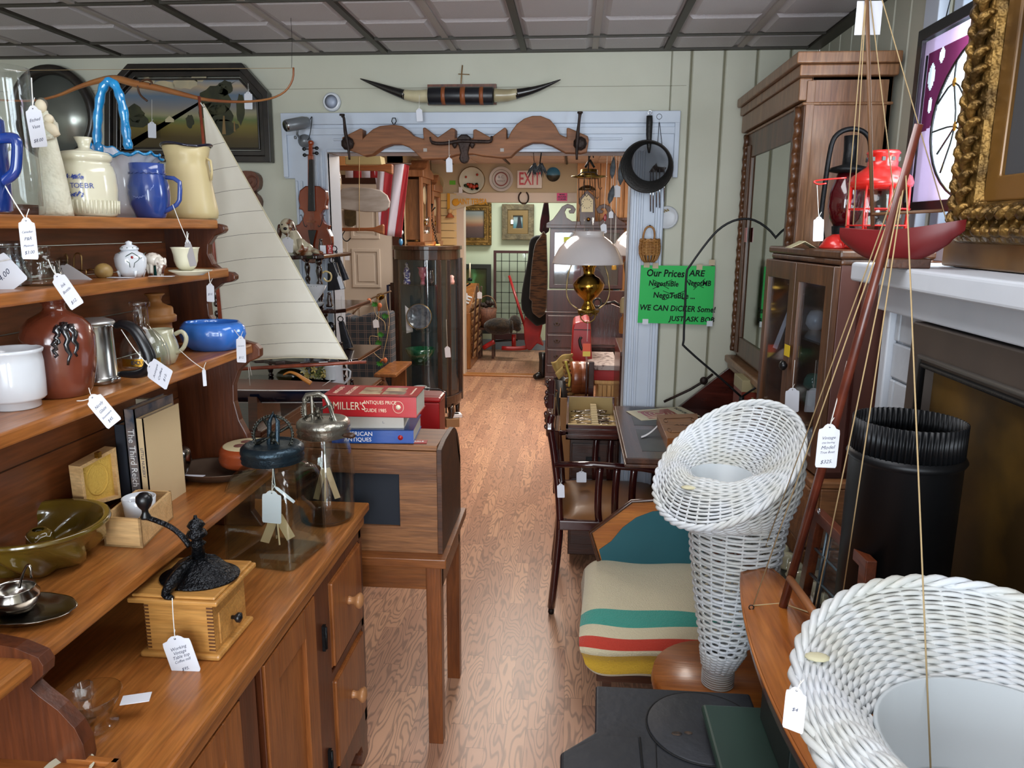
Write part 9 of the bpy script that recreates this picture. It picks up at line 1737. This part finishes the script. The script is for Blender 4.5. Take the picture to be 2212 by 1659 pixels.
b.box(.66,1.0,2.02,2.58,.955,.975); b.build('crate_boards',CRATE,t,bevel=.004)
b=MB(); b.box(.785,1.0,2.005,2.02,.84,.94); b.build('paint_worn_block',mat('worn_grey_paint','8a8074',.7,c2='5a4a40',ns=18),t); b=MB(); b.box(.64,.655,2.2,2.23,.72,.78); b.build('latch',BLK,t)
# insulators on black ledge
t=T('black_trough','long black ledge holding the white porcelain knobs','ledge',(.6,1.9,.7)); b=MB(); b.bar((.585,2.2,.72),(.60,1.60,.745),.10,.06); b.build('ledge_body',BLKP,t,bevel=.004); b=MB(); b.bar((.585,2.19,.345),(.60,1.62,.357),.06,.69); b.build('ledge_support',PINED,t)
ins=None; IM=mat('ivory_porcelain','c4c1a2',.18,coat=.6)
for i in range(9):
    y=2.12-.062*i; p=VM((.587+.0016*i,y,.752+.0026*i))
    if ins is None:
        ins=T('porcelain_knob','ivory glazed porcelain knob in the row on the black ledge','knob',p,0,'ivory porcelain knobs in a row'); b=MB(); b.lathe([(.020,0),(.022,.006),(.018,.012),(.019,.03),(.014,.04),(.001,.043)],p,20,ex=1.1,ey=1.1); b.build('glazed_body',IM,ins)
    else: clone(ins,TR(p-MW[ins.name].translation))
t=T('leaded_glass_panel','small leaded glass panel in red brown wood frame leaning by stove pipe','glass panel',P(1790,1250,X=.57)); XP=.555
cs=[P(x,y,X=XP) for x,y in ((1757,1098),(1872,1212),(1850,1440),(1718,1300))]; cs=[VM((XP,p.y,p.z)) for p in cs]
cm=sum(cs,VM((0,0,0)))/4; inn_=[cm+(p-cm)*.80 for p in cs]; b=MB(); o=[(p.y,p.z) for p in cs]; i_=[(p.y,p.z) for p in inn_]; b.fr(o[::-1],i_[::-1],XP,XP+.02,'X'); b.build('frame',wood('red_brown_frame_wood','4a2010','6e3418','y',1,.4,.2,.2),t,bevel=.002)
b=MB(); b.add([p+VM((.01,0,0)) for p in inn_],[(0,1,2,3)],False); b.build('panel_glass',PANEG,t,recalc=False); LM=mat('lead_came','6b7c86',.35,.8); b=MB()
for f in (.33,.66): b.tube([inn_[0]*(1-f)+inn_[3]*f+VM((.008,0,0)),inn_[1]*(1-f)+inn_[2]*f+VM((.008,0,0))],.003,5)
for f in (.2,.28): b.tube([inn_[0]*(1-f)+inn_[1]*f+VM((.008,0,0)),inn_[3]*(1-f)+inn_[2]*f+VM((.008,0,0))],.003,5)
b.build('lead_strips',LM,t); b=MB(); q=P(1769,1104,X=XP-.002); b.tube(ring(q,.006,14,(1,0,0)),.0016,6,closed=True); b.build('eye_hook',CHROME,t)
b=MB(); b.box(XP,XP+.03,min(p.y for p in cs)+.05,max(p.y for p in cs)-.02,0,min(p.z for p in cs)+.04); b.build('prop_block',WALY,t)
# lanterns on the display cabinet
lz=gz1
def lant(name,label,x,y,Y,H_,body,globe,cage,bail):
    c=P(x,y,Y=Y); c.z=lz; k=mpp(c); t=T(name,label,'lantern',c); return t,c,k
t,c,k=lant('red_lantern','bright red wire caged railway lantern with clear globe on the display cabinet',1888,535,2.2,1,None,None,None,None); RL=mat('bright_red_enamel','c4221c',.25,coat=.6)
b=MB(); b.lathe([(r_*k,h*k) for r_,h in ((60,0),(62,6),(60,20),(50,26),(46,34),(1e-3,36))],c,36); b.build('oil_fount',RL,t)
b=MB(); b.lathe([(r_*k,h*k) for r_,h in ((50,124),(62,130),(64,138),(60,150),(36,168),(30,172),(31,196),(34,198),(30,204),(1e-3,206))],c,36); b.build('lantern_hood',RL,t)
b=MB(); b.lathe([(r_*k,h*k) for r_,h in ((38,36),(46,52),(48,80),(44,110),(38,126))],c,32); b.build('clear_globe',GLASS,t)
b=MB()
for i in range(8): a=TAU*i/8; b.tube([c+VM((59*k*math.cos(a),59*k*math.sin(a),8*k)),c+VM((62*k*math.cos(a),62*k*math.sin(a),80*k)),c+VM((60*k*math.cos(a),60*k*math.sin(a),134*k))],.0028 if i%2 else .005,6)
for h in (50,84): b.tube(ring(c+VM((0,0,h*k)),61*k,32),.0022,6,closed=True)
b.build('wire_cage',RL,t)
b=MB(); b.tube(smoothpts([P(x,y,Y=2.15) for x,y in ((1828,384),(1780,388),(1758,392),(1768,398),(1785,396))],3),.0022,6); b.build('wire_bail',RL,t)
b=MB()
for i in range(10): a=TAU*i/10; b.box(c.x+31*k*math.cos(a)-.004,c.x+31*k*math.cos(a)+.004,c.y+31*k*math.sin(a)-.002,c.y+31*k*math.sin(a)+.002,c.z+182*k,c.z+190*k)
b.build('vent_slots',BLKP,t)
t,c,k=lant('black_lantern','black tubular barn lantern with dark red globe behind the red lantern',1818,530,2.42,1,None,None,None,None); 
b=MB(); b.lathe([(r_*k,h*k) for r_,h in ((44,0),(46,4),(40,16),(22,26),(24,44),(18,46))],c,30); b.build('tank',BLK,t); b=MB(); b.lathe([(r_*k,h*k) for r_,h in ((20,44),(30,60),(36,85),(34,115),(26,142),(20,156))],c,30); b.build('red_globe',mat('ruby_glass','3c060c',.06,coat=1,c2='5a0c14',ns=6),t)
b=MB(); b.lathe([(r_*k,h*k) for r_,h in ((20,154),(40,158),(36,166),(14,172),(13,200),(15,230),(1e-3,232))],c,24); b.build('chimney_hood',BLK,t)
b=MB(); b.tube(smoothpts([c+VM((s*k,0,h*k)) for s,h in ((-40,14),(-48,60),(-46,130),(-40,210),(-26,236),(0,244),(26,236),(40,210),(46,130),(48,60),(40,14))],4),.0075,8); b.build('side_tubes',BLK,t)
pricetag(t,(1765,400),(1769,468),(1767,521),2.12,['',''],w=.42)
t=T('small_red_lantern_base','low round red enamel dish peeping out left of lanterns','dish',P(1808,532,Y=2.2)); b=MB(); q=P(1806,532,Y=2.25); q.z=lz; b.lathe([(.045,0),(.047,.004),(.03,.03),(.012,.04)],q,28); b.build('dish_body',RL,t)
t=T('folded_card','small folded cream paper card on top of display cabinet','card',P(1730,528,Y=2.3)); b=MB(); q=P(1732,530,Y=2.3); q.z=lz; b.pr([(q.x-.04,lz),(q.x,lz+.02),(q.x+.035,lz),(q.x+.033,lz),(q.x,lz+.018),(q.x-.038,lz)],2.27,2.33,'Y'); b.build('card',mat('old_cream_card','b5ad8a',.7),t)
# stained glass panel in the window
t=T('stained_glass_panel','black framed stained glass panel with white, mauve and amber pieces hung in window','stained glass',(.955,2.05,1.95)); y1,y0,z0,z1=2.33,1.55,1.70,2.195; XG=.955
b=MB(); b.fr([(y0,z0),(y1,z0),(y1,z1),(y0,z1)],[(y0+.03,z0+.03),(y1-.03,z0+.03),(y1-.03,z1-.03),(y0+.03,z1-.03)],XG-.012,XG+.012,'X'); b.build('black_frame',BLKP,t,bevel=.002)
def cg(n,tint):
    M=bpy.data.materials.new(n); M.use_nodes=True; N,L=nt(M); N.remove(N['Principled BSDF']); o=N['Material Output']; a=N.new('ShaderNodeBsdfTransparent'); a.inputs[0].default_value=tint+(1,); c=N.new('ShaderNodeBsdfTranslucent'); c.inputs[0].default_value=tint+(1,); mx=N.new('ShaderNodeMixShader'); mx.inputs[0].default_value=.45; L.new(a.outputs[0],mx.inputs[1]); L.new(c.outputs[0],mx.inputs[2]); L.new(mx.outputs[0],o.inputs[0]); return M
GS={'w':cg('white_streaky_glass',(.9,.97,.95)),'m':cg('mauve_glass',(.62,.45,.62)),'d':cg('deep_plum_glass',(.12,.02,.06)),'y':cg('yellow_glass',(.95,.85,.45)),'o':cg('orange_glass',(1,.25,.02))}
ym,zm=1.90,1.93
el=lambda a,b_,n=28,cy=ym,cz_=zm-.01:[(cy+a*math.cos(TAU*i/n),cz_+b_*math.sin(TAU*i/n)) for i in range(n)]
def inp(y,z_,P_):
    c=False; n=len(P_)
    for i in range(n):
        (a,b1),(c1,d)=P_[i],P_[i-1]
        if (b1>z_)!=(d>z_) and y<(c1-a)*(z_-b1)/(d-b1)+a: c=not c
    return c
PLM=[[(ym+s_*.375,z1-.07),(ym+s_*.10,z1-.07),(ym+s_*.22,z1-.13),(ym+s_*.315,zm),(ym+s_*.345,z0+.22),(ym+s_*.375,z0+.22)] for s_ in (1,-1)]
LFS=[[(ym+.24,1.84),(ym+.19,1.79),(ym+.1,1.79),(ym+.03,1.88),(ym+.1,1.765),(ym+.19,1.755)],[(ym+.08,1.75),(ym+.05,1.80),(ym+.0,1.87),(ym+.01,1.80),(ym+.05,1.74)]]
def kind(y,z_):
    for cy,cz_,a,b1 in ((ym+.345,2.06,.020,.035),(ym+.335,1.985,.012,.018),(ym+.295,2.105,.014,.018),(ym+.05,1.90,.03,.045)):
        if ((y-cy)/a)**2+((z_-cz_)/b1)**2<1: return 'w'
    if ((y-ym-.10)/.016)**2+((z_-1.945)/.020)**2<1: return 'o'
    if any(inp(y,z_,q_) for q_ in LFS): return 'y'
    if ((y-ym-.08)/.055)**2+((z_-1.93)/.07)**2<1: return 'd'
    if ((y-ym)/.30)**2+((z_-zm+.01)/.205)**2<1: return 'w'
    return 'd' if any(inp(y,z_,q_) for q_ in PLM) else 'm'
cel={k_:MB() for k_ in 'wmdyo'}; q_=.005; ny=int((y1-y0-.06)/q_); nz=int((z1-z0-.06)/q_)
for j in range(nz):
    i=0
    while i<ny:
        k_=kind(y0+.03+(i+.5)*q_,z0+.03+(j+.5)*q_); e_=i
        while e_<ny and kind(y0+.03+(e_+.5)*q_,z0+.03+(j+.5)*q_)==k_: e_+=1
        a,c,d,f=y0+.03+i*q_,y0+.03+e_*q_,z0+.03+j*q_,z0+.03+(j+1)*q_
        cel[k_].add([(XG,a,d),(XG,c,d),(XG,c,f),(XG,a,f)],[(0,1,2,3)],False); i=e_
for k_,nm in (('w','white_glass'),('m','mauve_glass'),('d','plum_glass'),('y','yellow_glass'),('o','orange_glass')): cel[k_].build(nm,GS[k_],t,recalc=False)
b=MB(); e=el(.30,.205,40); b.tube([VM((XG-.004,y,z_)) for y,z_ in e],.0035,5,closed=True)
for pts in ([(.28,.05),(.2,.09),(.12,.03),(.02,-.03)],[(.25,-.08),(.17,-.02),(.12,.03),(.08,.12),(.06,.19)],[(.29,-.02),(.17,-.02),(.1,-.06)],[(.2,.14),(.2,.09),(.17,-.02),(.22,-.13)]): b.tube(smoothpts([VM((XG-.004,ym+y,zm+z_)) for y,z_ in pts],3),.0025,5)
b.tube([(XG-.004,ym+.375,2.12),(XG-.004,ym+.375,z0+.03)],.003,5); b.build('lead_lines',BLKP,t)
b=MB()
for y,z_ in ((.2,.09),(.17,-.02),(.12,.03)): b.sph((XG-.004,ym+y,zm+z_),(.004,.010,.012),10)
b.build('amber_jewels',mat('amber_jewel','a8781e',.2,coat=.8),t); b=MB(); b.tube([(XG,2.2,z1),(XG+.03,2.2,2.40)],.0015,5); b.build('hanging_wire',BLK,t)
